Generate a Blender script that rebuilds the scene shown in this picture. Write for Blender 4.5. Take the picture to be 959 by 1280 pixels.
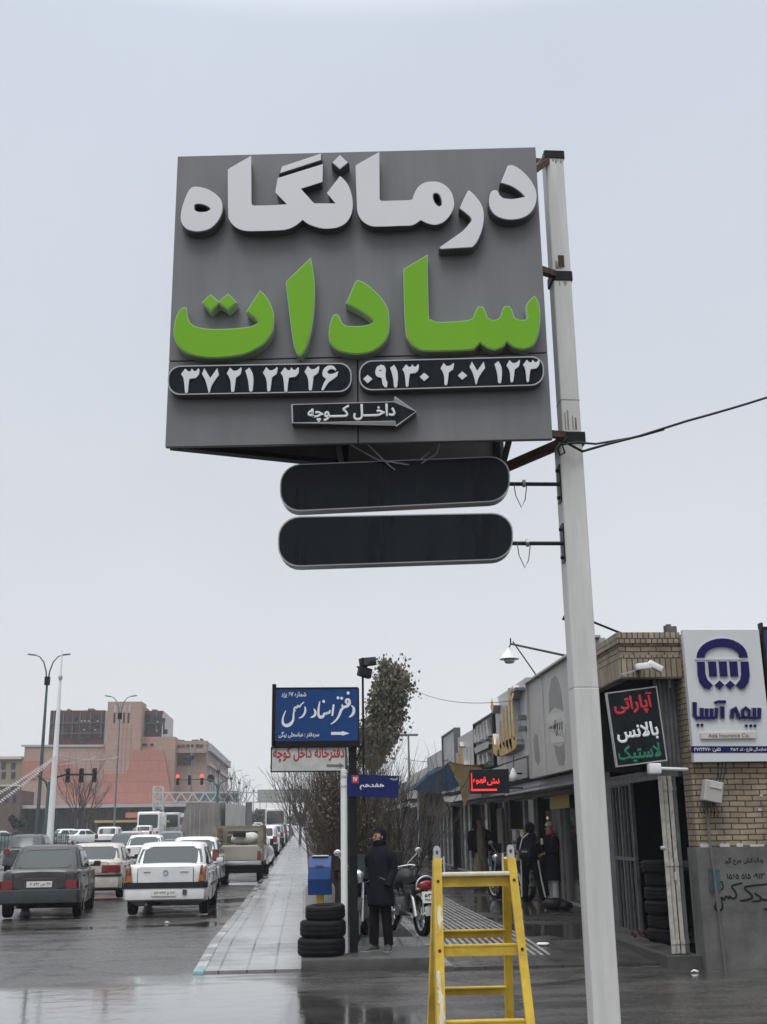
import bpy, bmesh, math, random
from mathutils import Vector, Matrix
R = math.radians
for o in list(bpy.data.objects):
    bpy.data.objects.remove(o)
S = bpy.context.scene
COL = S.collection

# ------------------------------------------------------------------ camera
EYE, PITCH, YAW, ROLL, FPX = 1.72, R(16.0), R(4.15), R(0.8), 1386.0
_r0 = Vector((math.cos(YAW), -math.sin(YAW), 0))
CF = Vector((math.sin(YAW)*math.cos(PITCH), math.cos(YAW)*math.cos(PITCH), math.sin(PITCH)))
_u0 = _r0.cross(CF)
CR = math.cos(ROLL)*_r0 - math.sin(ROLL)*_u0
CU = math.sin(ROLL)*_r0 + math.cos(ROLL)*_u0
CAMLOC = Vector((0, 0, EYE))
cam = bpy.data.cameras.new('camera')
cam.sensor_fit = 'VERTICAL'; cam.sensor_height = 36.0
cam.lens = 36.0*FPX/1280.0
cam.clip_start = 0.05; cam.clip_end = 6000
cob = bpy.data.objects.new('camera', cam); COL.objects.link(cob)
m3 = Matrix((CR, CU, -CF)).transposed()
cob.matrix_world = Matrix.Translation(CAMLOC) @ m3.to_4x4()
S.camera = cob

# ------------------------------------------------------------------ world + sun
SUN_EL, SUN_AZ = R(62), R(200)          # azimuth clockwise from +Y: behind the camera
W = bpy.data.worlds.new('World'); S.world = W; W.use_nodes = True
nt = W.node_tree; nt.nodes.clear()
out = nt.nodes.new('ShaderNodeOutputWorld')
sky = nt.nodes.new('ShaderNodeTexSky'); sky.sky_type = 'NISHITA'; sky.sun_disc = False
sky.sun_elevation = SUN_EL; sky.sun_rotation = SUN_AZ
b1 = nt.nodes.new('ShaderNodeBackground'); b1.inputs['Strength'].default_value = 0.05
hs = nt.nodes.new('ShaderNodeHueSaturation'); hs.inputs['Saturation'].default_value = 0.25
nt.links.new(sky.outputs[0], hs.inputs['Color']); nt.links.new(hs.outputs[0], b1.inputs[0])
tc = nt.nodes.new('ShaderNodeTexCoord'); sx = nt.nodes.new('ShaderNodeSeparateXYZ')
nt.links.new(tc.outputs['Generated'], sx.inputs[0])
rmp = nt.nodes.new('ShaderNodeValToRGB'); cr = rmp.color_ramp
cr.elements[0].position = 0.0; cr.elements[0].color = (0.375, 0.380, 0.385, 1)
cr.elements[1].position = 1.0; cr.elements[1].color = (2.0, 2.05, 2.12, 1)
for p, c in ((0.17, (0.385, 0.395, 0.415)), (0.40, (0.405, 0.430, 0.478)), (0.64, (0.425, 0.470, 0.545)), (0.80, (1.45, 1.50, 1.57))):
    e = cr.elements.new(p); e.color = (*c, 1)
nt.links.new(sx.outputs['Z'], rmp.inputs[0])
cn = nt.nodes.new('ShaderNodeTexNoise'); cn.inputs['Scale'].default_value = 2.2; cn.inputs['Detail'].default_value = 5
nt.links.new(tc.outputs['Generated'], cn.inputs['Vector'])
mr = nt.nodes.new('ShaderNodeMapRange'); mr.inputs['From Min'].default_value = 0.3; mr.inputs['From Max'].default_value = 0.7
mr.inputs['To Min'].default_value = 0.94; mr.inputs['To Max'].default_value = 1.05
nt.links.new(cn.outputs[0], mr.inputs[0])
mxs = nt.nodes.new('ShaderNodeVectorMath'); mxs.operation = 'SCALE'
nt.links.new(rmp.outputs[0], mxs.inputs[0]); nt.links.new(mr.outputs[0], mxs.inputs['Scale'])
b2 = nt.nodes.new('ShaderNodeBackground'); b2.inputs['Strength'].default_value = 1.0
nt.links.new(mxs.outputs[0], b2.inputs[0])
ad = nt.nodes.new('ShaderNodeAddShader')
nt.links.new(b1.outputs[0], ad.inputs[0]); nt.links.new(b2.outputs[0], ad.inputs[1])
nt.links.new(ad.outputs[0], out.inputs[0])
sl = bpy.data.lights.new('sun', 'SUN'); sl.energy = 1.3; sl.angle = R(30); sl.color = (1.0, 0.97, 0.93)
so = bpy.data.objects.new('sun', sl); COL.objects.link(so)
sd = Vector((math.sin(SUN_AZ)*math.cos(SUN_EL), math.cos(SUN_AZ)*math.cos(SUN_EL), math.sin(SUN_EL)))
so.rotation_euler = sd.to_track_quat('Z', 'Y').to_euler()
so.location = (0, -10, 40)
S.view_settings.view_transform = 'Standard'
try: S.view_settings.look = 'None'
except Exception: pass
S.view_settings.exposure = 0.2; S.view_settings.gamma = 1.0
S.view_settings.use_curve_mapping = False
S.render.engine = 'CYCLES'
S.cycles.use_denoising = True
S.cycles.max_bounces = 6; S.cycles.glossy_bounces = 3; S.cycles.diffuse_bounces = 3
S.cycles.transparent_max_bounces = 6
S.cycles.caustics_reflective = False; S.cycles.caustics_refractive = False
S.cycles.sample_clamp_indirect = 4.0

# ------------------------------------------------------------------ helpers
rng = random.Random(7)
def gz(y):
    return 0.0 if y < 25 else 0.009*(min(y, 320)-25)
def pv(y):
    return gz(y)+0.13

def mat(name, col, rough=0.6, metal=0.0, var=0.0, scale=6.0, bump=0.0, bscale=60.0, spec=0.3, rvar=0.0, coat=0.0, dirt=None, coords='Object', st=None):
    """Principled surface with noise in colour, roughness and relief."""
    m = bpy.data.materials.new(name); m.use_nodes = True
    n = m.node_tree.nodes; l = m.node_tree.links; p = n['Principled BSDF']
    p.inputs['Base Color'].default_value = (*col, 1); p.inputs['Roughness'].default_value = rough
    p.inputs['Metallic'].default_value = metal; p.inputs['Specular IOR Level'].default_value = spec
    p.inputs['Coat Weight'].default_value = coat; p.inputs['Coat Roughness'].default_value = 0.06
    t = n.new('ShaderNodeTexCoord')
    if var or rvar or dirt:
        z = n.new('ShaderNodeTexNoise'); z.inputs['Scale'].default_value = scale; z.inputs['Detail'].default_value = 6
        z.inputs['Roughness'].default_value = 0.62
        if st:
            mp = n.new('ShaderNodeMapping'); mp.inputs['Scale'].default_value = st; l.new(t.outputs[coords], mp.inputs[0]); l.new(mp.outputs[0], z.inputs['Vector'])
        else: l.new(t.outputs[coords], z.inputs['Vector'])
        if var or dirt:
            r = n.new('ShaderNodeValToRGB'); r.color_ramp.elements[0].position = 0.3; r.color_ramp.elements[1].position = 0.7
            lo = dirt if dirt else tuple(c*(1-var) for c in col)
            r.color_ramp.elements[0].color = (*lo, 1)
            r.color_ramp.elements[1].color = (*(tuple(min(1, c*(1+var*0.6)) for c in col)), 1)
            l.new(z.outputs[0], r.inputs[0]); l.new(r.outputs[0], p.inputs['Base Color'])
        if rvar:
            q = n.new('ShaderNodeMapRange'); q.inputs['From Min'].default_value = 0.3; q.inputs['From Max'].default_value = 0.7
            q.inputs['To Min'].default_value = max(0.02, rough-rvar); q.inputs['To Max'].default_value = min(1, rough+rvar)
            l.new(z.outputs[0], q.inputs[0]); l.new(q.outputs[0], p.inputs['Roughness'])
    if bump:
        z2 = n.new('ShaderNodeTexNoise'); z2.inputs['Scale'].default_value = bscale; z2.inputs['Detail'].default_value = 4
        l.new(t.outputs[coords], z2.inputs['Vector'])
        b = n.new('ShaderNodeBump'); b.inputs['Strength'].default_value = bump; b.inputs['Distance'].default_value = 0.01
        l.new(z2.outputs[0], b.inputs['Height']); l.new(b.outputs[0], p.inputs['Normal'])
    return m

def emat(name, col, st):
    m = bpy.data.materials.new(name); m.use_nodes = True
    p = m.node_tree.nodes['Principled BSDF']
    p.inputs['Base Color'].default_value = (*col, 1); p.inputs['Roughness'].default_value = 0.4
    p.inputs['Emission Color'].default_value = (*col, 1); p.inputs['Emission Strength'].default_value = st
    return m

class MB:
    """collects shapes, then links them as ONE mesh object"""
    def __init__(s):
        s.bm = bmesh.new(); s.mi = 0
    def _f(s, vs):
        try:
            f = s.bm.faces.new(vs); f.material_index = s.mi; return f
        except ValueError:
            return None
    def box(s, c, d, rot=None, bev=0.0, seg=2):
        r = bmesh.ops.create_cube(s.bm, size=1.0)
        vs = r['verts']
        M = Matrix.Translation(Vector(c)) @ ((rot.to_4x4() if rot else Matrix.Identity(4)))
        M = M @ Matrix.Diagonal((d[0], d[1], d[2], 1))
        bmesh.ops.transform(s.bm, matrix=M, verts=vs)
        for f in {f for v in vs for f in v.link_faces}: f.material_index = s.mi
        if bev:
            es = list({e for v in vs for e in v.link_edges})
            bmesh.ops.bevel(s.bm, geom=es, offset=bev, segments=seg, affect='EDGES', profile=0.5, material=-1)
        return s
    def bar(s, a, b, w, h=None, up=(0, 0, 1)):
        a = Vector(a); b = Vector(b); d = b-a; L = d.length
        if L < 1e-6: return s
        z = d.normalized(); u = Vector(up)
        if abs(z.dot(u)) > 0.98: u = Vector((0, 1, 0))
        x = u.cross(z).normalized(); y = z.cross(x)
        M = Matrix((x, y, z)).transposed()
        return s.box((a+b)/2, (w, h or w, L), rot=M)
    def tube(s, pts, r, seg=6, cap=True):
        pts = [Vector(p) for p in pts]; n = len(pts)
        rs = r if isinstance(r, (list, tuple)) else [r]*n
        rings = []; ref = None
        for i, p in enumerate(pts):
            d = (pts[min(i+1, n-1)]-pts[max(i-1, 0)])
            if d.length < 1e-9: d = Vector((0, 0, 1))
            d.normalize()
            if ref is None:
                ref = Vector((0, 0, 1)) if abs(d.z) < 0.9 else Vector((1, 0, 0))
            x = ref-d*ref.dot(d)
            if x.length < 1e-5: x = d.orthogonal()
            x.normalize(); y = d.cross(x); ref = x
            rings.append([s.bm.verts.new(p+(x*math.cos(2*math.pi*k/seg)+y*math.sin(2*math.pi*k/seg))*rs[i]) for k in range(seg)])
        for i in range(n-1):
            for k in range(seg):
                s._f((rings[i][k], rings[i][(k+1) % seg], rings[i+1][(k+1) % seg], rings[i+1][k]))
        if cap:
            s._f(rings[0][::-1]); s._f(rings[-1])
        return s
    def loft(s, rings, cap=True, closed=False):
        rv = [[s.bm.verts.new(Vector(p)) for p in r] for r in rings]; n = len(rv[0])
        for i in range(len(rv)-1 + (1 if closed else 0)):
            a = rv[i]; b = rv[(i+1) % len(rv)]
            for k in range(n):
                s._f((a[k], a[(k+1) % n], b[(k+1) % n], b[k]))
        if cap and not closed:
            s._f(rv[0][::-1]); s._f(rv[-1])
        return s
    def lathe(s, prof, c=(0, 0, 0), seg=16, axis='Z', closed=False):
        """prof: (radius, height) pairs around an axis through c"""
        c = Vector(c); rings = []
        for r, h in prof:
            ring = []
            for k in range(seg):
                a = 2*math.pi*k/seg; u, v = max(r, 1e-4)*math.cos(a), max(r, 1e-4)*math.sin(a)
                p = {'Z': (u, v, h), 'X': (h, u, v), 'Y': (v, h, u)}[axis]
                ring.append(c+Vector(p))
            rings.append(ring)
        return s.loft(rings, cap=not closed, closed=closed)
    def ball(s, c, r, seg=10, sc=(1, 1, 1)):
        q = bmesh.ops.create_uvsphere(s.bm, u_segments=seg, v_segments=max(6, seg*2//3), radius=1.0)
        M = Matrix.Translation(Vector(c)) @ Matrix.Diagonal((r*sc[0], r*sc[1], r*sc[2], 1))
        bmesh.ops.transform(s.bm, matrix=M, verts=q['verts'])
        for f in {f for v in q['verts'] for f in v.link_faces}: f.material_index = s.mi; f.smooth = True
        return s
    def plate(s, pts, thick, nrm=None):
        """solid plate: polygon pts (3D) pushed back along its normal"""
        pts = [Vector(p) for p in pts]
        if nrm is None:
            nrm = Vector((0, 0, 0))
            for i in range(len(pts)):
                nrm += (pts[i]-pts[0]).cross(pts[(i+1) % len(pts)]-pts[0])
        nrm = Vector(nrm).normalized()
        return s.loft([[p-nrm*thick for p in pts], pts])
    def quad(s, *pts):
        s._f([s.bm.verts.new(Vector(p)) for p in pts]); return s
    def build(s, name, mats, parent=None, loc=None, rot=None, ang=0.6, smooth=True):
        bmesh.ops.recalc_face_normals(s.bm, faces=s.bm.faces[:])
        me = bpy.data.meshes.new(name); s.bm.to_mesh(me); s.bm.free()
        return link_mesh(name, me, mats, parent, loc, rot, ang, smooth)

def _each(s, name, mats, parent=None, **k):
    """one object per loose piece"""
    bm = s.bm; bm.verts.index_update(); seen = set(); groups = []
    for v in bm.verts:
        if v in seen: continue
        st_, g = [v], []
        seen.add(v)
        while st_:
            u = st_.pop(); g.append(u)
            for e in u.link_edges:
                w = e.other_vert(u)
                if w not in seen: seen.add(w); st_.append(w)
        groups.append(g)
    o = []
    for g in groups:
        b = MB(); mp = {v: b.bm.verts.new(v.co) for v in g}
        for f in {f for v in g for f in v.link_faces}:
            nf = b.bm.faces.new([mp[v] for v in f.verts]); nf.material_index = f.material_index
        o.append(b.build(name, mats, parent, **k))
    bm.free(); return o
MB.each = _each
def link_mesh(name, me, mats, parent=None, loc=None, rot=None, ang=0.6, smooth=True):
    me.name = name
    for m in (mats if isinstance(mats, (list, tuple)) else [mats]): me.materials.append(m)
    if smooth:
        for p in me.polygons: p.use_smooth = True
        me.set_sharp_from_angle(angle=ang)
    o = bpy.data.objects.new(name, me); COL.objects.link(o)
    if parent is not None: o.parent = parent
    if loc is not None: o.location = loc
    if rot is not None: o.rotation_euler = rot
    return o

def tag(o, label=None, cat=None, group=None, kind=None):
    if label: o['label'] = label
    if cat: o['category'] = cat
    if group: o['group'] = group
    if kind: o['kind'] = kind
    return o
def thing(name, label, cat, loc=(0, 0, 0), rz=0.0, group=None):
    o = bpy.data.objects.new(name, None); COL.objects.link(o)
    o.location = loc; o.rotation_euler = (0, 0, rz); o.empty_display_size = 0.2
    return tag(o, label, cat, group)
def kids(o): return [c for c in bpy.data.objects if c.parent == o]
def dup(o, loc=None, rz=None, label=None, parent=None):
    c = o.copy(); COL.objects.link(c)
    if parent is not None: c.parent = parent
    if loc is not None: c.location = loc
    if rz is not None: c.rotation_euler = (0, 0, rz)
    if label: c['label'] = label
    for ch in kids(o): dup(ch, parent=c)
    return c
def repaint(root, old, new):
    for c in [root]+kids(root):
        if c.type == 'MESH':
            for sl_ in c.material_slots:
                if sl_.material == old:
                    sl_.link = 'OBJECT'; sl_.material = new

# --- Persian shaping for the built-in font
_F = {'ا': 'ﺍﺎ', 'آ': 'ﺁﺂ', 'ب': 'ﺏﺐﺑﺒ', 'پ': 'ﭖﭗﭘﭙ', 'ت': 'ﺕﺖﺗﺘ', 'ج': 'ﺝﺞﺟﺠ', 'چ': 'ﭺﭻﭼﭽ', 'خ': 'ﺥﺦﺧﺨ',
      'د': 'ﺩﺪ', 'ر': 'ﺭﺮ', 'ز': 'ﺯﺰ', 'س': 'ﺱﺲﺳﺴ', 'ش': 'ﺵﺶﺷﺸ', 'ص': 'ﺹﺺﺻﺼ', 'ع': 'ﻉﻊﻋﻌ', 'ف': 'ﻑﻒﻓﻔ', 'ق': 'ﻕﻖﻗﻘ',
      'ک': 'ﮎﮏﮐﮑ', 'گ': 'ﮒﮓﮔﮕ', 'ل': 'ﻝﻞﻟﻠ', 'م': 'ﻡﻢﻣﻤ', 'ن': 'ﻥﻦﻧﻨ', 'و': 'ﻭﻮ', 'ه': 'ﻩﻪﻫﻬ', 'ی': 'ﯼﯽﯾﯿ', 'ـ': 'ــــ'}
def shape(t):
    t = t.replace('لا', '\u0001'); F = dict(_F); F['\u0001'] = 'ﻻﻼ'; o = []
    for i, ch in enumerate(t):
        if ch not in F: o.append(ch); continue
        pj = i > 0 and t[i-1] in F and len(F[t[i-1]]) == 4
        nj = i+1 < len(t) and t[i+1] in F and len(F[ch]) == 4
        f = F[ch]
        o.append(f[3] if pj and nj else f[1] if pj else f[2] if nj else f[0])
    # right to left, numbers kept left to right
    import re
    return re.sub('[۰-۹]+', lambda q: q.group(0)[::-1], ''.join(o)[::-1])
def lettering(s_, w, h, m, parent, loc, rz=0.0, bold=0.02, depth=0.004, name='lettering', ry=0.0, latin=False):
    """raised writing facing -Y of its parent, fitted to w x h metres, centred on loc"""
    c = bpy.data.curves.new('writing', 'FONT'); c.body = s_ if latin else shape(s_)
    c.size = 1.0; c.bevel_depth = bold; c.bevel_resolution = 0; c.resolution_u = 3; c.extrude = 0.01
    t = bpy.data.objects.new('writing', c); COL.objects.link(t)
    bpy.context.view_layer.update()
    me = bpy.data.meshes.new_from_object(t.evaluated_get(bpy.context.evaluated_depsgraph_get()))
    bpy.data.objects.remove(t); bpy.data.curves.remove(c)
    xs = [v.co.x for v in me.vertices]; ys = [v.co.y for v in me.vertices]; zs = [v.co.z for v in me.vertices]
    fx, fy = w/(max(xs)-min(xs)), h/(max(ys)-min(ys)); cx, cy = (max(xs)+min(xs))/2, (max(ys)+min(ys))/2
    zm = max(zs)-min(zs)
    for v in me.vertices:
        v.co = ((v.co.x-cx)*fx, -(v.co.z-min(zs))/zm*depth, (v.co.y-cy)*fy)
    me.materials.clear()
    return link_mesh(name, me, m, parent, loc, (0, ry, rz), smooth=False)

def smooth_poly(pts, corner=38, sub=4):
    P = [Vector(p) for p in pts]; n = len(P); o = []
    def isc(i):
        a = P[i]-P[i-1]; b = P[(i+1) % n]-P[i]
        return a.length > 1e-9 and b.length > 1e-9 and a.angle(b) > R(corner)
    cs = [isc(i) for i in range(n)]
    for i in range(n):
        p0, p1, p2, p3 = P[i-1], P[i], P[(i+1) % n], P[(i+2) % n]
        if cs[i]: p0 = p1
        if cs[(i+1) % n]: p3 = p2
        if cs[i] and cs[(i+1) % n]:
            o.append(p1); continue
        for k in range(sub):
            t = k/sub
            o.append(0.5*((2*p1)+(p2-p0)*t+(2*p0-5*p1+4*p2-p3)*t*t+(3*p1-p0-3*p2+p3)*t**3))
    return o
def flat_shape(outlines, y0, depth, bev=0.0, smoothing=True, inset=0.0):
    """outlines (x,z) -> solid mesh facing -Y whose back lies at y0"""
    c = bpy.data.curves.new('outline', 'CURVE'); c.dimensions = '2D'; c.fill_mode = 'BOTH'
    c.extrude = depth/2-bev; c.bevel_depth = bev; c.bevel_resolution = 1; c.offset = -bev-inset
    for ol in outlines:
        q = smooth_poly(ol) if smoothing else [Vector(p) for p in ol]
        sp = c.splines.new('POLY'); sp.points.add(len(q)-1)
        for i, p in enumerate(q): sp.points[i].co = (p[0], p[1], 0, 1)
        sp.use_cyclic_u = True
    t = bpy.data.objects.new('outline', c); COL.objects.link(t)
    bpy.context.view_layer.update()
    me = bpy.data.meshes.new_from_object(t.evaluated_get(bpy.context.evaluated_depsgraph_get()))
    bpy.data.objects.remove(t); bpy.data.curves.remove(c)
    for v in me.vertices: v.co = (v.co.x, y0-depth/2-v.co.z, v.co.y)
    return me
def brush(strokes, mapf, y0, depth):
    """pen strokes of varying width [(x,z,w)...] as thin raised ribbons"""
    b = MB()
    for i, st in enumerate(strokes):
        P = [Vector((p[0], p[1])) for p in st]; w = [p[2] for p in st]; L = []; Rr = []
        for k in range(len(P)):
            d = P[min(k+1, len(P)-1)]-P[max(k-1, 0)]
            d = d.normalized() if d.length > 1e-6 else Vector((1, 0))
            nn = Vector((-d.y, d.x))*w[k]/2
            L.append(mapf(P[k]+nn)); Rr.append(mapf(P[k]-nn))
        y = y0-depth-0.0006*i
        rings = [[(L[k][0], y0, L[k][1]), (L[k][0], y, L[k][1]), (Rr[k][0], y, Rr[k][1]), (Rr[k][0], y0, Rr[k][1])] for k in range(len(P))]
        b.loft(rings)
    return b
def rrect(x0, z0, x1, z1, r, n=5):
    o = []
    for cx, cz, a in ((x1-r, z1-r, 0), (x0+r, z1-r, 90), (x0+r, z0+r, 180), (x1-r, z0+r, 270)):
        for k in range(n+1):
            t = R(a+90*k/n); o.append((cx+r*math.cos(t), cz+r*math.sin(t)))
    return o
def skin(name, verts, edges, radii, m, parent, sub=1, root=0, flat=1.0):
    me = bpy.data.meshes.new('skeleton'); me.from_pydata([Vector(v) for v in verts], edges, [])
    t = bpy.data.objects.new('skeleton', me); COL.objects.link(t)
    md = t.modifiers.new('skin', 'SKIN'); md.use_smooth_shade = True; md.branch_smoothing = 0.3
    if sub: sm = t.modifiers.new('sub', 'SUBSURF'); sm.levels = sub; sm.render_levels = sub
    for i, r in enumerate(radii):
        rr = r if isinstance(r, tuple) else (r, r)
        me.skin_vertices[0].data[i].radius = rr
        me.skin_vertices[0].data[i].use_root = (i == root)
    bpy.context.view_layer.update()
    m2 = bpy.data.meshes.new_from_object(t.evaluated_get(bpy.context.evaluated_depsgraph_get()))
    bpy.data.objects.remove(t); bpy.data.meshes.remove(me)
    m2.materials.clear()
    return link_mesh(name, m2, m, parent, ang=3.2)

# ------------------------------------------------------------------ materials
def wet_ground(name, col, dry, wet, puddles, sp=(0.45, 1.0), streak=1.0, dv=0.12, cw=1.0, tile=None, tcol=None, grain=0.5, gs=90, pthr=(0.46, 0.56), pscale=0.16):
    """damp paving: noise drives where the film of water lies; water is smooth, the rest is rough"""
    m = bpy.data.materials.new(name); m.use_nodes = True
    n = m.node_tree.nodes; l = m.node_tree.links; p = n['Principled BSDF']
    t = n.new('ShaderNodeTexCoord')
    mp = n.new('ShaderNodeMapping'); mp.inputs['Scale'].default_value = (0.7/streak, 0.8*streak, 1.0); l.new(t.outputs['Object'], mp.inputs[0])
    big = n.new('ShaderNodeTexNoise'); big.inputs['Scale'].default_value = pscale*2; big.inputs['Detail'].default_value = 7; big.inputs['Roughness'].default_value = 0.58
    big.inputs['Distortion'].default_value = 0.4
    l.new(mp.outputs[0], big.inputs['Vector'])
    acc = big.outputs[0]
    for (px, py, rx, ry, amt) in puddles:                    # low spots where water gathers
        mm = n.new('ShaderNodeMapping'); mm.vector_type = 'TEXTURE'
        mm.inputs['Location'].default_value = (px, py, 0); mm.inputs['Scale'].default_value = (rx, ry, 50)
        l.new(t.outputs['Object'], mm.inputs[0])
        g = n.new('ShaderNodeTexGradient'); g.gradient_type = 'SPHERICAL'; l.new(mm.outputs[0], g.inputs[0])
        ma = n.new('ShaderNodeMath'); ma.operation = 'MULTIPLY_ADD'; ma.inputs[1].default_value = amt
        l.new(g.outputs['Fac'], ma.inputs[0]); l.new(acc, ma.inputs[2]); acc = ma.outputs[0]
    pm = n.new('ShaderNodeMapRange'); pm.interpolation_type = 'SMOOTHSTEP'
    pm.inputs['From Min'].default_value = pthr[0]; pm.inputs['From Max'].default_value = pthr[1]
    l.new(acc, pm.inputs[0])
    fine = n.new('ShaderNodeTexNoise'); fine.inputs['Scale'].default_value = 1.6; fine.inputs['Detail'].default_value = 8; fine.inputs['Roughness'].default_value = 0.65
    l.new(mp.outputs[0], fine.inputs['Vector'])
    cr_ = n.new('ShaderNodeValToRGB'); cr_.color_ramp.elements[0].position = 0.3; cr_.color_ramp.elements[1].position = 0.72
    cr_.color_ramp.elements[0].color = (*(c*0.6 for c in col), 1); cr_.color_ramp.elements[1].color = (*(c*1.35 for c in col), 1)
    l.new(fine.outputs[0], cr_.inputs[0]); colsock = cr_.outputs[0]
    hsock = None
    if tile:
        br = n.new('ShaderNodeTexBrick'); br.offset = tile[2]; br.inputs['Scale'].default_value = 1.0
        br.inputs['Brick Width'].default_value = tile[0]; br.inputs['Row Height'].default_value = tile[1]
        br.inputs['Mortar Size'].default_value = 0.016; br.inputs['Mortar Smooth'].default_value = 0.3
        br.inputs['Color1'].default_value = (1, 1, 1, 1); br.inputs['Color2'].default_value = (0.90, 0.90, 0.91, 1); br.inputs['Mortar'].default_value = (*(tcol or (0.35, 0.35, 0.35)), 1)
        l.new(t.outputs['Object'], br.inputs['Vector'])
        mx = n.new('ShaderNodeMix'); mx.data_type = 'RGBA'; mx.blend_type = 'MULTIPLY'; mx.inputs[0].default_value = 1.0
        l.new(colsock, mx.inputs[6]); l.new(br.outputs['Color'], mx.inputs[7]); colsock = mx.outputs[2]; hsock = br.outputs['Fac']
    if not tile:                                             # hairline cracks and grit
        vr = n.new('ShaderNodeTexVoronoi'); vr.feature = 'DISTANCE_TO_EDGE'; vr.inputs['Scale'].default_value = 0.33
        wv = n.new('ShaderNodeVectorMath'); wv.operation = 'MULTIPLY_ADD'; wv.inputs[1].default_value = (0.9, 0.9, 0); l.new(fine.outputs['Color'], wv.inputs[0]); l.new(t.outputs['Object'], wv.inputs[2]); l.new(wv.outputs[0], vr.inputs['Vector'])
        ck_ = n.new('ShaderNodeMapRange'); ck_.inputs['From Max'].default_value = 0.016; ck_.inputs['To Min'].default_value = 0.35; l.new(vr.outputs['Distance'], ck_.inputs[0])
        gt_ = n.new('ShaderNodeTexNoise'); gt_.inputs['Scale'].default_value = 22; gt_.inputs['Detail'].default_value = 4; l.new(t.outputs['Object'], gt_.inputs['Vector'])
        gm = n.new('ShaderNodeMapRange'); gm.inputs['From Min'].default_value = 0.3; gm.inputs['From Max'].default_value = 0.75; gm.inputs['To Min'].default_value = 0.6; gm.inputs['To Max'].default_value = 1.7; l.new(gt_.outputs[0], gm.inputs[0])
        mu = n.new('ShaderNodeMath'); mu.operation = 'MULTIPLY'; l.new(ck_.outputs[0], mu.inputs[0]); l.new(gm.outputs[0], mu.inputs[1])
        cs_ = n.new('ShaderNodeVectorMath'); cs_.operation = 'SCALE'; l.new(colsock, cs_.inputs[0]); l.new(mu.outputs[0], cs_.inputs['Scale']); colsock = cs_.outputs[0]
    l.new(colsock, p.inputs['Base Color'])
    fr = n.new('ShaderNodeMapRange'); fr.inputs['From Min'].default_value = 0.3; fr.inputs['From Max'].default_value = 0.7
    fr.inputs['To Min'].default_value = max(0.06, dry-dv); fr.inputs['To Max'].default_value = dry+dv
    l.new(fine.outputs[0], fr.inputs[0])
    rm = n.new('ShaderNodeMix'); rm.data_type = 'FLOAT'; l.new(pm.outputs[0], rm.inputs[0]); l.new(fr.outputs[0], rm.inputs[2]); rm.inputs[3].default_value = wet
    l.new(rm.outputs[0], p.inputs['Roughness'])
    sm_ = n.new('ShaderNodeMapRange'); sm_.inputs['To Min'].default_value = sp[0]; sm_.inputs['To Max'].default_value = sp[1]
    l.new(pm.outputs[0], sm_.inputs[0]); l.new(sm_.outputs[0], p.inputs['Specular IOR Level'])
    cm_ = n.new('ShaderNodeMath'); cm_.operation = 'MULTIPLY'; cm_.inputs[1].default_value = cw; l.new(pm.outputs[0], cm_.inputs[0]); l.new(cm_.outputs[0], p.inputs['Coat Weight']); p.inputs['Coat Roughness'].default_value = wet; p.inputs['Coat IOR'].default_value = 1.4
    gr = n.new('ShaderNodeTexNoise'); gr.inputs['Scale'].default_value = gs; gr.inputs['Detail'].default_value = 3
    l.new(t.outputs['Object'], gr.inputs['Vector'])
    inv = n.new('ShaderNodeMath'); inv.operation = 'MULTIPLY_ADD'; inv.inputs[1].default_value = -grain; inv.inputs[2].default_value = grain
    l.new(pm.outputs[0], inv.inputs[0])
    bp = n.new('ShaderNodeBump'); bp.inputs['Distance'].default_value = 0.006
    l.new(inv.outputs[0], bp.inputs['Strength']); l.new(gr.outputs[0], bp.inputs['Height'])
    rp_ = n.new('ShaderNodeTexNoise'); rp_.inputs['Scale'].default_value = 3.5; rp_.inputs['Detail'].default_value = 5
    l.new(t.outputs['Object'], rp_.inputs['Vector'])
    b3_ = n.new('ShaderNodeBump'); b3_.inputs['Distance'].default_value = 0.012; b3_.inputs['Strength'].default_value = 0.34
    l.new(rp_.outputs[0], b3_.inputs['Height']); l.new(bp.outputs[0], b3_.inputs['Normal'])
    nsock = b3_.outputs[0]
    if hsock is not None:
        b2_ = n.new('ShaderNodeBump'); b2_.inputs['Distance'].default_value = 0.004; b2_.inputs['Strength'].default_value = 0.5; b2_.invert = True
        l.new(hsock, b2_.inputs['Height']); l.new(nsock, b2_.inputs['Normal']); nsock = b2_.outputs[0]
    l.new(nsock, p.inputs['Normal'])
    return m

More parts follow.
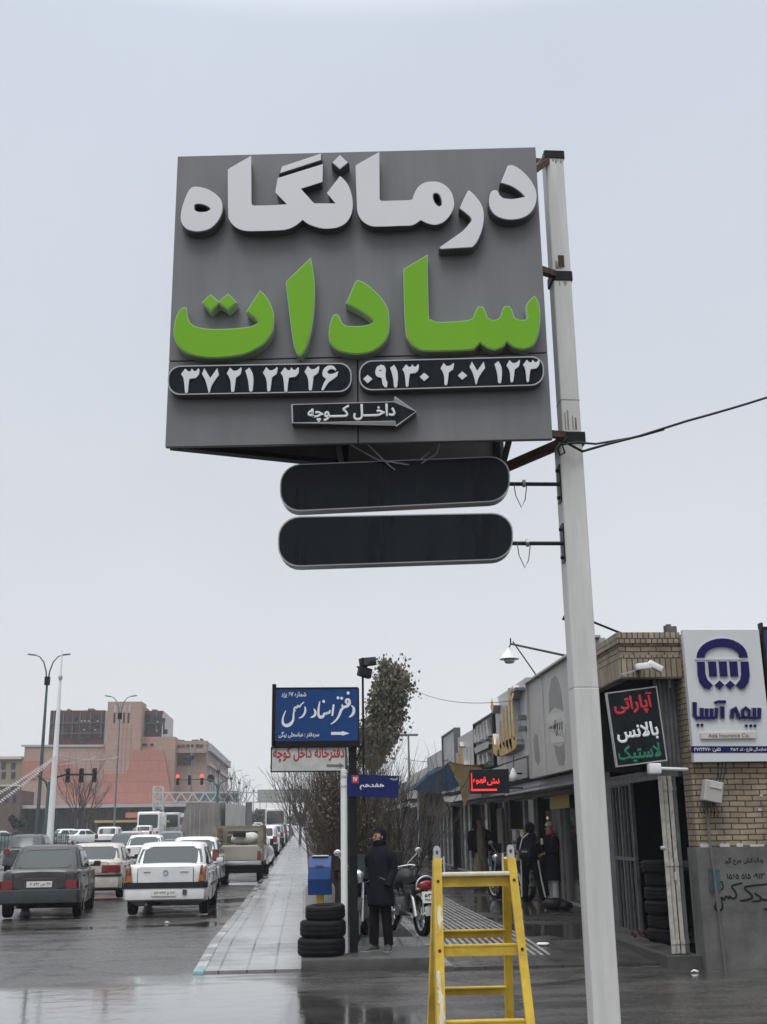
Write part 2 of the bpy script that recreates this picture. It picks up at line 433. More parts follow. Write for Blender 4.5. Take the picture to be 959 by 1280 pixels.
def brick_mat(name, c1, c2, mortar, bw=0.21, rh=0.085, ms=0.011, dirt=0.4, axis='X'):
    m = bpy.data.materials.new(name); m.use_nodes = True
    n = m.node_tree.nodes; l = m.node_tree.links; p = n['Principled BSDF']
    t = n.new('ShaderNodeTexCoord'); sp = n.new('ShaderNodeSeparateXYZ'); cb = n.new('ShaderNodeCombineXYZ')
    l.new(t.outputs['Object'], sp.inputs[0])
    ad_ = n.new('ShaderNodeMath'); ad_.operation = 'ADD'; l.new(sp.outputs['X'], ad_.inputs[0]); l.new(sp.outputs['Y'], ad_.inputs[1])
    l.new(ad_.outputs[0], cb.inputs[0]); l.new(sp.outputs['Z'], cb.inputs[1])
    wob = n.new('ShaderNodeTexNoise'); wob.inputs['Scale'].default_value = 3.0
    l.new(cb.outputs[0], wob.inputs['Vector'])
    vm = n.new('ShaderNodeVectorMath'); vm.operation = 'MULTIPLY_ADD'; vm.inputs[1].default_value = (0.02, 0.02, 0); l.new(wob.outputs['Color'], vm.inputs[0]); l.new(cb.outputs[0], vm.inputs[2])
    br = n.new('ShaderNodeTexBrick'); br.inputs['Scale'].default_value = 1.0; br.inputs['Brick Width'].default_value = bw; br.inputs['Row Height'].default_value = rh
    br.inputs['Mortar Size'].default_value = ms; br.inputs['Mortar Smooth'].default_value = 0.25; br.inputs['Bias'].default_value = -0.1
    br.inputs['Color1'].default_value = (*c1, 1); br.inputs['Color2'].default_value = (*c2, 1); br.inputs['Mortar'].default_value = (*mortar, 1)
    l.new(vm.outputs[0], br.inputs['Vector'])
    z = n.new('ShaderNodeTexNoise'); z.inputs['Scale'].default_value = 2.2; z.inputs['Detail'].default_value = 8; z.inputs['Roughness'].default_value = 0.7
    l.new(cb.outputs[0], z.inputs['Vector'])
    mr_ = n.new('ShaderNodeMapRange'); mr_.inputs['From Min'].default_value = 0.3; mr_.inputs['From Max'].default_value = 0.68; mr_.inputs['To Min'].default_value = 1-dirt; mr_.inputs['To Max'].default_value = 1.12
    l.new(z.outputs[0], mr_.inputs[0])
    sc_ = n.new('ShaderNodeVectorMath'); sc_.operation = 'SCALE'; l.new(br.outputs['Color'], sc_.inputs[0]); l.new(mr_.outputs[0], sc_.inputs['Scale'])
    l.new(sc_.outputs[0], p.inputs['Base Color']); p.inputs['Roughness'].default_value = 0.85
    bp = n.new('ShaderNodeBump'); bp.invert = True; bp.inputs['Strength'].default_value = 0.9; bp.inputs['Distance'].default_value = 0.012
    l.new(br.outputs['Fac'], bp.inputs['Height']); l.new(bp.outputs[0], p.inputs['Normal'])
    return m

def ribbed(name, col, pitch, rough=0.4, axis=2, metal=0.0, depth=0.02, var=0.15):
    """corrugated or slatted sheet: ridges in relief only"""
    m = mat(name, col, rough, metal, var=var, scale=3)
    n = m.node_tree.nodes; l = m.node_tree.links; p = n['Principled BSDF']
    t = n.new('ShaderNodeTexCoord'); w = n.new('ShaderNodeTexWave'); w.bands_direction = 'XYZ'[axis]; w.wave_profile = 'SIN'
    w.inputs['Scale'].default_value = 2*math.pi/pitch/20.0
    l.new(t.outputs['Object'], w.inputs['Vector'])
    b = n.new('ShaderNodeBump'); b.inputs['Strength'].default_value = 0.8; b.inputs['Distance'].default_value = depth
    l.new(w.outputs['Fac'], b.inputs['Height']); l.new(b.outputs[0], p.inputs['Normal'])
    return m

M = {}
M['asphalt'] = wet_ground('wet asphalt', (0.056, 0.053, 0.049), 0.27, 0.07, [(-1.4, 12.9, 2.6, 3.0, 0.50), (-5.0, 11.8, 4.5, 3.0, 0.42), (-5, 18.5, 8.0, 4.5, -0.30), (-1.9, 24, 0.5, 9, 0.12), (2.5, 13.5, 3.0, 2.5, -0.10)], sp=(0.26, 0.9), cw=0.6, streak=1.6, dv=0.15, pthr=(0.50, 0.62))
M['pave'] = wet_ground('wet paving slabs', (0.22, 0.22, 0.218), 0.36, 0.22, [(-0.7, 20, 1.3, 9, 0.18), (-0.6, 45, 1.3, 20, 0.15)], sp=(0.6, 0.85), cw=0.6, dv=0.16, pthr=(0.42, 0.60), tile=(0.36, 0.36, 0.0), tcol=(0.28, 0.28, 0.28), grain=0.25, pscale=0.3)
M['shoppave'] = wet_ground('wet shop paving', (0.050, 0.046, 0.043), 0.34, 0.10, [(4.0, 22, 1.6, 6, 0.1)], sp=(0.35, 0.7), cw=0.5, tile=(0.33, 0.33, 0.0), tcol=(0.4, 0.4, 0.4), grain=0.25, pscale=0.3)
M['kerb'] = wet_ground('kerb stone', (0.21, 0.21, 0.205), 0.42, 0.12, [], tile=(30, 0.6, 0.0), tcol=(0.3, 0.3, 0.3), grain=0.4, pscale=0.8)
M['kerbblue'] = mat('worn turquoise kerb paint', (0.20, 0.33, 0.34), 0.4, var=0.35, scale=9)
M['concrete'] = mat('damp concrete', (0.058, 0.057, 0.055), 0.5, var=0.4, scale=4, bump=0.4, rvar=0.2)
M['concgrey'] = mat('weathered concrete', (0.27, 0.255, 0.24), 0.8, var=0.35, scale=0.9, bump=0.3)
M['soil'] = mat('wet soil', (0.03, 0.026, 0.022), 0.7, var=0.5, scale=8, bump=1.0, bscale=20)
M['tactile'] = mat('worn tactile strip', (0.26, 0.25, 0.235), 0.35, var=0.4, scale=5, rvar=0.15)
M['panel'] = mat('grey composite panel', (0.158, 0.162, 0.168), 0.42, var=0.13, scale=2.2, rvar=0.08, st=(2.5, 2.5, 0.25))
M['panelback'] = mat('panel back sheet', (0.05, 0.045, 0.042), 0.6, var=0.3, scale=3)
M['acrylic'] = mat('white acrylic letter face', (0.63, 0.63, 0.655), 0.35, var=0.04, scale=1)
M['trimmetal'] = mat('letter return metal', (0.10, 0.105, 0.11), 0.38, 0.2, var=0.1)
M['green'] = mat('green acrylic letter face', (0.155, 0.385, 0.016), 0.35, var=0.05, scale=1, spec=0.2)
M['greentrim'] = mat('bright letter edge', (0.36, 0.46, 0.30), 0.35)
M['navy'] = mat('dark blue black box face', (0.009, 0.012, 0.017), 0.32, var=0.5, scale=3, spec=0.12, rvar=0.15, st=(2.5, 2.5, 0.5))
M['edge'] = mat('aluminium edge', (0.36, 0.36, 0.36), 0.35, 0.5, var=0.1)
M['num'] = mat('white numeral face', (0.62, 0.63, 0.65), 0.4)
M['pole'] = mat('dirty white painted steel', (0.55, 0.55, 0.53), 0.45, var=0.16, scale=3.0, rvar=0.08, bump=0.1, bscale=12, st=(3, 3, 0.3))
M['poledirt'] = mat('soot stained steel', (0.27, 0.245, 0.205), 0.7, var=0.5, scale=9)
M['rust'] = mat('rusty steel', (0.075, 0.042, 0.024), 0.8, var=0.5, scale=12, bump=0.3)
M['black'] = mat('black painted steel', (0.012, 0.012, 0.013), 0.45, var=0.3, scale=6, spec=0.15)
M['blackrub'] = mat('black rubber', (0.009, 0.009, 0.010), 0.6, var=0.35, scale=7, bump=0.2, spec=0.12)
M['blackplastic'] = mat('black plastic', (0.022, 0.024, 0.027), 0.4, var=0.2, scale=5, spec=0.15)
M['yellow'] = mat('chipped yellow paint', (0.60, 0.42, 0.05), 0.45, var=0.2, scale=7, bump=0.25, bscale=30, dirt=(0.36, 0.235, 0.03))
M['yellowworn'] = mat('bare worn paint', (0.56, 0.53, 0.42), 0.5, var=0.25, scale=14)
M['chrome'] = mat('galvanised steel', (0.55, 0.56, 0.57), 0.28, 0.8, var=0.15, scale=20)
M['whitepaint'] = mat('white paint', (0.70, 0.71, 0.70), 0.4, var=0.08, scale=3)
M['cream'] = mat('cream panel', (0.36, 0.345, 0.32), 0.45, var=0.08, scale=1.5)
M['glassdark'] = mat('window glass', (0.012, 0.015, 0.016), 0.06, spec=0.8)
M['glassteal'] = mat('tinted car glass', (0.024, 0.036, 0.037), 0.05, spec=0.55)
M['blue'] = mat('blue enamel', (0.010, 0.050, 0.18), 0.35, var=0.15, scale=4)
M['darkblue'] = mat('dark blue sign enamel', (0.008, 0.018, 0.10), 0.35, var=0.15, scale=4, spec=0.2)
M['white'] = mat('white lettering', (0.72, 0.73, 0.74), 0.5)
M['redtxt'] = mat('red lettering', (0.42, 0.045, 0.05), 0.5, var=0.25, scale=8)
M['redlit'] = emat('red led', (1.0, 0.03, 0.03), 1.6)
M['leddim'] = emat('dim red led', (0.5, 0.05, 0.05), 0.25)
M['sigred'] = emat('lit red signal', (1.0, 0.08, 0.06), 1.3)
M['dirtwhite'] = mat('stained white board', (0.48, 0.48, 0.46), 0.5, var=0.22, scale=5)
M['brick'] = brick_mat('pale yellow brick', (0.36, 0.285, 0.195), (0.25, 0.195, 0.13), (0.06, 0.05, 0.042), bw=0.21, rh=0.070, ms=0.008, dirt=0.6)
M['brickv'] = brick_mat('soldier brick', (0.33, 0.27, 0.195), (0.235, 0.19, 0.13), (0.06, 0.05, 0.04), bw=0.075, rh=0.26, ms=0.008)
M['plaster'] = mat('grey cement render', (0.115, 0.117, 0.108), 0.8, var=0.42, scale=2.4, bump=0.5, bscale=18)
M['darkin'] = mat('painted shade', (0.02, 0.02, 0.02), 0.8, var=0.3, spec=0.1)  # near-black colour stands in for shade in rooms and under canopies
M['gatewhite'] = mat('worn cream gate paint', (0.42, 0.40, 0.36), 0.5, var=0.35, scale=10)
M['gategrey'] = mat('grey gate steel', (0.10, 0.105, 0.11), 0.5, var=0.4, scale=6)
M['shutter'] = ribbed('roller shutter', (0.20, 0.20, 0.20), 0.09, 0.5)
M['alu'] = mat('aluminium frame', (0.33, 0.34, 0.345), 0.4, 0.3, var=0.15)
M['gold'] = mat('gold letter sheet', (0.55, 0.34, 0.06), 0.3, 0.6, var=0.35, scale=9)
M['shadegrey'] = mat('grey letter sheet', (0.15, 0.15, 0.15), 0.4, 0.1, var=0.2)
M['hoard'] = mat('beige hoarding sheet', (0.33, 0.32, 0.305), 0.45, var=0.10, scale=1.1)
M['hoardshape'] = mat('grey hoarding print', (0.17, 0.165, 0.155), 0.45, var=0.2, scale=3)
M['hoardlight'] = mat('light hoarding print', (0.40, 0.39, 0.375), 0.45, var=0.1, scale=3)
M['silverboard'] = mat('silver signboard sheet', (0.40, 0.41, 0.425), 0.35, 0.2, var=0.12, scale=2)
M['darkboard'] = mat('dark green grey board', (0.10, 0.11, 0.10), 0.4, var=0.4, scale=6)
M['poster'] = mat('yellow poster', (0.47, 0.40, 0.12), 0.5, var=0.1)
M['logoblue'] = mat('navy logo face', (0.012, 0.011, 0.085), 0.35, var=0.1, spec=0.12)
M['tunic_'] = mat('beige door curtain', (0.26, 0.22, 0.17), 0.8, var=0.3, scale=3)
M['shopglass'] = mat('grey green shop glass', (0.035, 0.042, 0.040), 0.08, spec=0.6)
M['insboard'] = mat('pale grey insurance board', (0.56, 0.575, 0.59), 0.35, var=0.05, scale=1)
M['lightcream'] = mat('cream letter strip', (0.52, 0.48, 0.43), 0.5, var=0.1)
M['tileblue'] = mat('blue tarpaulin', (0.04, 0.095, 0.165), 0.6, var=0.3, scale=5, bump=0.4, bscale=8)
M['tiletan'] = mat('tan tarpaulin', (0.33, 0.255, 0.14), 0.7, var=0.35, scale=5, bump=0.4, bscale=8)
M['clothgrey'] = mat('greyish cloth', (0.20, 0.18, 0.17), 0.9, var=0.3, scale=4, bump=0.5, bscale=6)

# ------------------------------------------------------------------ ground
def strip(name, x0, x1, ys, m, off, label=None, zf=gz, **k):
    b = MB()
    for i in range(len(ys)-1):
        a, c = ys[i], ys[i+1]
        b.quad((x0, a, zf(a)+off), (x1, a, zf(a)+off), (x1, c, zf(c)+off), (x0, c, zf(c)+off))
    bmesh.ops.remove_doubles(b.bm, verts=b.bm.verts[:], dist=1e-4)
    o = b.build(name, m, ang=1.2); tag(o, kind='structure'); return o
strip('ground', -600, 600, [-150, -20, 0, 12, 25, 60, 120, 220, 320, 800, 1200], M['asphalt'], 0.0)
YS = [15.5, 25, 60, 120, 220, 320, 420]
def drop(y):
    return 0.105*max(0.0, min(1.0, (18.0-y)/2.4))
def slab(name, x0, x1, ys, m, top, bottom=-0.2, dr=0):
    b = MB(); rings = []
    for y in ys:
        rings.append([(x0, y, gz(y)+bottom), (x1, y, gz(y)+bottom), (x1, y, gz(y)+top-dr*drop(y)), (x0, y, gz(y)+top-dr*drop(y))])
    b.loft(rings); o = b.build(name, m, ang=0.5); tag(o, kind='structure'); return o
slab('pavement', -1.26, 1.75, [15.3, 15.6, 18.0]+YS[1:], M['pave'], 0.13, dr=1)
slab('shop_pavement', 1.90, 12.0, [15.0, 15.6, 18.0]+YS[1:], M['shoppave'], 0.126, dr=0.85)
slab('kerb', -1.40, -1.262, [15.3, 15.6, 18.0]+YS[1:], M['kerb'], 0.138, dr=1)
slab('inner_kerb', 1.752, 1.898, [15.0, 15.6, 18.0]+YS[1:], M['kerb'], 0.14, dr=0.85)
b = MB(); b.box((-1.33, 15.5, -0.06), (0.15, 0.5, 0.20), bev=0.03); tag(b.build('kerb_corner', M['kerbblue']), kind='structure')
b = MB(); b.box((0.86, 15.86, -0.02), (1.775, 1.45, 0.345), bev=0.03); tag(b.build('concrete_footing_slab', M['concrete']), kind='structure')
strip('planting_strip', 0.15, 1.70, [18.2, 25, 60, 120, 220, 320], M['soil'], 0.136)
# tactile guide bars
b = MB()
for k in range(14):
    x = 2.02+0.1*k
    for (y0, y1) in ((16.0, 17.98), (18.02, 24.9), (25.05, 33)):
        z0, z1 = pv(y0)-0.85*drop(y0), pv(y1)-0.85*drop(y1)
        b.plate([(x, y0, z0+0.006), (x+0.045, y0, z0+0.006), (x+0.045, y1, z1+0.006), (x, y1, z1+0.006)], 0.012)
tag(b.build('tactile_paving', M['tactile'], smooth=False), kind='structure')

def tracer(loc, rz):
    """turns a point of the photograph into (x, z) on the face y = const of a thing standing at loc, turned rz"""
    Rm = Matrix.Rotation(-rz, 3, 'Z'); o = Rm @ (CAMLOC-Vector(loc))
    def f(px, py, y=0.0):
        d = Rm @ (CF + CR*((px-479.5)/FPX) + CU*((640-py)/FPX))
        t = (y-o.y)/d.y; q = o+d*t
        return (q.x, q.z)
    return f
def crop(ox, oy, s):
    return lambda pts: [(ox+a/s, oy+c/s) for a, c in pts]

# ------------------------------------------------------------------ clinic billboard on its steel pole
BL = Vector((-1.065, 8.0, 4.52)); BRZ = math.atan2(-0.27, 2.905); BW, BH = 2.917, 2.515
sign = thing('billboard', 'large grey two-sided clinic billboard with raised white and green letters on the tall white pole', 'billboard', BL, BRZ)
tr = tracer(BL, BRZ)
b = MB()
xm = BW*0.5; zs = 0.70
g = 0.004
for (x0, x1, z0, z1) in ((0, xm-g, 0, zs-g), (xm+g, BW, 0, zs-g), (0, BW, zs+g, BH)):
    b.box(((x0+x1)/2, 0.02, (z0+z1)/2), (x1-x0, 0.04, z1-z0), bev=0.004, seg=1)
b.build('front_panel', M['panel'], sign)
b = MB(); b.box((BW/2, 0.055, BH/2), (BW-0.02, 0.028, BH-0.02)); b.build('backing_frame', M['black'], sign)
# rear face of the V: starts at the left edge and opens to the right
back = [(0.02, 0.09), (2.65, 1.16)]
b = MB(); d = Vector((back[1][0]-back[0][0], back[1][1]-back[0][1])); ang = math.atan2(d.y, d.x)
b.box(((back[0][0]+back[1][0])/2, (back[0][1]+back[1][1])/2, BH/2-0.02), (d.length, 0.04, BH-0.06), rot=Matrix.Rotation(ang, 3, 'Z'))
b.build('rear_panel', M['panelback'], sign)
b = MB()
for t_ in (0.02, 0.5, 0.98):
    x, y = back[0][0]+d.x*t_, back[0][1]+d.y*t_-0.05
    b.box((x, y, BH/2-0.02), (0.045, 0.045, BH-0.08))
for z in (0.03, BH-0.05):
    b.bar((0.1, 0.075, z), (2.62, 1.09, z), 0.04); b.bar((1.3, 0.08, z), (1.3, 0.52, z), 0.04); b.bar((2.6, 0.08, z), (2.6, 1.05, z), 0.04)
b.build('inner_frame', M['black'], sign)
b = MB()
b.tube([(1.35, 0.1, 0.05), (1.6, 0.2, -0.07), (1.9, 0.25, -0.11), (2.05, 0.2, -0.03), (2.08, 0.15, 0.06)], 0.007)
b.tube([(1.5, 0.1, 0.05), (1.7, 0.2, -0.13), (1.78, 0.3, -0.16), (2.0, 0.3, 0.02)], 0.006)
b.build('loose_cable', M['alu'], sign)
LD = 0.105
c3 = crop(280, 180, 5.641); c4 = crop(435, 180, 6.85); c5 = crop(540, 190, 6.393); c2 = crop(210, 180, 7.377)
c6 = crop(205, 310, 4.795); c7 = crop(395, 310, 5.994); c8 = crop(495, 310, 4.918)
white_letters = [
 [c2([(205,405),(235,388),(280,388),(340,400),(400,425),(455,465),(495,510),(510,570),(505,630),(480,690),(440,745),(390,785),(330,805),(270,812),(215,805),(165,785),(125,740),(110,690),(115,620),(130,560),(155,490),(180,435)]),
  c2([(250,565),(275,557),(320,562),(360,578),(385,598),(360,615),(310,622),(265,615),(248,598)])],
 [c3([(35,195),(45,175),(185,95),(187,425),(205,440),(330,438),(460,430),(370,338),(385,245),(690,150),(688,262),(530,312),(632,425),(802,425),(735,345),(820,235),(855,270),(882,320),(900,400),(895,480),(860,545),(800,580),(720,590),(660,580),(600,558),(555,525),(500,570),(440,595),(370,602),(200,607),(130,600),(80,575),(45,530),(37,480)])],
 [c3([(387,213),(405,155),(690,60),(690,115)])],
 [c3([(818,70),(882,130),(818,183),(757,130)])],
 [c4([(75,200),(85,180),(260,82),(263,478),(285,495),(400,492),(530,487),(560,475),(580,420),(610,370),(660,338),(720,328),(780,335),(835,365),(880,420),(900,500),(890,560),(855,620),(805,665),(745,683),(690,672),(650,655),(622,635),(590,665),(540,688),(450,692),(240,698),(170,680),(120,640),(92,580),(85,500)]),
  c4([(735,430),(755,424),(780,440),(797,485),(798,520),(780,530),(752,505),(735,465)])],
 [c5([(285,300),(310,308),(350,345),(395,405),(418,470),(420,550),(400,640),(365,720),(325,765),(70,780),(55,765),(75,745),(190,665),(250,620),(310,550),(300,520),(215,450),(250,370)])],
 [c5([(600,105),(640,98),(690,120),(750,170),(800,230),(835,300),(843,370),(825,440),(780,500),(710,535),(630,545),(560,535),(500,505),(460,450),(450,390),(460,330),(480,303),(510,298),(532,310),(545,340),(575,365),(650,370),(735,355),(700,320),(630,275),(542,248),(570,180)])],
]
green_letters = [
 [c6([(70,420),(90,375),(115,352),(135,355),(140,400),(155,440),(190,468),(260,482),(350,483),(440,478),(520,468),(565,445),(540,415),(492,380),(530,320),(575,250),(610,285),(640,335),(658,390),(658,450),(645,510),(605,570),(545,610),(470,640),(370,655),(270,658),(180,645),(120,620),(80,580),(60,530),(57,480)])],
 [c6([(225,325),(278,275),(330,318),(385,270),(438,325),(385,373),(330,335),(280,380)])],
 [c6([(730,200),(880,55),(895,130),(903,220),(900,350),(885,480),(855,590),(820,648),(800,640),(780,590),(765,500),(745,340)])],
 [c7([(310,235),(370,262),(430,310),(490,370),(530,430),(548,500),(550,600),(535,665),(490,730),(420,775),(330,795),(240,790),(160,765),(110,715),(95,650),(100,590),(115,530),(130,497),(155,492),(175,510),(195,555),(225,580),(300,583),(380,575),(430,555),(425,540),(360,490),(290,450),(222,415),(260,330),(290,260)])],
 [c8([(45,128),(195,38),(202,400),(215,435),(250,452),(350,450),(440,442),(475,425),(490,385),(505,358),(535,358),(550,385),(565,425),(590,440),(620,437),(640,420),(655,375),(670,355),(700,355),(715,380),(730,425),(755,438),(795,440),(812,420),(798,350),(830,310),(855,290),(880,340),(888,410),(885,480),(870,550),(840,600),(790,622),(740,615),(705,598),(683,577),(655,610),(610,628),(570,618),(540,600),(518,582),(490,610),(450,628),(200,635),(130,618),(85,580),(60,520),(50,350)])],
]
def inset_face(name, outl, face, body, y0, depth, parent, edge=0.0):
    """channel letter: a return (body) with the coloured face set on it, 4 mm proud"""
    a = flat_shape(outl, y0, depth-0.006, bev=0.0)
    o = link_mesh(name, a, body, parent, ang=0.9)
    f_ = flat_shape(outl, y0-depth+0.006, 0.006, bev=0.002, inset=0.006)
    link_mesh('letter_face', f_, face, o, ang=0.9)
    return o
for outl in white_letters:
    inset_face('letter', [[tr(x, y, -LD) for x, y in ol] for ol in outl], M['acrylic'], M['trimmetal'], 0.0, LD, sign)
for outl in green_letters:
    q = [[tr(x, y, -LD) for x, y in ol] for ol in outl]
    o = inset_face('letter', q, M['green'], M['greentrim'], 0.0, LD, sign)
# number boxes
def rquad_px(q, r, n=6):
    """rounded quadrilateral through four photo corners (TL, TR, BR, BL); r as a fraction of its height"""
    (ax, ay), (bx, by), (cx, cy), (dx, dy) = q
    h = math.hypot(dx-ax, dy-ay); w = math.hypot(bx-ax, by-ay); ru, rv = r*h/w, r
    o = []
    for uu, vv, a in ((ru, rv, 180), (1-ru, rv, 270), (1-ru, 1-rv, 0), (ru, 1-rv, 90)):
        for k in range(n+1):
            t = R(a+90*k/n); u = uu+ru*math.cos(t); v = vv+rv*math.sin(t)
            o.append((ax*(1-u)*(1-v)+bx*u*(1-v)+cx*u*v+dx*(1-u)*v, ay*(1-u)*(1-v)+by*u*(1-v)+cy*u*v+dy*(1-u)*v))
    return o
BD = 0.09
def raised_box(name, pxs, parent, t_, d=BD, face=M['navy']):
    out_ = [t_(x, y, -d) for x, y in pxs]
    o = link_mesh(name, flat_shape([out_], 0.0, d, smoothing=False), M['trimmetal'], parent, ang=0.6)
    cx = sum(p[0] for p in out_)/len(out_); cz = sum(p[1] for p in out_)/len(out_)
    xs = max(p[0] for p in out_)-min(p[0] for p in out_); zs_ = max(p[1] for p in out_)-min(p[1] for p in out_)
    inn = [(cx+(p[0]-cx)*(1-0.016/xs*2*0.55), cz+(p[1]-cz)*(1-0.016/zs_*2*0.55)) for p in out_]
    link_mesh('edge_trim', flat_shape([out_, inn], -d, 0.005, smoothing=False), M['edge'], o, ang=0.6)
    link_mesh('face', flat_shape([inn], -d+0.002, 0.004, smoothing=False), face, o, ang=0.6)
    return o
boxl = raised_box('number_box', rquad_px([(210, 457.6), (439.7, 453.5), (439.7, 490), (210, 494)], 0.42), sign, tr)
boxr = raised_box('number_box', rquad_px([(449, 451.3), (680, 445.2), (680, 481.8), (449, 488.6)], 0.42), sign, tr)
ca = crop(205, 440, 7.672); cb_ = crop(320, 440, 7.672); cc = crop(440, 435, 7.672)
DG = {
 '۳': ca([(165,212),(205,160),(235,188),(255,185),(268,160),(290,185),(310,182),(330,158),(340,165),(335,215),(305,250),(245,258),(235,320),(230,385),(215,397),(203,385),(195,300),(185,245)]),
 '۷': ca([(365,210),(388,155),(445,250),(512,155),(527,220),(490,270),(455,330),(440,388),(428,390),(415,330),(395,265)]),
 '۲': ca([(603,205),(635,150),(665,180),(690,180),(715,170),(738,148),(745,165),(735,215),(690,248),(682,320),(673,378),(655,385),(645,370),(640,290),(625,240)]),
 '۱': ca([(820,150),(850,205),(858,280),(850,370),(832,383),(818,370),(810,290),(795,225),(780,180)]),
 '۶': cb_([(720,130),(750,140),(770,170),(765,180),(740,165),(710,165),(685,185),(690,205),(720,212),(760,200),(790,183),(780,230),(740,262),(700,290),(670,330),(650,365),(632,368),(630,355),(650,300),(675,258),(645,235),(638,205),(650,165),(685,135)]),
 '۹': cc([(280,160),(310,170),(325,205),(322,260),(330,310),(340,330),(335,378),(315,375),(295,345),(285,285),(250,278),(228,255),(225,220),(240,180)]),
 '۰': cc([(150,258),(197,297),(150,338),(108,297)]),
}
NINE_HOLE = cc([(258,215),(272,207),(288,215),(275,224)])
def digit(ch, ax, ay, k, parent):
    p0 = DG[ch][0]; outl = [[(ax+(x-p0[0])*k, ay+(y-p0[1])*k) for x, y in DG[ch]]]
    if ch == '۹': outl.append([(ax+(x-p0[0])*k, ay+(y-p0[1])*k) for x, y in NINE_HOLE])
    q = [[tr(x, y, -BD-0.012) for x, y in ol] for ol in outl]
    link_mesh('numeral', flat_shape(q, -BD-0.001, 0.013), M['num'], parent, ang=0.9)
for ch, x, y in (('۳', 226.5, 467.6), ('۷', 252.6, 467.4), ('۲', 283.6, 466.7), ('۱', 311.9, 459.6), ('۲', 328.7, 466.1), ('۳', 350.9, 466.1), ('۲', 380.7, 464.8), ('۶', *DG['۶'][0])):
    digit(ch, x, y, 1.0, boxl)
for ch, x, y, k in (('۰', 459.6, 468.6, 1), ('۹', *DG['۹'][0], 1), ('۱', 492.8, 456.1, 0.95), ('۳', 503, 461.7, 0.91), ('۰', 530.3, 466, 1), ('۲', 550.8, 460.4, 0.91), ('۰', 577.9, 464.3, 1), ('۷', 587.1, 458.7, 0.92), ('۱', 623, 451.5, 0.92), ('۲', 633.2, 456.7, 0.91), ('۳', 653.8, 456, 0.91)):
    digit(ch, x, y, k, boxr)
ce = crop(355, 490, 5.48)
arrow = raised_box('arrow_box', ce([(50,85),(757,66),(760,30),(908,135),(768,240),(765,203),(55,215)]), sign, tr)
# writing on the arrow: read off the photograph
def fit_px(s_, x0, x1, y0, y1, t_, d, m, parent, bold=0.02, depth=0.006, name='lettering', ry=0.0):
    a = t_(x0, (y0+y1)/2, -d); c = t_(x1, (y0+y1)/2, -d); u = t_((x0+x1)/2, y0, -d); v = t_((x0+x1)/2, y1, -d)
    return lettering(s_, c[0]-a[0], u[1]-v[1], m, parent, ((a[0]+c[0])/2, -d+0.001, (u[1]+v[1])/2), bold=bold, depth=depth, name=name, ry=ry)
fit_px('داخـــل', 441.5, 494.5, 505, 525.5, tr, BD+0.003, M['num'], arrow, bold=0.035)
fit_px('کـــوچه', 384.5, 437, 506.5, 528, tr, BD+0.003, M['num'], arrow, bold=0.035)

pole = thing('sign_pole', 'tall square white steel pole with sooty collars carrying the clinic billboard', 'pole', (2.045, 8.09, 0))
b = MB(); b.box((0, 0, 1.36), (0.186, 0.186, 2.68), bev=0.008, seg=1); b.build('lower_tube', M['pole'], pole)
b = MB(); b.box((0.0, 0, 3.65), (0.182, 0.182, 1.90), bev=0.008, seg=1)
b.box((0, 0, 2.705), (0.180, 0.180, 0.008)); b.build('middle_tube', M['pole'], pole)
b = MB(); b.box((0.018, -0.005, 5.90), (0.150, 0.15, 2.60), bev=0.006, seg=1); b.build('upper_tube', M['pole'], pole)
b = MB(); b.box((0.018, -0.005, 4.95), (0.153, 0.153, 0.006)); b.build('weld_seam', M['poledirt'], pole)
b = MB()
for z, h in ((4.63, 0.10), (6.03, 0.09), (7.16, 0.08)):
    b.box((0.018, 0, z), (0.20 if z < 5 else 0.172, 0.20 if z < 5 else 0.172, h), bev=0.006, seg=1)
b.each('collar', M['black'], pole)
b = MB(); b.box((0.018, -0.0805, 6.16), (0.05, 0.004, 0.11)); b.build('slot', M['rust'], pole)
b = MB()
for z in (4.67, 6.06, 7.14):
    b.bar((-0.02, -0.03, z), (-0.215, -0.25, z-0.07 if z < 7 else z-0.26), 0.06, 0.05)
b.bar((-0.06, -0.06, 7.14), (-0.20, -0.20, 6.92), 0.03); b.bar((-0.02, 0.0, 7.13), (-0.20, -0.02, 7.13), 0.05, 0.04)
b.bar((-0.05, 0.02, 4.62), (-0.56, 0.95, 4.62), 0.075, 0.06)
b.each('bracket_arm', M['rust'], pole)
b = MB()
random.seed(3)
for z0, z1, w_ in ((4.70, 4.93, 0.10), (6.09, 6.22, 0.1), (5.92, 5.985, 0.09), (7.06, 7.115, 0.12)):
    for k in range(5):
        x = 0.018+random.uniform(-w_/2, w_/2); L_ = (z1-z0)*random.uniform(0.2, 0.7)
        zz = z0 if z0 in (4.70, 6.09) else z1-L_
        b.box((x, -0.0815+0.0002*k, zz+L_/2), (random.uniform(0.006, 0.02), 0.002, L_))
b.each('soot_streak', M['poledirt'], pole)
b = MB()
b.box((0, 0, 0.012), (0.42, 0.42, 0.024), bev=0.004, seg=1)
for sx_ in (-1, 1):
    for sy_ in (-1, 1): b.lathe([(0.018, 0.0), (0.018, 0.05)], (sx_*0.16, sy_*0.16, 0.024), 6)
b.build('base_plate', M['rust'], pole)

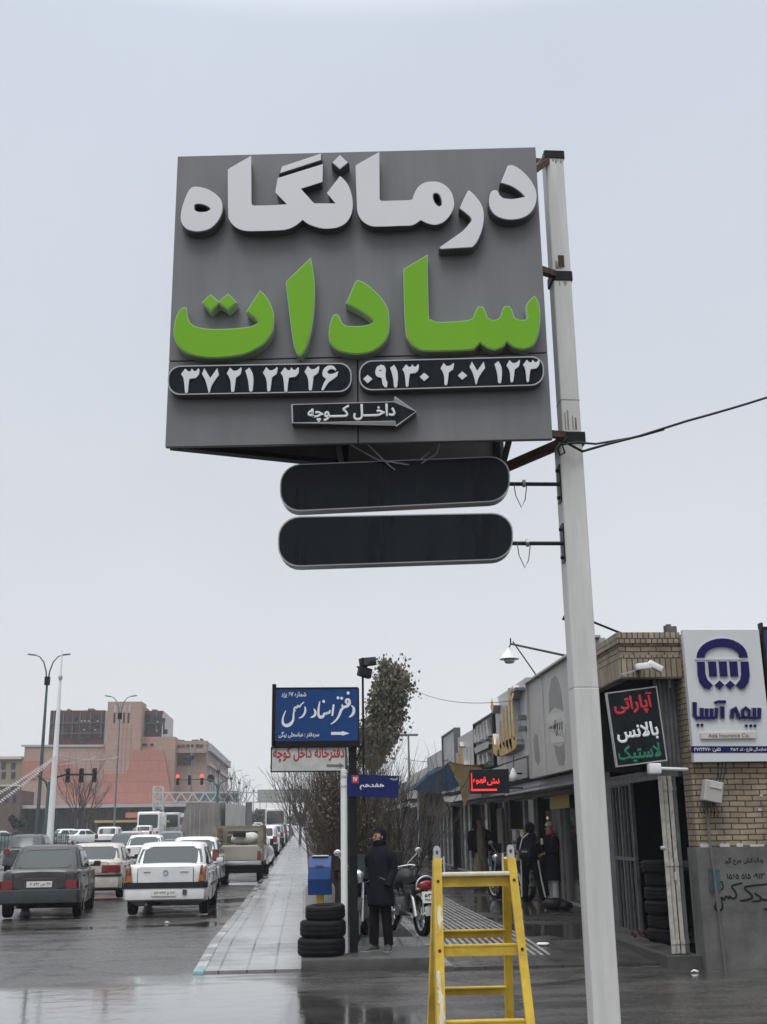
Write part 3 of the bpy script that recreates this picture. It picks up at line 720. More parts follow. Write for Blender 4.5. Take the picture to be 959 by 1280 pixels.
# two dark capsule light boxes under the billboard
def capsule(px_q, y_, lab, arm_px, dot=None):
    z0 = tracer((0, y_, 0), BRZ); lo = z0(350, px_q[3][1])
    base = Vector((0, y_, 0))
    rt = thing('capsule_light_box', lab, 'light box', base, BRZ, 'dark capsule boxes under the billboard')
    t_ = tracer(base, BRZ)
    pts = [t_(x, y, -0.06) for x, y in rquad_px(px_q, 0.42)]
    ox = pts[0][0]; zb_ = min(p[1] for p in pts)
    Rz = Matrix.Rotation(BRZ, 3, 'Z'); xc = sum(p[0] for p in pts)/len(pts)
    rt.location = base + Rz @ Vector((xc, 0, zb_))
    pts = [(p[0]-xc, p[1]-zb_) for p in pts]
    link_mesh('box', flat_shape([pts], 0.06, 0.12, smoothing=False), M['edge'], rt, ang=0.6)
    zc = (max(p[1] for p in pts))/2; xs = max(p[0] for p in pts); 
    inn = [(p[0]*(1-0.010/xs), zc+(p[1]-zc)*(1-0.010/zc)) for p in pts]
    link_mesh('face', flat_shape([inn], -0.058, 0.006, smoothing=False), M['navy'], rt, ang=0.6)
    ax = xs-0.01; az = zc+arm_px
    Ri = Matrix.Rotation(-BRZ, 3, 'Z'); pe = Ri @ (Vector((1.955, 8.06, 0))-Vector((rt.location.x, rt.location.y, 0)))
    b = MB(); b.tube([(ax-0.1, 0, az), (pe.x, pe.y, az)], 0.016, 8); b.build('support_arm', M['blackplastic'], rt)
    b = MB(); b.box((pe.x-0.004, pe.y, az), (0.012, 0.09, 0.30), rot=Matrix.Rotation(-BRZ, 3, 'Z'))
    for dz in (-0.11, 0.11): b.lathe([(0.014, -0.02), (0.014, 0.0)], (pe.x-0.009, pe.y, az+dz), 6, 'X')
    b.build('mounting_plate', M['black'], rt)
    b = MB(); b.lathe([(0.03, -0.012), (0.03, 0.012)], (ax+0.12, 0, az), 10, 'X'); b.build('clamp_ring', M['edge'], rt)
    b = MB(); x1 = ax+0.04
    b.tube([(x1, -0.02, az), (x1+0.01, -0.02, az-0.10), (x1+0.05, -0.02, az-0.20), (x1+0.08, -0.02, az-0.14), (x1+0.1, -0.01, az-0.02)], 0.004, 5)
    b.build('hanging_wire', M['trimmetal'], rt)
    return rt
capsule([(350, 581), (637.5, 569.5), (637.5, 626), (350, 640)], 8.2, 'upper dark capsule light box directly below the clinic billboard', 0.0)
capsule([(347.5, 646), (641.5, 640.5), (641.5, 699), (347.5, 709)], 8.2, 'lower dark capsule light box, second below the clinic billboard', -0.03)

# ------------------------------------------------------------------ notary boards on their black post
PY = 15.8
post = thing('sign_post', 'black steel post holding the blue and white notary boards beside a white pipe', 'post', (0.67, PY+0.07, pv(PY)))
b = MB(); b.box((0, 0, 1.38), (0.11, 0.08, 2.76)); b.build('column', M['black'], post)
b = MB(); b.box((0.15, -0.02, 2.97), (0.03, 0.03, 2.0)); b.box((0.06, -0.02, 2.72), (0.2, 0.025, 0.03)); b.bar((0.02, 0, 2.45), (0.15, 0, 2.78), 0.025); b.build('mast', M['black'], post)
pipe = thing('white_pipe', 'slim white steel pipe standing on the pavement beside the black sign post', 'pipe', (0.545, PY+0.02, pv(PY)))
b = MB(); b.lathe([(0.046, 0), (0.046, 2.36), (0.05, 2.36), (0.05, 2.40), (0.02, 2.41)], seg=12); b.build('tube', M['whitepaint'], pipe)
b = MB(); b.lathe([(0.052, 0.0), (0.052, 0.03)], (0, 0, 2.30), 12); b.lathe([(0.052, 0.0), (0.052, 0.025)], (0, 0, 2.17), 12); b.build('band', M['dirtwhite'], pipe)

bd = thing('notary_board', 'blue notary office board with white calligraphy in a black frame', 'sign', (0.17, PY, 2.93), 0)
tb = tracer((0.17, PY, 2.93), 0)
b = MB(); b.box((0.0, 0.03, 0.36), (1.15, 0.05, 0.72)); b.build('panel', M['blue'], bd)
b = MB(); b.box((-0.605, 0.03, 0.36), (0.055, 0.11, 0.86)); b.box((0.0, 0.03, -0.045), (1.20, 0.11, 0.085)); b.box((0, 0.03, 0.735), (1.16, 0.06, 0.02)); b.box((0.585, 0.03, 0.36), (0.02, 0.06, 0.74)); b.build('frame', M['black'], bd)
cs = crop(338, 852, 8.267)
def px_strokes(c_, sts, t_, d, sc):
    o = []
    for st in sts:
        q = []
        P = smooth_line([(c_([(x, y)])[0][0], c_([(x, y)])[0][1], w/sc) for x, y, w in st])
        for x, y, w in P:
            a = t_(x, y, -d); e = t_(x+1, y, -d); q.append((a[0], a[1], w*(e[0]-a[0])))
        o.append(q)
    return o
def smooth_line(P, sub=4):
    if len(P) < 3: return P
    V = [Vector(p) for p in P]; o = []
    for i in range(len(V)-1):
        p0 = V[max(i-1, 0)]; p1 = V[i]; p2 = V[i+1]; p3 = V[min(i+2, len(V)-1)]
        for k in range(sub):
            t = k/sub
            o.append(0.5*((2*p1)+(p2-p0)*t+(2*p0-5*p1+4*p2-p3)*t*t+(3*p1-p0-3*p2+p3)*t**3))
    o.append(V[-1]); return [tuple(v) for v in o]
calli = [
 [(838,245,8),(862,275,22),(860,320,26),(838,352,20),(812,368,8)],                         # dal
 [(800,232,10),(782,210,22),(792,182,20),(815,190,20),(818,225,26),(795,252,26),(762,262,24),(742,250,14),(748,235,8)],   # fe + te
 [(770,258,20),(735,290,24),(715,340,22),(690,385,18),(655,420,14),(622,440,7)],           # re tail
 [(655,235,16),(648,290,20),(640,355,16)],                                                   # alef
 [(618,295,14),(606,325,20),(588,318,14),(580,335,18),(560,325,14),(545,358,26),(515,366,28),(498,340,22),(500,270,18),(512,205,9)],   # sin nun alef
 [(450,280,8),(466,310,20),(462,345,22),(440,362,18),(415,372,7)],                         # dal
 [(358,258,10),(362,300,18),(345,345,18),(318,370,14),(295,376,7)],                        # re
 [(350,210,7),(318,238,12),(300,262,16),(285,245,12),(272,272,16),(256,262,12),(246,290,18),(262,300,14),(240,302,14)],    # sin mim
 [(246,295,14),(240,340,16),(236,395,20),(212,435,30),(172,455,30),(136,440,24),(128,395,18),(142,340,12),(160,300,7)],    # ye
]
dots = [(700,168,34),(738,172,34),(804,118,36),(552,205,34)]
st = px_strokes(cs, calli, tb, 0.0, 8.267)
for x, y, w in dots:
    st += px_strokes(cs, [[(x-w*0.42, y+w*0.1, w*0.3), (x, y, w*0.9), (x+w*0.42, y-w*0.1, w*0.3)]], tb, 0.0, 8.267)
st = [[(p[0], p[1], p[2]*1.12) for p in q] for q in st]
brush(st, lambda p: (p[0], p[1]), 0.006, 0.004).build('lettering', M['white'], bd, smooth=False)
def fit_crop(s_, c_, x0, x1, y0, y1, t_, d, m, parent, **k):
    (a, b_), (c__, d_) = c_([(x0, y0), (x1, y1)])
    return fit_px(s_, a, c__, b_, d_, t_, d, m, parent, **k)
fit_crop('شماره ۶۷ یزد', cs, 115, 372, 105, 170, tb, -0.003, M['white'], bd, bold=0.02, depth=0.004)
fit_crop('سردفتر : عباسعلی بیگی', cs, 85, 505, 515, 582, tb, -0.003, M['white'], bd, bold=0.02, depth=0.004)
def arrow_shape(c_, x0, x1, xh, yc, w, hw, t_, y_):
    return [t_(px, py, y_) for px, py in c_([(x0, yc-w), (xh, yc-w), (xh-8, yc-hw), (x1, yc), (xh-8, yc+hw), (xh, yc+w), (x0, yc+w)])]
link_mesh('arrow', flat_shape([arrow_shape(cs, 628, 820, 745, 535, 15, 26, tb, 0)], 0.006, 0.005, smoothing=False), M['white'], bd, smooth=False)

wb = thing('notary_board', 'white stained board with red lettering under the blue notary board', 'sign', (0.055, PY, 2.515), 0)
tw = tracer((0.055, PY, 2.515), 0)
b = MB(); b.box((0, 0.02, 0.165), (1.03, 0.03, 0.315)); b.build('panel', M['dirtwhite'], wb)
b = MB(); 
for z in (0.0, 0.33): b.box((0, 0.02, z), (1.05, 0.045, 0.016))
for x in (-0.518, 0.518): b.box((x, 0.02, 0.165), (0.016, 0.045, 0.33))
b.build('frame', M['black'], wb)
fit_crop('دفترخانه داخل کوچه', cs, 28, 765, 668, 832, tw, -0.003, M['redtxt'], wb, bold=0.025, depth=0.004)
link_mesh('arrow', flat_shape([arrow_shape(cs, 582, 765, 715, 868, 13, 30, tw, 0)], 0.006, 0.005, smoothing=False), M['shadegrey'], wb, smooth=False)

ss = thing('street_name_sign', 'small blue street name sign with a red number square on the black post', 'sign', (0.96, PY-0.0, 2.15), 0)
ts = tracer((0.96, PY, 2.15), 0)
pts = [ts(x, y, 0.0) for x, y in ((434.5, 967.5), (499.5, 970), (497.5, 997.5), (434.5, 995))]
link_mesh('panel', flat_shape([pts], 0.014, 0.014, smoothing=False), M['darkblue'], ss, ang=0.5)
cq = crop(420, 955, 10.656)
rs = [ts(x, y, 0) for x, y in cq([(212, 152), (304, 154), (304, 256), (212, 256)])]
link_mesh('number_square', flat_shape([rs], 0.001, 0.003, smoothing=False), M['redtxt'], ss, smooth=False)
fit_crop('۱۷', cq, 228, 288, 175, 235, ts, 0.002, M['white'], ss, bold=0.04, depth=0.003)
fit_crop('هفدهم', cq, 318, 640, 255, 340, ts, -0.001, M['white'], ss, bold=0.02, depth=0.004)
fit_crop('کوچه', cq, 722, 825, 180, 222, ts, -0.001, M['white'], ss, bold=0.01, depth=0.003)
b = MB(); b.box((-0.30, 0.035, 0.16), (0.05, 0.05, 0.36)); b.build('clamp', M['black'], ss)

fl = thing('floodlight', 'black floodlight on the mast above the blue notary board', 'floodlight', (0.83, PY+0.04, 3.98), R(28))
b = MB(); b.box((0.06, -0.02, 0.06), (0.24, 0.10, 0.12), rot=Matrix.Rotation(R(-8), 3, 'Y'), bev=0.01); b.box((0.02, 0.0, -0.09), (0.2, 0.09, 0.14), rot=Matrix.Rotation(R(12), 3, 'Y'), bev=0.01); b.build('housing', M['blackplastic'], fl)
b = MB(); b.box((0.06, -0.075, 0.06), (0.2, 0.012, 0.09), rot=Matrix.Rotation(R(-8), 3, 'Y')); b.build('glass', M['glassdark'], fl)
b = MB(); b.bar((-0.06, 0.0, -0.02), (0.06, 0.0, 0.0), 0.03); b.tube([(-0.12, -0.02, -0.02), (-0.02, -0.01, -0.05)], 0.012); b.build('bracket', M['black'], fl)

# ------------------------------------------------------------------ yellow stepladder
lad = thing('stepladder', 'chipped yellow steel stepladder standing open on the wet asphalt', 'ladder', (0.70, 4.8, 0))
fr_, bk = -0.42, 0.48
def lp(side, z, front=True):       # rail centre line
    t = 1-z/1.63
    return Vector((side*(0.148+0.052*t) + (0.012 if side > 0 else 0), (fr_ if front else bk)*t, z))
zs_f = (1.515, 1.255, 0.985, 0.715, 0.445, 0.18); zs_b = (1.295, 1.065, 0.80, 0.53, 0.26)
for front in (True, False):
    for sd_ in (-1, 1):
        b = MB(); s2 = sd_*(1.0 if front else 0.93)
        a, c = lp(s2, 1.60, front), lp(s2, 0.0, front)
        if not front: a.y += 0.045; c.y += 0.045
        dd = (c-a).normalized(); yy = Vector((0, 1, 0)); yy = (yy-dd*yy.dot(dd)).normalized()
        xx = Vector((1, 0, 0))
        # angle-iron rail: a wide flange along the side, a narrower one across
        b.bar(a, c, 0.034, 0.014, up=yy) if False else None
        b.loft([[p+xx*u+yy*v for u, v in ((-0.017, -0.010), (0.017, -0.010), (0.017, 0.012), (-0.017, 0.012))] for p in (a, c)])
        b.loft([[p+xx*(u*sd_)+yy*v for u, v in ((0.011, 0.0122), (0.017, 0.0122), (0.017, 0.045), (0.011, 0.045))] for p in (a, c)])
        rail = b.build('rail', M['yellow'], lad)
        if front:
            random.seed(5+sd_)
            for k in range(10):
                t0 = random.uniform(0.1, 0.78); L_ = random.uniform(0.03, 0.13); w_ = random.uniform(0.008, 0.020); o_ = random.uniform(-0.008, 0.008)+sd_*0.002
                if sd_ > 0 and k > 2: continue
                q = [[], []]
                for m_ in range(8):
                    u = m_/7; f_ = math.sin(math.pi*u)**0.4*w_; p_ = a.lerp(c, min(0.98, t0+L_*u))-yy*(0.0112+0.0002*k)
                    q[0].append(p_+xx*max(-0.016, o_-f_*random.uniform(0.2, 0.8))); q[1].append(p_+xx*min(0.0165, o_+f_*random.uniform(0.2, 0.8)+0.001))
                b = MB()
                for m_ in range(7): b.plate([q[0][m_], q[0][m_+1], q[1][m_+1], q[1][m_]], 0.0009, nrm=-yy)
                b.build('bare_patch', M['yellowworn'], rail, smooth=False)
        b = MB(); b.box(tuple(c+Vector((0, 0, 0.015))), (0.045, 0.04, 0.03), bev=0.006, seg=1); b.build('foot', M['blackrub'], rail)
for i, z in enumerate(zs_f):
    a, c = lp(-1, z), lp(1, z); b = MB()
    b.box(((a.x+c.x)/2, a.y+0.018, z-0.006), (c.x-a.x-0.034, 0.014, 0.036)); b.box(((a.x+c.x)/2, a.y+0.034, z+0.014), (c.x-a.x-0.034, 0.05, 0.006))
    b.build('rung', M['yellow'], lad)
for z in zs_b:
    a, c = lp(-0.93, z, False), lp(0.93, z, False); b = MB()
    b.box(((a.x+c.x)/2, a.y+0.03, z), (c.x-a.x-0.034, 0.012, 0.03)); b.box(((a.x+c.x)/2, a.y+0.012, z+0.016), (c.x-a.x-0.034, 0.04, 0.005))
    b.build('rung', M['yellow'], lad)
b = MB()
for z in zs_f:
    for sd_ in (-1, 1): p = lp(sd_, z); b.lathe([(0.006, -0.0135), (0.0065, -0.010), (0.0065, 0.0)], p+Vector((0, -0.0005, 0)), 8, 'Y')
b.each('rivet', M['rust'], lad)
b = MB(); z = 1.54; a, c = lp(-1, z), lp(1, z)
b.box(((a.x+c.x)/2, a.y-0.002, z), (c.x-a.x-0.03, 0.03, 0.018), bev=0.007); b.build('top_bar', M['yellowworn'], lad)
b = MB(); a, c = lp(-1, 1.62), lp(1, 1.62)
b.tube([a+Vector((0.03, 0.03, -0.01)), a+Vector((0.032, 0.03, -0.09)), a+Vector((0.06, 0.025, -0.115)), c+Vector((-0.06, 0.025, -0.115)), c+Vector((-0.03, 0.03, -0.09)), c+Vector((-0.028, 0.03, -0.0))], 0.0035, 6); b.build('wire_handle', M['chrome'], lad)
for sd_ in (-1, 1):
    b = MB(); p = lp(sd_, 1.605)
    pr = [(-0.014, 0), (0.014, 0), (0.014, 0.04), (0.006, 0.052), (-0.006, 0.052), (-0.014, 0.04)]
    hole = [(-0.006, 0.018), (0.006, 0.018), (0.006, 0.034), (-0.006, 0.034)]
    me = flat_shape([pr, hole], 0.0, 0.02, smoothing=False)
    for v in me.vertices: v.co = v.co + Vector((p.x, p.y+0.015, p.z-0.004))
    b.bm.free(); link_mesh('hinge_plate', me, M['chrome'], lad, smooth=False)

# ------------------------------------------------------------------ tyres, charity box
def tyre_mesh(r, w, hole=0.62):
    prof = [(r*hole, -w*0.36), (r*0.74, -w*0.5), (r*0.92, -w*0.47), (r*0.985, -w*0.36), (r, -w*0.2), (r*0.985, -w*0.15), (r, -w*0.1), (r, w*0.1), (r*0.985, w*0.15), (r, w*0.2), (r*0.985, w*0.36), (r*0.92, w*0.47), (r*0.74, w*0.5), (r*hole, w*0.36)]
    b = MB(); b.lathe(prof, seg=32, closed=True); return b
def tyre(loc, r, w, label, group):
    z = tyre_mesh(r, w).build('tyre', M['blackrub'], None, (loc[0], loc[1], loc[2]), ang=0.7)
    return tag(z, label, 'tyre', group)
zt = pv(15.7)+0.016
tyre((0.235, 15.62, zt+0.115), 0.315, 0.23, 'wide black tyre at the bottom of the stack under the blue charity box', 'tyres stacked by the sign post')
tyre((0.255, 15.64, zt+0.232+0.105), 0.305, 0.21, 'black tyre in the middle of the stack under the blue charity box', 'tyres stacked by the sign post')
tt = tyre((0.285, 15.65, zt+0.445+0.095), 0.265, 0.18, 'smaller black tyre on top of the stack under the blue charity box', 'tyres stacked by the sign post')
tt.rotation_euler = (R(3), R(-2), 0)
cbx = thing('charity_box', 'blue steel charity box on a yellow post behind the tyre stack', 'charity box', (0.24, 17.3, pv(17.3)-0.17), R(-6))
b = MB(); pf = [(-0.17, 0.86), (0.15, 0.86), (0.15, 1.34), (0.02, 1.40), (-0.12, 1.25), (-0.19, 1.08)]
b.loft([[(x, y, z) for y, z in pf] for x in (-0.165, 0.165)]); b.build('box', M['blue'], cbx, ang=0.3)
b = MB(); b.box((0, -0.137, 1.263), (0.12, 0.01, 0.012), rot=Matrix.Rotation(R(-50), 3, 'X')); b.build('coin_slot', M['black'], cbx)
b = MB(); b.box((0, 0.05, 1.40), (0.24, 0.14, 0.02), bev=0.008, seg=1); b.build('lid', M['lightcream'], cbx)
b = MB(); b.box((0, 0, 0.43), (0.10, 0.10, 0.86)); b.build('post', M['yellow'], cbx)
bn = thing('concrete_bollard', 'stubby pale concrete bollard behind the yellow post', 'bollard', (0.25, 18.1, pv(18.1)))
b = MB(); b.lathe([(0.23, 0), (0.23, 0.74), (0.20, 0.80), (0.0, 0.82)], seg=18); b.build('body', M['concgrey'], bn)

# ------------------------------------------------------------------ tyre garage on the corner
gar = thing('garage_building', 'corner tyre garage of yellow brick with grey rendered base and open dark doorway', 'building', (5.0, 14.5, 0))
def gl(b, x0, x1, y0, y1, z0, z1, **k):
    b.box(((x0+x1)/2-5.0, (y0+y1)/2-14.5, (z0+z1)/2), (x1-x0, y1-y0, z1-z0), **k)
b = MB(); gl(b, 5.02, 9.5, 14.5, 14.72, -0.1, 1.45); gl(b, 5.0, 5.3, 14.502, 14.86, -0.1, 1.446); b.build('rendered_base', M['plaster'], gar, ang=0.3)
b = MB(); gl(b, 5.04, 9.5, 14.52, 14.72, 1.45, 4.2); gl(b, 5.03, 5.3, 14.522, 14.86, 1.45, 3.6); b.build('brick_wall', M['brick'], gar, ang=0.3)
b = MB(); random.seed(11); x = 5.06
while x < 6.6:
    w = random.uniform(0.05, 0.22); h = random.uniform(0.02, 0.06); gl(b, x, x+w, 14.512, 14.53, 1.452, 1.452+h); x += w+random.uniform(0.02, 0.14)
for k in range(4):
    x = random.uniform(5.5, 6.3); z = random.uniform(1.5, 2.4); w = random.uniform(0.02, 0.05); gl(b, x, x+w, 14.517, 14.53, z, z+0.025)
b.each('plaster_remnant', M['dirtwhite'], gar, smooth=False)
b = MB(); gl(b, 5.0, 5.25, 18.45, 19.5, 0, 3.6); gl(b, 5.0, 5.25, 14.86, 18.45, 2.44, 3.6); gl(b, 5.3, 9.5, 19.3, 19.5, 0, 4.2); gl(b, 9.3, 9.5, 14.72, 19.3, 0, 4.2)
b.build('side_wall', M['gategrey'], gar)
b = MB(); gl(b, 5.0, 9.5, 14.74, 19.5, 4.02, 4.12); b.build('roof', M['concgrey'], gar)
b = MB(); gl(b, 5.3, 9.28, 19.25, 19.29, 0.13, 4.0); gl(b, 9.24, 9.29, 14.75, 19.25, 0.13, 4.0); b.build('shade_lining', M['darkin'], gar)  # added sheets inside the walls, coloured as the room's shade
b = MB(); gl(b, 4.20, 5.04, 14.56, 14.70, 3.62, 3.93); gl(b, 4.20, 4.34, 14.70, 16.6, 3.62, 3.93)
gl(b, 4.18, 5.04, 14.54, 14.70, 4.09, 4.235); gl(b, 4.18, 4.34, 14.70, 16.6, 4.09, 4.235); b.build('soldier_course', M['brickv'], gar, ang=0.3)
b = MB(); gl(b, 4.21, 5.04, 14.57, 14.70, 3.93, 4.09); gl(b, 4.21, 4.34, 14.70, 16.6, 3.93, 4.09); b.build('parapet', M['brick'], gar, ang=0.3)
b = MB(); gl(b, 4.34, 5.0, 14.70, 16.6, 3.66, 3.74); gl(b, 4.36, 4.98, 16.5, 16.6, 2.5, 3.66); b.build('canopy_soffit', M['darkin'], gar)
b = MB(); gl(b, 4.88, 5.03, 14.60, 14.70, 4.0, 4.33); gl(b, 4.9, 4.96, 14.62, 14.68, 4.33, 4.36); b.bar((-0.12, 0.15, 3.5), (-0.12, 0.15, 4.34), 0.03); b.build('conduit', M['gategrey'], gar)
b = MB()
for k in range(5): gl(b, 4.70+0.062*k, 4.735+0.062*k, 14.74+0.01*k, 14.80+0.01*k, 2.46, 3.62)
b.build('shutter_slat', M['gategrey'], gar)
b = MB(); gl(b, 4.55, 5.0, 14.62, 18.45, 0.0, 0.145); b.build('threshold', M['concrete'], gar)
b = MB(); gl(b, 4.98, 5.06, 14.9, 18.4, 2.36, 2.435); gl(b, 5.0, 5.2, 14.9, 18.4, 2.50, 2.62); b.build('door_head', M['gategrey'], gar)
gb = thing('barred_gate', 'dark grey steel barred gate on the far side of the garage doorway', 'gate', (5.02, 17.9, 0.14))
b = MB()
for y in (-0.62, 0.0, 0.52): b.box((0, y, 1.12), (0.05, 0.05, 2.24))
for z in (0.03, 1.1, 2.22): b.box((0, -0.05, z), (0.045, 1.14, 0.05))
b.build('frame', M['gategrey'], gb)
b = MB()
for k in range(6): b.box((0, -0.50+0.19*k, 1.12), (0.028, 0.028, 2.2))
b.build('bars', M['gategrey'], gb)
fg = thing('folding_gate', 'folded cream steel gate leaves at the near side of the garage doorway', 'gate', (4.80, 14.80, 0.148))
for k in range(4):
    b = MB(); x = -0.105+0.062*k; b.box((x, 0.02*(k % 2), 1.11), (0.05, 0.035, 2.2), bev=0.004, seg=1)
    for z in (0.15, 1.1, 2.05): b.box((x, 0.02*(k % 2)-0.022, z), (0.052, 0.012, 0.05))
    b.build('leaf', M['gatewhite'] if k < 3 else M['gategrey'], fg)
b = MB(); b.box((-0.14, -0.01, 1.30), (0.07, 0.03, 0.05), bev=0.012); b.box((-0.01, -0.03, 0.95), (0.03, 0.02, 0.10)); b.build('latch', M['chrome'], fg)
NT = 6
for k in range(NT):
    lab = ['bottom tyre of the tall stack in the garage doorway', 'second tyre from the floor in the garage doorway stack', 'third tyre from the floor in the garage doorway stack', 'fourth tyre from the floor in the garage doorway stack', 'fifth tyre from the floor in the garage doorway stack', 'topmost tyre of the tall stack in the garage doorway'][k]
    tyre((5.17+0.02*math.sin(k*2.1), 16.5+0.02*math.cos(k*1.7), 0.15+0.092+0.184*k), 0.285+0.008*math.sin(k*3), 0.18, lab, 'tyres stacked in the garage')
jk = thing('tyre_changer', 'red tyre changing machine with floor feet inside the garage doorway', 'machine', (5.22, 17.35, 0.135), R(-10))
M['jackred'] = mat('dark red machine paint', (0.075, 0.006, 0.010), 0.45, var=0.3)
b = MB(); b.box((0.10, 0.2, 0.58), (0.14, 0.3, 0.86), bev=0.02); b.build('cabinet', M['jackred'], jk)
b = MB(); b.lathe([(0.16, 1.01), (0.17, 1.03), (0.15, 1.05), (0.03, 1.06)], seg=16); b.build('turntable', M['jackred'], jk)
b = MB(); b.tube([(-0.16, -0.02, 0.1), (-0.16, -0.02, 1.12)], 0.018, 8); b.box((-0.16, 0.1, 1.1), (0.04, 0.28, 0.03)); b.build('column', M['jackred'], jk)
b = MB(); b.box((-0.06, -0.02, 0.07), (0.34, 0.22, 0.07), bev=0.02)
for sx_ in (-0.3, 0.1):
    for sy_ in (-0.2, 0.12): b.lathe([(0.04, -0.02), (0.04, 0.02)], (sx_, sy_, 0.04), 10, 'X')
b.build('foot_base', M['jackred'], jk)
sh = thing('workbench', 'cluttered metal workbench deep in the dark garage', 'workbench', (6.4, 18.9, 0.13))
b = MB(); b.box((0, 0, 0.9), (2.0, 0.5, 0.05)); b.build('worktop', M['gategrey'], sh)
for sx_ in (-0.95, 0.95):
    b = MB(); b.box((sx_, 0, 0.44), (0.06, 0.45, 0.87)); b.build('leg', M['gategrey'], sh)
b = MB(); random.seed(4)
for k in range(9): b.box((-0.85+0.2*k, random.uniform(-0.15, 0.1), 0.98), (0.1, 0.12, random.uniform(0.08, 0.2)), bev=0.01, seg=1)
b.build('tool_clutter', M['dirtwhite'], sh)

# wall fittings of the garage
bsn = thing('tyre_shop_sign', 'black hanging sign with red, white and green writing under the brick parapet', 'sign', (4.345, 14.50, 2.47))
tk = tracer((4.345, 14.50, 2.47), 0)
q = [tk(x, y, 0) for x, y in ((757.5, 866), (821, 857.5), (834.5, 951), (771, 959))]
def inset_poly(q, d):
    cx = sum(p[0] for p in q)/len(q); cz = sum(p[1] for p in q)/len(q)
    hx = max(abs(p[0]-cx) for p in q); hz = max(abs(p[1]-cz) for p in q)
    return [(cx+(p[0]-cx)*(1-d/hx), cz+(p[1]-cz)*(1-d/hz)) for p in q]
link_mesh('panel', flat_shape([inset_poly(q, 0.004)], 0.06, 0.058, smoothing=False), M['navy'], bsn, ang=0.5)
link_mesh('frame', flat_shape([q, inset_poly(q, 0.018)], 0.065, 0.072, smoothing=False), M['alu'], bsn, ang=0.5)
ck = crop(750, 840, 8.718)
RY = -R(5)
M['signgreen'] = mat('green sign lettering', (0.02, 0.16, 0.09), 0.5)
M['signred'] = mat('bright red sign lettering', (0.50, 0.03, 0.04), 0.5)
for s_, x0, x1, y0, y1, m_ in (('آپاراتی', 145, 580, 215, 480, 'signred'), ('بالانس', 180, 640, 535, 775, 'white'), ('لاستیک', 195, 668, 770, 1000, 'signgreen')):
    (a, c), (d_, e_) = ck([(x0, y0), (x1, y1)])
    fit_px(s_, a, d_, c+2, e_-2, tk, -0.003, M[m_], bsn, bold=0.035, depth=0.006, ry=RY)
ins = thing('insurance_board', 'tall pale insurance board with navy arched emblem on the brick wall', 'sign', (5.565, 14.40, 2.51))
ti = tracer((5.565, 14.40, 2.51), 0)
b = MB(); b.box((0, 0.05, 0.87), (1.05, 0.10, 1.74), bev=0.006, seg=1); b.build('panel', M['insboard'], ins)
ci = crop(850, 780, 7.532)
def logo(pxs): return [ti(x, y, -0.03) for x, y in ci(pxs)]
def arc(cx, cy, rx, ry, a0, a1, n=14): return [(cx+rx*math.cos(R(a0+(a1-a0)*k/n)), cy-ry*math.sin(R(a0+(a1-a0)*k/n))) for k in range(n+1)]
shapes = []
shapes.append(arc(400, 312, 240, 178, 180, 0)+arc(400, 312, 165, 100, 0, 180))
shapes.append([(165, 352), (236, 352), (242, 470), (262, 525), (312, 575), (278, 612), (230, 600), (190, 550), (172, 480)])
shapes.append([(578, 352), (648, 352), (660, 480), (648, 550), (612, 604), (575, 612), (530, 572), (572, 520), (582, 460)])
for x in (270, 370, 470): shapes.append([(x, 350), (x+72, 350), (x+82, 490), (x+12, 492)])
for x in (376, 476): shapes.append([(x, 530), (x+44, 572), (x, 614), (x-44, 572)])
def grow(pl, d):
    cx = sum(p[0] for p in pl)/len(pl); cy = sum(p[1] for p in pl)/len(pl)
    return pl
emb = None
for i, sp_ in enumerate(shapes):
    o = link_mesh('emblem_piece', flat_shape([logo(sp_)], 0.0, 0.03, bev=0.004, smoothing=False), M['logoblue'], ins, ang=0.5)
# emblem backing rims in pale edge colour
rim = MB()
for sp_ in shapes:
    P = [ti(x, y, -0.012) for x, y in ci(sp_)]; n_ = len(P)
    for k in range(n_):
        a, c = P[k], P[(k+1) % n_]
        if math.hypot(a[0]-c[0], a[1]-c[1]) > 1e-4: rim.bar((a[0], -0.006, a[1]), (c[0], -0.006, c[1]), 0.012, 0.018)
a = ti(*ci([(142, 330)])[0], -0.012); c = ti(*ci([(640, 330)])[0], -0.012); rim.bar((a[0], -0.008, a[1]), (c[0], -0.008, c[1]), 0.014, 0.02)
rim.build('emblem_rim', M['insboard'], ins, smooth=False)
def rstroke(pts, w=44):
    return [(x, y, w) for x, y in pts]
wst = [
 rstroke([(140, 735), (140, 860), (165, 885), (205, 880), (208, 790)], 34), rstroke([(206, 880), (252, 882), (252, 795)], 34), rstroke([(252, 882), (298, 884), (298, 795)], 34), rstroke([(298, 884), (340, 880), (345, 790)], 30),
 rstroke([(400, 885), (398, 775)], 36), rstroke([(330, 745), (360, 732), (432, 732)], 24),
 rstroke([(490, 885), (495, 810), (520, 790), (545, 850), (550, 885)], 32), rstroke([(560, 885), (590, 880), (592, 815), (620, 790), (652, 815), (650, 870), (620, 885), (592, 865)], 28), rstroke([(650, 880), (700, 885), (700, 790)], 32), rstroke([(700, 885), (745, 882), (748, 790)], 32)]
stq = []
for st_ in wst:
    P = [(*ci([(x, y)])[0], w/7.532) for x, y, w in st_]
    q_ = []
    for x, y, w in P:
        a = ti(x, y, -0.02); e = ti(x+1, y, -0.02); q_.append((a[0], a[1], w*(e[0]-a[0])))
    stq.append(q_)
brush([[(p[0], p[1], p[2]*1.5) for p in s_] for s_ in stq], lambda p: (p[0], p[1]), -0.0005, 0.010).build('lettering_back', M['edge'], ins, smooth=False)
brush(stq, lambda p: (p[0], p[1]), -0.016, 0.012).build('lettering', M['logoblue'], ins, smooth=False)
b = MB()
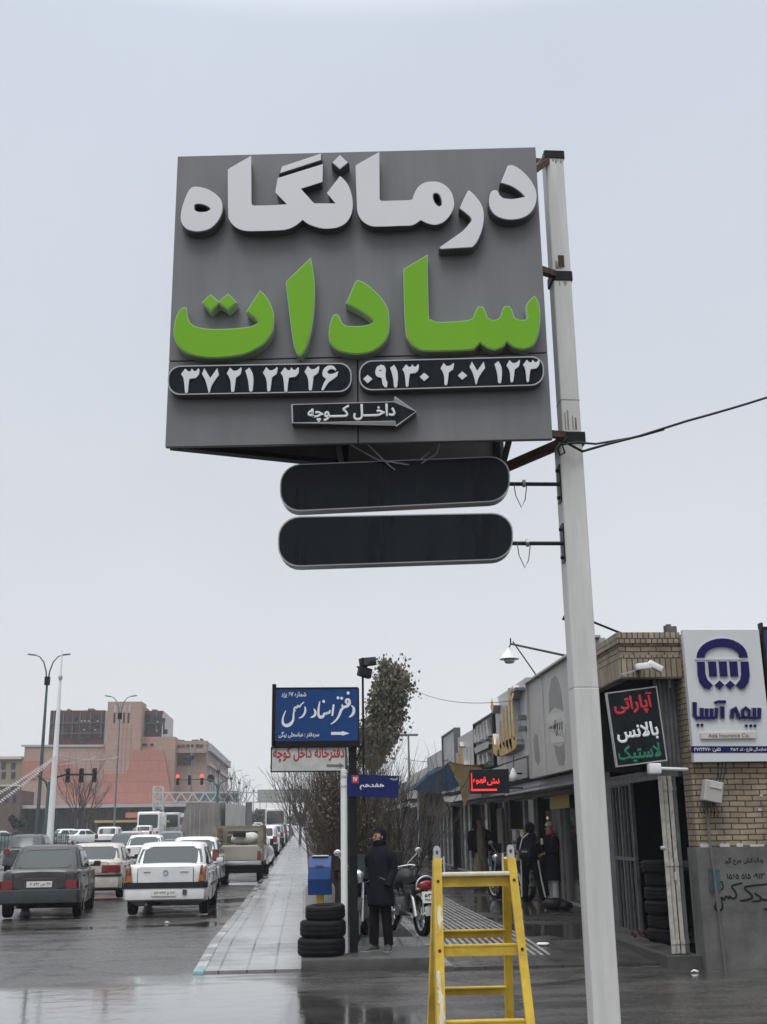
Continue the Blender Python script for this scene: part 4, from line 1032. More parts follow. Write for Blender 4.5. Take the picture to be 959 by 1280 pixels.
for x, y in ((172, 950), (210, 950), (628, 957), (670, 957), (710, 957)):
    p = ti(*ci([(x, y)])[0], -0.02); b.lathe([(0.019, -0.022), (0.019, 0.0)], (p[0], 0, p[1]), 10, 'Y')
b.build('dots', M['logoblue'], ins)
q = [ti(*p, -0.03) for p in ci([(195, 1025), (722, 1018), (715, 1075), (200, 1080)])]
strp = link_mesh('letter_strip', flat_shape([q], 0.0, 0.03, smoothing=False), M['lightcream'], ins, ang=0.5)
(a, c), (d_, e_) = ci([(265, 1030), (655, 1066)])
p0 = ti(a, c, -0.03); p1 = ti(d_, e_, -0.03)
lettering('Asia Insurance Co.', p1[0]-p0[0], p0[1]-p1[1], M['shadegrey'], strp, ((p0[0]+p1[0])/2, -0.0295, (p0[1]+p1[1])/2), bold=0.01, latin=True)
q = [ti(*p, 0) for p in ci([(105, 1150), (835, 1150), (835, 1212), (105, 1212)])]
q = [(min(p[0], 0.52), p[1]) for p in q]
bnd = link_mesh('blue_band', flat_shape([q], 0.001, 0.005, smoothing=False), M['logoblue'], ins, ang=0.5)
for s_, x0, x1 in (('تلفن: ۳۷۲۲۴۷۷۰', 130, 385), ('نمایندگی فارغ - کد ۴۱۵۰۲', 475, 815)):
    (a, c), (d_, e_) = ci([(x0, 1163), (x1, 1205)]); p0 = ti(a, c, 0); p1 = ti(d_, e_, 0)
    lettering(s_, p1[0]-p0[0], p0[1]-p1[1], M['white'], bnd, ((p0[0]+p1[0])/2, -0.0045, (p0[1]+p1[1])/2), bold=0.012)
bs2 = thing('blue_signboard', 'blue signboard with a black edge at the right border beside the insurance board', 'sign', (6.75, 14.40, 2.68))
b = MB(); b.box((0, 0.05, 0.79), (1.2, 0.08, 1.56)); b.build('panel', M['blue'], bs2)
b = MB(); b.box((-0.615, 0.05, 0.80), (0.03, 0.11, 1.72)); b.box((0, 0.05, 1.59), (1.2, 0.11, 0.03)); b.build('frame', M['black'], bs2)
eb = thing('meter_box', 'small tilted beige electric meter box on the brick wall', 'electric box', (5.215, 14.45, 2.0))
eb.rotation_euler = (0, R(12), 0)
b = MB(); b.box((0, -0.03, 0.14), (0.24, 0.16, 0.27), bev=0.012, seg=1); b.build('case', M['cream'], eb)
b = MB(); b.box((0.01, -0.115, 0.22), (0.16, 0.012, 0.07)); b.build('window', M['dirtwhite'], eb)
b = MB(); random.seed(9)
for k in range(6): b.tube([(-0.1+0.03*k, -0.02, 0.0), (-0.14+0.05*k, -0.05, -0.10), (-0.1+0.04*k, -0.03, -0.16)], 0.006, 5)
for k in range(3): b.tube([(0.05+0.04*k, -0.02, 0.27), (0.06+0.05*k, 0.0, 0.6), (0.0+0.09*k, 0.02, 1.0)], 0.006, 5)
b.build('wires', M['black'], eb)
cd = thing('wall_conduit', 'thin vertical conduit pipe running down the rendered wall from the meter box', 'pipe', (5.19, 14.46, 0.0))
b = MB(); b.tube([(-0.02, 0, 1.98), (-0.02, 0, 1.5), (0.0, -0.0, 1.15), (0.02, 0, 0.4), (0.03, 0, 0.0)], 0.018, 8); b.build('tube', M['plaster'], cd)
b = MB(); b.tube([(-0.05, 0.02, 1.2), (-0.055, 0.02, 0.93), (-0.04, 0.02, 0.9)], 0.012, 6); b.box((0.01, 0.03, 1.05), (0.14, 0.01, 0.26)); b.build('blue_tape', mat('grey blue tape', (0.05, 0.085, 0.11), 0.6, var=0.4, scale=10), cd)
ll = thing('led_floodlight', 'white led floodlight on a short arm at the garage door head', 'lamp', (4.95, 14.55, 2.44))
b = MB(); b.tube([(0.06, 0.05, -0.01), (-0.33, -0.05, 0.0)], 0.022, 8); b.build('arm', M['whitepaint'], ll)
b = MB(); b.box((-0.42, -0.06, 0.0), (0.16, 0.13, 0.13), bev=0.015); b.build('head', M['whitepaint'], ll)
b = MB(); b.box((-0.42, -0.06, -0.068), (0.13, 0.10, 0.01)); b.build('lens', M['edge'], ll)
sp2 = thing('spotlight', 'white double spotlight on the brick parapet above the black sign', 'lamp', (4.45, 14.42, 3.70))
for x, rz_ in ((0.16, -35), (0.0, 60)):
    b = MB(); Rm_ = Matrix.Rotation(R(rz_), 3, 'Z')
    b.box((x, -0.06, 0.05), (0.20, 0.09, 0.085), rot=Matrix.Rotation(R(28 if x > 0.1 else -6), 3, 'Y'), bev=0.015); b.build('head', M['whitepaint'], sp2)
b = MB(); b.bar((-0.3, -0.03, -0.05), (0.05, -0.02, 0.04), 0.025, 0.02); b.box((-0.02, 0.06, 0.04), (0.08, 0.16, 0.05)); b.build('bracket', M['edge'], sp2)
# graffiti and stencilled advert
gf = thing('wall_writing', 'black stencilled advert and sprayed tow truck graffiti on the grey rendered wall', 'graffiti', (5.6, 14.497, 1.0))
tg = tracer((5.6, 14.497, 1.0), 0); cg = crop(860, 1040, 8.0)
st = px_strokes(cg, [
 [(350,505,14),(322,500,14),(305,535,14),(330,575,14),(352,555,14),(345,515,14)],
 [(545,510,14),(440,540,16),(470,590,16),(485,640,16),(450,668,16),(415,640,14),(410,665,16),(375,640,14),(365,680,16),(335,650,14),(345,720,18),(340,770,18),(300,790,20),(272,755,18),(285,705,12)],
 [(790,520,14),(570,550,16),(620,610,18),(645,650,18),(600,675,18),(520,690,14)],
 [(665,610,16),(710,640,16),(735,670,18),(700,690,18),(645,690,14)], [(740,672,16),(795,680,16)], [(760,765,16),(795,775,16)]], tg, 0.0, 8.0)
brush(st, lambda p: (p[0], p[1]), 0.0, 0.002).build('spray_stroke', M['black'], gf, smooth=False)
for s_, x0, x1, y0, y1 in (('یدک کش جرج گیر', 365, 755, 250, 328), ('۰۹۱۳ ۵۱۵ ۱۵۶۵', 388, 765, 405, 470)):
    fit_crop(s_, cg, x0, x1, y0, y1, tg, -0.0, M['black'], gf, bold=0.02, depth=0.002, name='stencil_text')

# ------------------------------------------------------------------ shop row
def shop(y0, y1, h, label, wallm, col_y=None):
    z = gz((y0+y1)/2)
    t = thing('shop_building', label, 'building', (5.7, (y0+y1)/2, z), 0, 'shop units along the pavement')
    L = y1-y0
    b = MB(); b.box((2.6, 0, h/2), (4.4, L-0.01, h)); b.build('wall', wallm, t)
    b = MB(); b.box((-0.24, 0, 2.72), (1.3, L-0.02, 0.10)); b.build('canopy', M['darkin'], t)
    b = MB(); b.box((0.05, 0, 1.28), (0.06, L-0.25, 2.24)); g_ = b.build('shopfront_glass', M['shopglass'], t)
    b = MB(); n = max(2, int(L/1.1))
    for k in range(n+1): b.box((0.0, -L/2+0.12+(L-0.24)*(k/n)**(1.0+0.35*math.sin(y0)), 1.28), (0.07, 0.045, 2.26))
    for zz in (0.17, 2.40): b.box((0.0, 0, zz), (0.06, L-0.2, 0.05))
    b.build('frame', M['alu'], g_)
    b = MB(); b.box((-0.12, 0, 2.52), (0.30, L-0.06, 0.24), bev=0.03); b.build('shutter_box', M['shutter'], t)
    b = MB(); b.box((-0.86, 0, 2.56), (0.06, L-0.04, 0.2), rot=Matrix.Rotation(R(12), 3, 'Y')); b.build('valance', M['shutter'] if int(y0) % 2 else M['cream'], t)
    if int(y0) in (23, 30): b = MB(); b.box((-0.06, 0.3, 1.2), (0.06, 0.9, 2.0)); b.build('door_panel', M['clothgrey'] if y0 < 25 else M['tunic_'], t)
    b = MB(); b.box((-0.05, L/2-0.09, 1.35), (0.22, 0.16, 2.65)); b.build('pier', M['black'], t)
    b = MB(); b.box((0.3, 0, 0.06), (1.0, L-0.02, 0.17)); b.build('plinth', M['concrete'], t)
    return t
shops = [(19.52, 23.0, 4.3, 'shop unit behind the beige cup hoarding next to the garage', 'hoard'), (23.0, 27.2, 4.5, 'shop unit with the red led sign behind the large gold lettered board', 'cream'), (27.2, 30.9, 4.2, 'shop unit behind the dark framed board', 'gategrey'),
         (30.9, 34.2, 4.2, 'shop unit behind the narrow silver board with gold letters', 'cream'), (34.2, 38.0, 4.4, 'shop unit behind the plain pale panel past the awning', 'dirtwhite'), (38.0, 43.0, 4.0, 'shop unit with a low ribbed grey fascia past the awning', 'concgrey'),
         (43.2, 52, 3.9, 'low grey shop block behind the bare street trees', 'concgrey'), (52.2, 68, 4.4, 'long cream shop block far along the pavement', 'cream'), (68.2, 95, 4.0, 'farthest brown shop block along the pavement', 'clothgrey')]
for (y0, y1, h, lab, wm) in shops: shop(y0, y1, h, lab, M[wm])
M['warmlit'] = emat('warm shop lamp', (1.0, 0.62, 0.28), 0.55)
ld2 = thing('lit_display', 'warm lit display strip in the shop window under the gold lettered board', 'display', (5.60, 26.2, pv(26)+0.9))
b = MB(); b.box((0.03, 0, 0.5), (0.03, 0.62, 1.1)); b.build('frame', M['black'], ld2)
b = MB(); random.seed(14)
for k in range(12): b.box((0.008, random.uniform(-0.24, 0.24), random.uniform(0.05, 0.95)), (0.02, 0.07, 0.06))
b.each('lamp', M['warmlit'], ld2, smooth=False)
random.seed(15)
for k, (y, m_, lab) in enumerate(((28.3, 'poster', 'yellow crate standing outside the shop behind the framed board'), (29.4, 'dirtwhite', 'white carton standing outside the shop behind the framed board'), (32.4, 'tileblue', 'blue crate outside the shop beside the awning'), (33.3, 'clothgrey', 'grey sack outside the shop beside the awning'), (22.2, 'dirtwhite', 'white notice sheet leaning on the shop glass by the pole'), (21.4, 'cream', 'pale upright display stand in front of the shop glass by the pole'))):
    o = thing('shop_goods', lab, 'goods', (5.42, y, pv(y)))
    h_ = 1.5 if 'stand' in lab else 0.9 if 'sheet' in lab else random.uniform(0.4, 0.7)
    b = MB(); b.box((0, 0, h_/2), (0.10 if h_ > 0.8 else 0.4, 0.5, h_), bev=0.02); b.box((0, 0, h_+0.012), (0.12 if h_ > 0.8 else 0.44, 0.54, 0.03)); b.build('body', M[m_], o)
    b = MB(); b.box((-0.06 if h_ > 0.8 else -0.205, 0, h_*0.6), (0.012, 0.4, h_*0.25)); b.build('label_panel', M['whitepaint'] if m_ != 'dirtwhite' else M['redtxt'], o)
def board(name, y0, y1, z0, z1, x, label, m, thick=0.10, tilt=0.0, frame=None):
    """signboard facing the street (-X); local +Y runs away from the camera"""
    t = thing(name, label, 'sign', (x, y0, z0), R(tilt))
    L = y1-y0; H = z1-z0
    b = MB(); b.box((thick/2, L/2, H/2), (thick, L, H), bev=0.006, seg=1); b.build('panel', m, t)
    b = MB()
    for yy in (0.15, L-0.15): b.box((0.45, yy, 0.25), (0.75, 0.05, 0.05)); b.box((0.45, yy, H-0.3), (0.75, 0.05, 0.05))
    b.build('support_bracket', M['black'], t)
    if frame:
        b = MB()
        for yy in (-0.02, L+0.02): b.box((thick/2, yy, H/2), (thick+0.10, 0.09, H+0.1))
        for zz in (-0.02, H+0.02): b.box((thick/2, L/2, zz), (thick+0.08, L+0.12, 0.05))
        b.build('frame', frame, t)
    return t
def side_shape(name, t, pts, m, d, bev=0.0, smoothing=True):
    """outline (y, z) laid on the street face of a board, raised by d"""
    me = flat_shape([[(-y, z) for y, z in pts]], 0.0, d, bev, smoothing)
    for v in me.vertices: v.co = (v.co.y, -v.co.x, v.co.z)
    return link_mesh(name, me, m, t, ang=0.6)
A = board('cup_hoarding', 17.0, 22.8, 2.68, 4.58, 4.6, 'large beige cafe hoarding with a faded grey cup print behind the white pole', M['hoard'])
b = MB(); b.box((-0.03, 2.9, 1.92), (0.1, 5.82, 0.035)); b.box((-0.02, 5.80, 0.95), (0.06, 0.03, 1.9)); b.box((-0.015, 4.35, 0.95), (0.01, 0.012, 1.88)); b.box((-0.015, 2.0, 0.95), (0.01, 0.012, 1.88)); b.build('edge_trim', M['cream'], A)
side_shape('cup_print', A, [(y+1.2, z) for y, z in [(1.55, 1.05), (1.65, 1.45), (1.95, 1.72), (2.35, 1.72), (2.65, 1.45), (2.70, 1.12), (2.3, 1.18), (1.9, 1.12)]], M['hoardshape'], 0.004)
side_shape('cup_print', A, [(y+1.2, z) for y, z in [(1.6, 0.25), (1.75, 0.10), (2.1, 0.12), (2.3, 0.30), (2.42, 0.52), (2.0, 0.45), (1.62, 0.48)]], M['hoardshape'], 0.004)
side_shape('cup_print', A, [(y+1.2, z) for y, z in [(3.75, 0.32), (3.95, 0.22), (4.2, 0.32), (4.28, 0.75), (4.1, 0.86), (3.85, 0.80)]], M['hoardshape'], 0.004)
side_shape('cup_band', A, [(y+1.2, z) for y, z in [(1.45, 1.02), (2.85, 1.10), (2.9, 0.95), (2.6, 0.55), (1.55, 0.5), (1.4, 0.8)]], M['hoardlight'], 0.005)
b = MB(); random.seed(8)
for k in range(7):
    y = 2.8+0.17*k; b.tube([(-0.008, y, 0.60+0.03*k), (-0.008, y+0.1, 0.72+0.02*k), (-0.008, y+0.02, 0.86), (-0.008, y+0.16, 0.92)], 0.014, 4)
for yy, zz, r0 in ((3.35, 0.80, 0.14), (3.35, 0.80, 0.09)):
    b.tube([(-0.008, yy+r0*math.cos(R(20*k)), zz+r0*math.sin(R(20*k))) for k in range(19)], 0.010, 4)
b.each('cup_ornament', M['hoardshape'], A)
def gold_letters(t, spec, d=0.16, face='gold', body='edge'):
    for k, pts in enumerate(spec):
        o = side_shape('letter', t, pts, M[body], d*0.94)
        me = flat_shape([[(-y, z) for y, z in pts]], -d*0.94, d*0.06)
        for v in me.vertices: v.co = (v.co.y, -v.co.x, v.co.z)
        link_mesh('letter_face', me, M[face], o, ang=0.6)
Bd = board('gold_letter_board', 22.95, 26.9, 3.16, 4.75, 4.6, 'big silver signboard with raised gold letters above the red led sign', M['silverboard'])
vb = lambda y, z, w, h: [(y, z), (y+w*0.2, z-h*0.06), (y+w, z+h*0.1), (y+w*0.85, z+h), (y+w*0.45, z+h*1.06), (y+w*0.3, z+h*0.5)]
gold_letters(Bd, [[(y, z*1.16+0.02) for y, z in q_] for q_ in [vb(0.7, 0.32, 0.34, 0.85), vb(1.1, 0.18, 0.30, 1.05), vb(1.5, 0.2, 0.30, 0.75), vb(1.95, 0.26, 0.28, 0.7), vb(2.4, 0.25, 0.26, 0.5), [(2.9, 0.25), (3.05, 0.12), (3.5, 0.2), (3.65, 0.45), (3.5, 0.6), (3.35, 0.38), (3.1, 0.36), (3.0, 0.5)],
  [(0.55, 0.25), (0.75, 0.14), (2.5, 0.10), (2.75, 0.22), (2.5, 0.34), (0.75, 0.34)], [(3.2, 1.15), (3.45, 1.0), (3.7, 1.15), (3.45, 1.32)], [(0.5, 1.15), (0.75, 1.03), (1.0, 1.15), (0.75, 1.29)]]])
b = MB(); b.box((-0.10, 0.25, 0.55), (0.16, 0.18, 0.10)); b.box((-0.10, 0.25, 0.78), (0.16, 0.18, 0.10)); b.box((-0.12, 0.35, 1.36), (0.2, 0.5, 0.06)); b.each('small_letter', M['shadegrey'], Bd)
Cd = board('framed_board', 27.3, 30.4, 3.22, 4.42, 4.62, 'dark framed signboard with grey letters between two gold lettered boards', M['darkboard'], frame=M['black'])
gold_letters(Cd, [vb(0.3, 0.7, 0.4, 0.4), vb(0.8, 0.65, 0.35, 0.45), vb(1.3, 0.7, 0.4, 0.35), vb(1.9, 0.68, 0.4, 0.4), vb(2.4, 0.7, 0.4, 0.35), [(0.3, 0.5), (0.4, 0.42), (2.6, 0.42), (2.7, 0.52), (2.5, 0.58), (0.4, 0.58)], vb(0.5, 0.1, 0.3, 0.2), vb(1.1, 0.08, 0.4, 0.2), vb(1.8, 0.1, 0.5, 0.22)], d=0.10, face='edge', body='shadegrey')
Dd = board('narrow_gold_board', 30.75, 33.8, 3.0, 4.35, 4.6, 'narrow silver board with pale gold letters at the tarpaulin awning', M['silverboard'])
gold_letters(Dd, [vb(0.9, 0.3, 0.4, 0.6), vb(1.4, 0.25, 0.35, 0.7), vb(1.9, 0.3, 0.3, 0.5), vb(2.4, 0.25, 0.3, 0.6), [(0.8, 0.25), (1.0, 0.12), (2.6, 0.15), (2.7, 0.3), (2.4, 0.36), (1.0, 0.36)], [(1.5, 1.0), (1.75, 0.88), (2.0, 1.0), (1.75, 1.14)]], d=0.13)
Ed = board('plain_panel', 34.3, 37.4, 3.6, 4.66, 4.6, 'plain pale grey fascia panel past the tarpaulin awning', M['silverboard'], frame=M['gategrey'])
Fd = board('ribbed_fascia', 37.8, 42.5, 3.5, 4.30, 4.6, 'low ribbed grey fascia at the far end of the signboards', ribbed('ribbed sheet', (0.36, 0.37, 0.38), 0.3, 0.4, axis=1), frame=None)
led = thing('led_sign', 'black led sign with lit red writing hanging out over the pavement', 'led sign', (3.92, 24.0, 2.44))
tl = tracer((3.92, 24.0, 2.44), 0)
b = MB(); b.box((0, 0.06, 0.245), (0.84, 0.12, 0.50), bev=0.008, seg=1); b.build('case', M['blackplastic'], led)
b = MB(); b.bar((0.40, 0.06, 0.4), (0.72, 0.06, 0.4), 0.03); b.bar((0.40, 0.06, 0.1), (0.72, 0.06, 0.1), 0.03); b.build('bracket', M['black'], led)
cl = crop(560, 860, 8.0)
b = MB()
for (x0, y0, x1, y1) in ((233, 850, 245, 1028), (233, 1012, 490, 1026)):
    p0 = tl(*cl([(x0, y0)])[0], 0); p1 = tl(*cl([(x1, y1)])[0], 0)
    b.box(((p0[0]+p1[0])/2, -0.002, (p0[1]+p1[1])/2), (p1[0]-p0[0], 0.006, p0[1]-p1[1]))
b.build('led_border', M['redlit'], led, smooth=False)
fit_crop('قهوه', cl, 252, 380, 890, 962, tl, 0.001, M['redlit'], led, bold=0.004, depth=0.004)
fit_crop('نش', cl, 392, 515, 905, 972, tl, 0.001, M['redlit'], led, bold=0.004, depth=0.004)
yp = thing('poster', 'yellow poster fixed to the shop glass beside the white pole', 'poster', (5.58, 24.9, pv(24.9)+2.0))
b = MB(); b.box((0.02, 0, 0.27), (0.02, 1.9, 0.56)); b.build('sheet', M['poster'], yp)
b = MB(); b.box((0.006, -0.2, 0.42), (0.006, 0.9, 0.07)); b.box((0.006, -0.1, 0.3), (0.006, 0.6, 0.04)); b.build('printed_band', M['signred'], yp, smooth=False)
for name, lab, loc, lx, ax in (('wall_lamp', 'white dome lamp on a long arm above the beige hoarding', (4.6, 21.7, 4.58), None, 0),):
    wl = thing(name, lab, 'lamp', loc)
    p_end = Vector((-0.3, 1.2, 0.86)); root_ = Vector((0.1, -2.6, 0.0))
    b = MB(); b.tube([root_, p_end], 0.022, 8); b.build('arm', M['black'], wl)
    b = MB(); b.tube([(0.0, 0.05, 0.0), p_end+Vector((0.03, -0.1, 0.03))], 0.014, 6); b.box((0, 0.02, 0.03), (0.12, 0.1, 0.06)); b.build('stay', M['black'], wl)
    c = p_end+Vector((-0.02, 0.12, -0.12))
    b = MB(); b.lathe([(0.04, 0.06), (0.06, 0.02), (0.10, -0.03), (0.17, -0.12), (0.21, -0.18), (0.20, -0.19), (0.02, -0.16)], c, 18); b.build('shade', M['whitepaint'], wl)
    b = MB(); b.lathe([(0.01, -0.17), (0.11, -0.18), (0.11, -0.24), (0.08, -0.27), (0.01, -0.275)], c, 14); b.build('glass', M['alu'], wl)
    b = MB(); b.tube([p_end+Vector((0, 0.0, 0.12)), p_end, c+Vector((0, 0, 0.05))], 0.014, 6); b.build('hook', M['black'], wl)
w2 = thing('wall_lamp', 'black arm lamp on the brick parapet passing behind the white pole', 'lamp', (4.30, 14.62, 4.22))
b = MB(); b.tube([(0, 0, 0.0), (-0.42, -0.15, 0.13), (-0.80, -0.3, 0.24)], 0.016, 8); b.build('arm', M['black'], w2)
b = MB(); b.lathe([(0.03, 0.04), (0.05, 0.0), (0.085, -0.05), (0.09, -0.07), (0.01, -0.06)], (-0.82, -0.3, 0.22), 14); b.build('shade', M['black'], w2)
bl_ = thing('hanging_bulb', 'white hanging bulb lamp beside the led sign', 'lamp', (4.42, 23.9, 2.75))
b = MB(); b.lathe([(0.02, 0.2), (0.04, 0.16), (0.09, 0.04), (0.085, -0.02), (0.05, -0.07), (0.005, -0.08)], seg=14); b.build('bulb', M['whitepaint'], bl_)
b = MB(); b.tube([(0, 0, 0.18), (0.02, 0, 0.45)], 0.008, 5); b.build('cord', M['black'], bl_)
aw = thing('tarpaulin_awning', 'sagging blue and tan tarpaulin awning over the pavement', 'awning', (4.4, 29.0, 0))
def sheet(P, n, m, sag, name, t):
    b = MB(); rows = []
    for i in range(n+1):
        u = i/n; row = []
        for j in range(n+1):
            v = j/n
            p = (Vector(P[0])*(1-u)*(1-v)+Vector(P[1])*u*(1-v)+Vector(P[2])*u*v+Vector(P[3])*(1-u)*v)
            p.z -= sag*math.sin(math.pi*u)*math.sin(math.pi*v)+0.03*math.sin(7*u+5*v); row.append(p)
        rows.append(row)
    rv = [[b.bm.verts.new(p) for p in r] for r in rows]
    for i in range(n):
        for j in range(n): b._f((rv[i][j], rv[i+1][j], rv[i+1][j+1], rv[i][j+1]))
    ex = bmesh.ops.solidify(b.bm, geom=b.bm.faces[:], thickness=0.012)
    return b.build(name, m, t, ang=1.0)
sheet([(-0.7, 0, 3.38), (-1.55, 0.1, 2.78), (-1.6, 5, 2.7), (-0.7, 5, 3.35)], 8, M['tileblue'], 0.12, 'blue_sheet', aw)
sheet([(-0.68, 0.0, 3.40), (-0.68, 5, 3.37), (0.3, 5, 3.2), (0.25, 0.0, 3.25)], 8, M['tiletan'], 0.1, 'tan_sheet', aw)
sheet([(-0.72, -0.03, 3.36), (-1.62, -0.02, 2.72), (-1.05, -0.05, 2.58), (-0.45, -0.04, 2.75)], 6, M['tileblue'], 0.04, 'blue_sheet', aw)
sheet([(-0.71, -0.04, 3.37), (-0.44, -0.05, 2.75), (-0.36, -0.06, 2.2), (0.15, -0.03, 3.2)], 6, M['tiletan'], 0.05, 'tan_sheet', aw)
sheet([(-1.5, 0.15, 2.74), (-0.95, 0.12, 2.8), (-0.7, 0.1, 2.0), (-1.45, 0.2, 2.1)], 6, M['clothgrey'], 0.05, 'hanging_cloth', aw)
for x, y in ((-1.5, 0.2), (-1.55, 4.9)):
    b = MB(); b.tube([(x, y, gz(29)), (x, y, 2.76)], 0.02, 6); b.build('support_pole', M['edge'], aw)

# ------------------------------------------------------------------ far left: mall and neighbours
M['mallbeige'] = brick_mat('beige mall cladding', (0.335, 0.225, 0.182), (0.315, 0.212, 0.172), (0.24, 0.17, 0.13), bw=3.2, rh=1.6, ms=0.03, dirt=0.12)
M['mallsalmon'] = brick_mat('salmon mall cladding', (0.345, 0.150, 0.115), (0.325, 0.142, 0.109), (0.23, 0.11, 0.075), bw=3.2, rh=1.6, ms=0.03, dirt=0.12)
M['mallglass'] = mat('maroon curtain wall', (0.085, 0.027, 0.027), 0.25, var=0.4, scale=0.25)
M['farwin'] = mat('far window glass', (0.02, 0.024, 0.028), 0.3)
M['farwhite'] = mat('far white cladding', (0.38, 0.37, 0.36), 0.6, var=0.1, scale=0.4)
MY = 180.0; MZ = gz(MY)
mall = thing('shopping_mall', 'large salmon and beige mall with a slotted tower and maroon glass upper floors', 'building', (-32.5, MY, MZ))
def at(px, py, Y):
    d = CF + CR*((px-479.5)/FPX) + CU*((640-py)/FPX); return CAMLOC + d*(Y/d.y)
def mbox(b, x0, x1, yb, yt, y0, y1, ref):
    """box whose front face spans photo columns x0..x1 and rows yt..yb at depth y0"""
    p = at(x0, (yt+yb)/2, y0); q = at(x1, (yt+yb)/2, y0); t = at((x0+x1)/2, yt, y0); u = at((x0+x1)/2, yb, y0)
    b.box(((p.x+q.x)/2-ref.x, (y0+y1)/2-ref.y, (t.z+u.z)/2-ref.z), (q.x-p.x, y1-y0, t.z-u.z)); return b
MR = mall.location
b = MB(); mbox(b, 27, 131, 1045, 931, MY, MY+50, MR); mbox(b, 172, 217, 1045, 921, MY, MY+9, MR); b.build('cladding', M['mallbeige'], mall)
b = MB(); mbox(b, 130.5, 174, 1045, 877, MY-2, MY+3, MR); b.build('tower', M['mallbeige'], mall)
b = MB(); mbox(b, 62, 131, 931, 888, MY+1.5, MY+40, MR); mbox(b, 173, 203.5, 921.5, 888.5, MY+1.5, MY+16, MR); ug = b.build('glazed_upper_floor', M['mallglass'], mall)
b = MB(); random.seed(2)
for k in range(34):
    x = random.choice([random.uniform(66, 126), random.uniform(176, 203)]); y = random.uniform(892, 924 if x < 130 else 914); w = random.uniform(4, 9); h = random.uniform(4, 8)
    mbox(b, x, x+w, y+h, y, MY+1.4-0.01*k, MY+1.6, MR)
b.each('window', M['farwin'], ug, smooth=False)
b = MB()
for x in (66, 78, 90, 99, 112, 126, 180, 195): mbox(b, x, x+1.4, 922 if x < 130 else 915, 889.5, MY+1.1, MY+1.6, MR)
for y in (903, 916):
    mbox(b, 62.5, 130, y+1.3, y, MY+1.0, MY+1.6, MR); 
    if y < 910: mbox(b, 174, 203, y+1.3, y, MY+1.0, MY+1.6, MR)
b.each('mullion', M['gategrey'], ug, smooth=False)
b = MB()
for x, y in ((69, 901), (73, 901), (101, 901), (105, 901), (110, 901), (121, 901), (104, 912), (118, 912), (178, 902), (196, 902), (177, 913), (195, 913)): mbox(b, x, x+2.2, y+1.0, y-0.6, MY+0.9, MY+1.0, MR)
b.each('lit_spot', M['farwhite'], ug, smooth=False)
b = MB(); mbox(b, 202.5, 204, 921, 893, MY+1.3, MY+1.6, MR); 
b.build('corner_fin', M['farwhite'], ug, smooth=False)
b = MB()
for x in (143, 155.5, 161): mbox(b, x, x+2.2, 890.5, 881, MY-2.05, MY-1.9, MR)
b.each('tower_slot', M['farwhite'], mall, smooth=False)
b = MB()
for x in (142, 154, 159.5): mbox(b, x, x+2.2, 904, 891, MY-2.05, MY-1.9, MR)
for y in (971, 981, 990, 998):
    for x in (129.5, 133.5): mbox(b, x, x+1.8, y+3.4, y, MY-2.05, MY-1.9, MR)
b.each('tower_window', M['farwin'], mall, smooth=False)
b = MB()
for x in (147, 152, 157, 163): mbox(b, x, x+0.7, 967, 905, MY-2.06, MY-1.9, MR)
mbox(b, 130.5, 158, 968, 967.2, MY-2.06, MY-1.9, MR)
b.each('tower_groove', M['mallsalmon'], mall, smooth=False)
def mpoly(pxs, name, m, off=0.12):
    P = [at(x, y, MY) for x, y in pxs]; bb = MB()
    bb.loft([[(p.x-MR.x, p.y-MR.y-off, p.z-MR.z) for p in P], [(p.x-MR.x, p.y-MR.y+0.02, p.z-MR.z) for p in P]])
    return bb.build(name, m, mall, smooth=False)
mpoly([(28, 951), (84, 951), (101, 962), (100, 975), (129, 1002), (129, 1022), (105, 1022), (97, 1012), (78, 990), (60, 972), (27, 975)], 'salmon_cladding', M['mallsalmon'])
mpoly([(169, 939), (205, 939), (209, 955), (216, 1000), (216, 1022), (132, 1022), (132, 969), (161, 968)], 'salmon_cladding', M['mallsalmon'], 2.1)
mpoly([(27, 931), (130.5, 931), (130.5, 933.5), (27, 933.5)], 'roof_coping', M['farwhite'], 0.2)
# right wing: lower front with a cornice and a long flank along the road
p0 = at(217, 1000, MY+4); p1 = at(257, 1000, MY+4); zt_ = at(237, 926, MY+4).z
b = MB(); b.box(((p0.x+p1.x)/2-MR.x, 30, (zt_-MZ)/2), (p1.x-p0.x, 52, zt_-MZ)); b.build('wing', M['mallbeige'], mall)
b = MB(); mbox(b, 216.5, 258, 941, 926.5, MY+2.5, MY+30, MR); b.build('wing_cornice', M['mallbeige'], mall)
b = MB(); mbox(b, 221.5, 239, 956.5, 946.5, MY+3.8, MY+4.2, MR)
for k in range(4):
    y = 12+10*k; b.box((p1.x-MR.x+0.05, y+2, zt_-MZ-6.5), (0.2, 6.0, 3.2)); b.box((p1.x-MR.x+0.05, y+2, zt_-MZ-11), (0.2, 6.0, 2.4))
b.each('wing_window', M['farwin'], mall, smooth=False)
b = MB()
for k in range(4): b.box((p1.x-MR.x+0.06, 12+10*k-2.2, zt_-MZ-8), (0.25, 1.2, 9)); 
b.box((p1.x-MR.x+0.1, 30, zt_-MZ-1.0), (1.0, 50, 1.2)); b.box((p1.x-MR.x+0.1, 30, zt_-MZ-3.6), (0.6, 50, 0.5)); b.each('flank_band', M['farwhite'], mall, smooth=False)
b = MB()
for x0, x1 in ((170, 176), (176.5, 187), (191, 195)): mbox(b, x0-3, x1-3, 932, 929.5, MY-0.12, MY, MR)
for x0, x1 in ((222, 226), (227.5, 231), (233, 237), (239, 242), (245, 254)): mbox(b, x0, x1, 933.5, 930.5, MY+2.35, MY+2.5, MR)
b.build('facade_lettering', M['farwin'], mall, smooth=False)
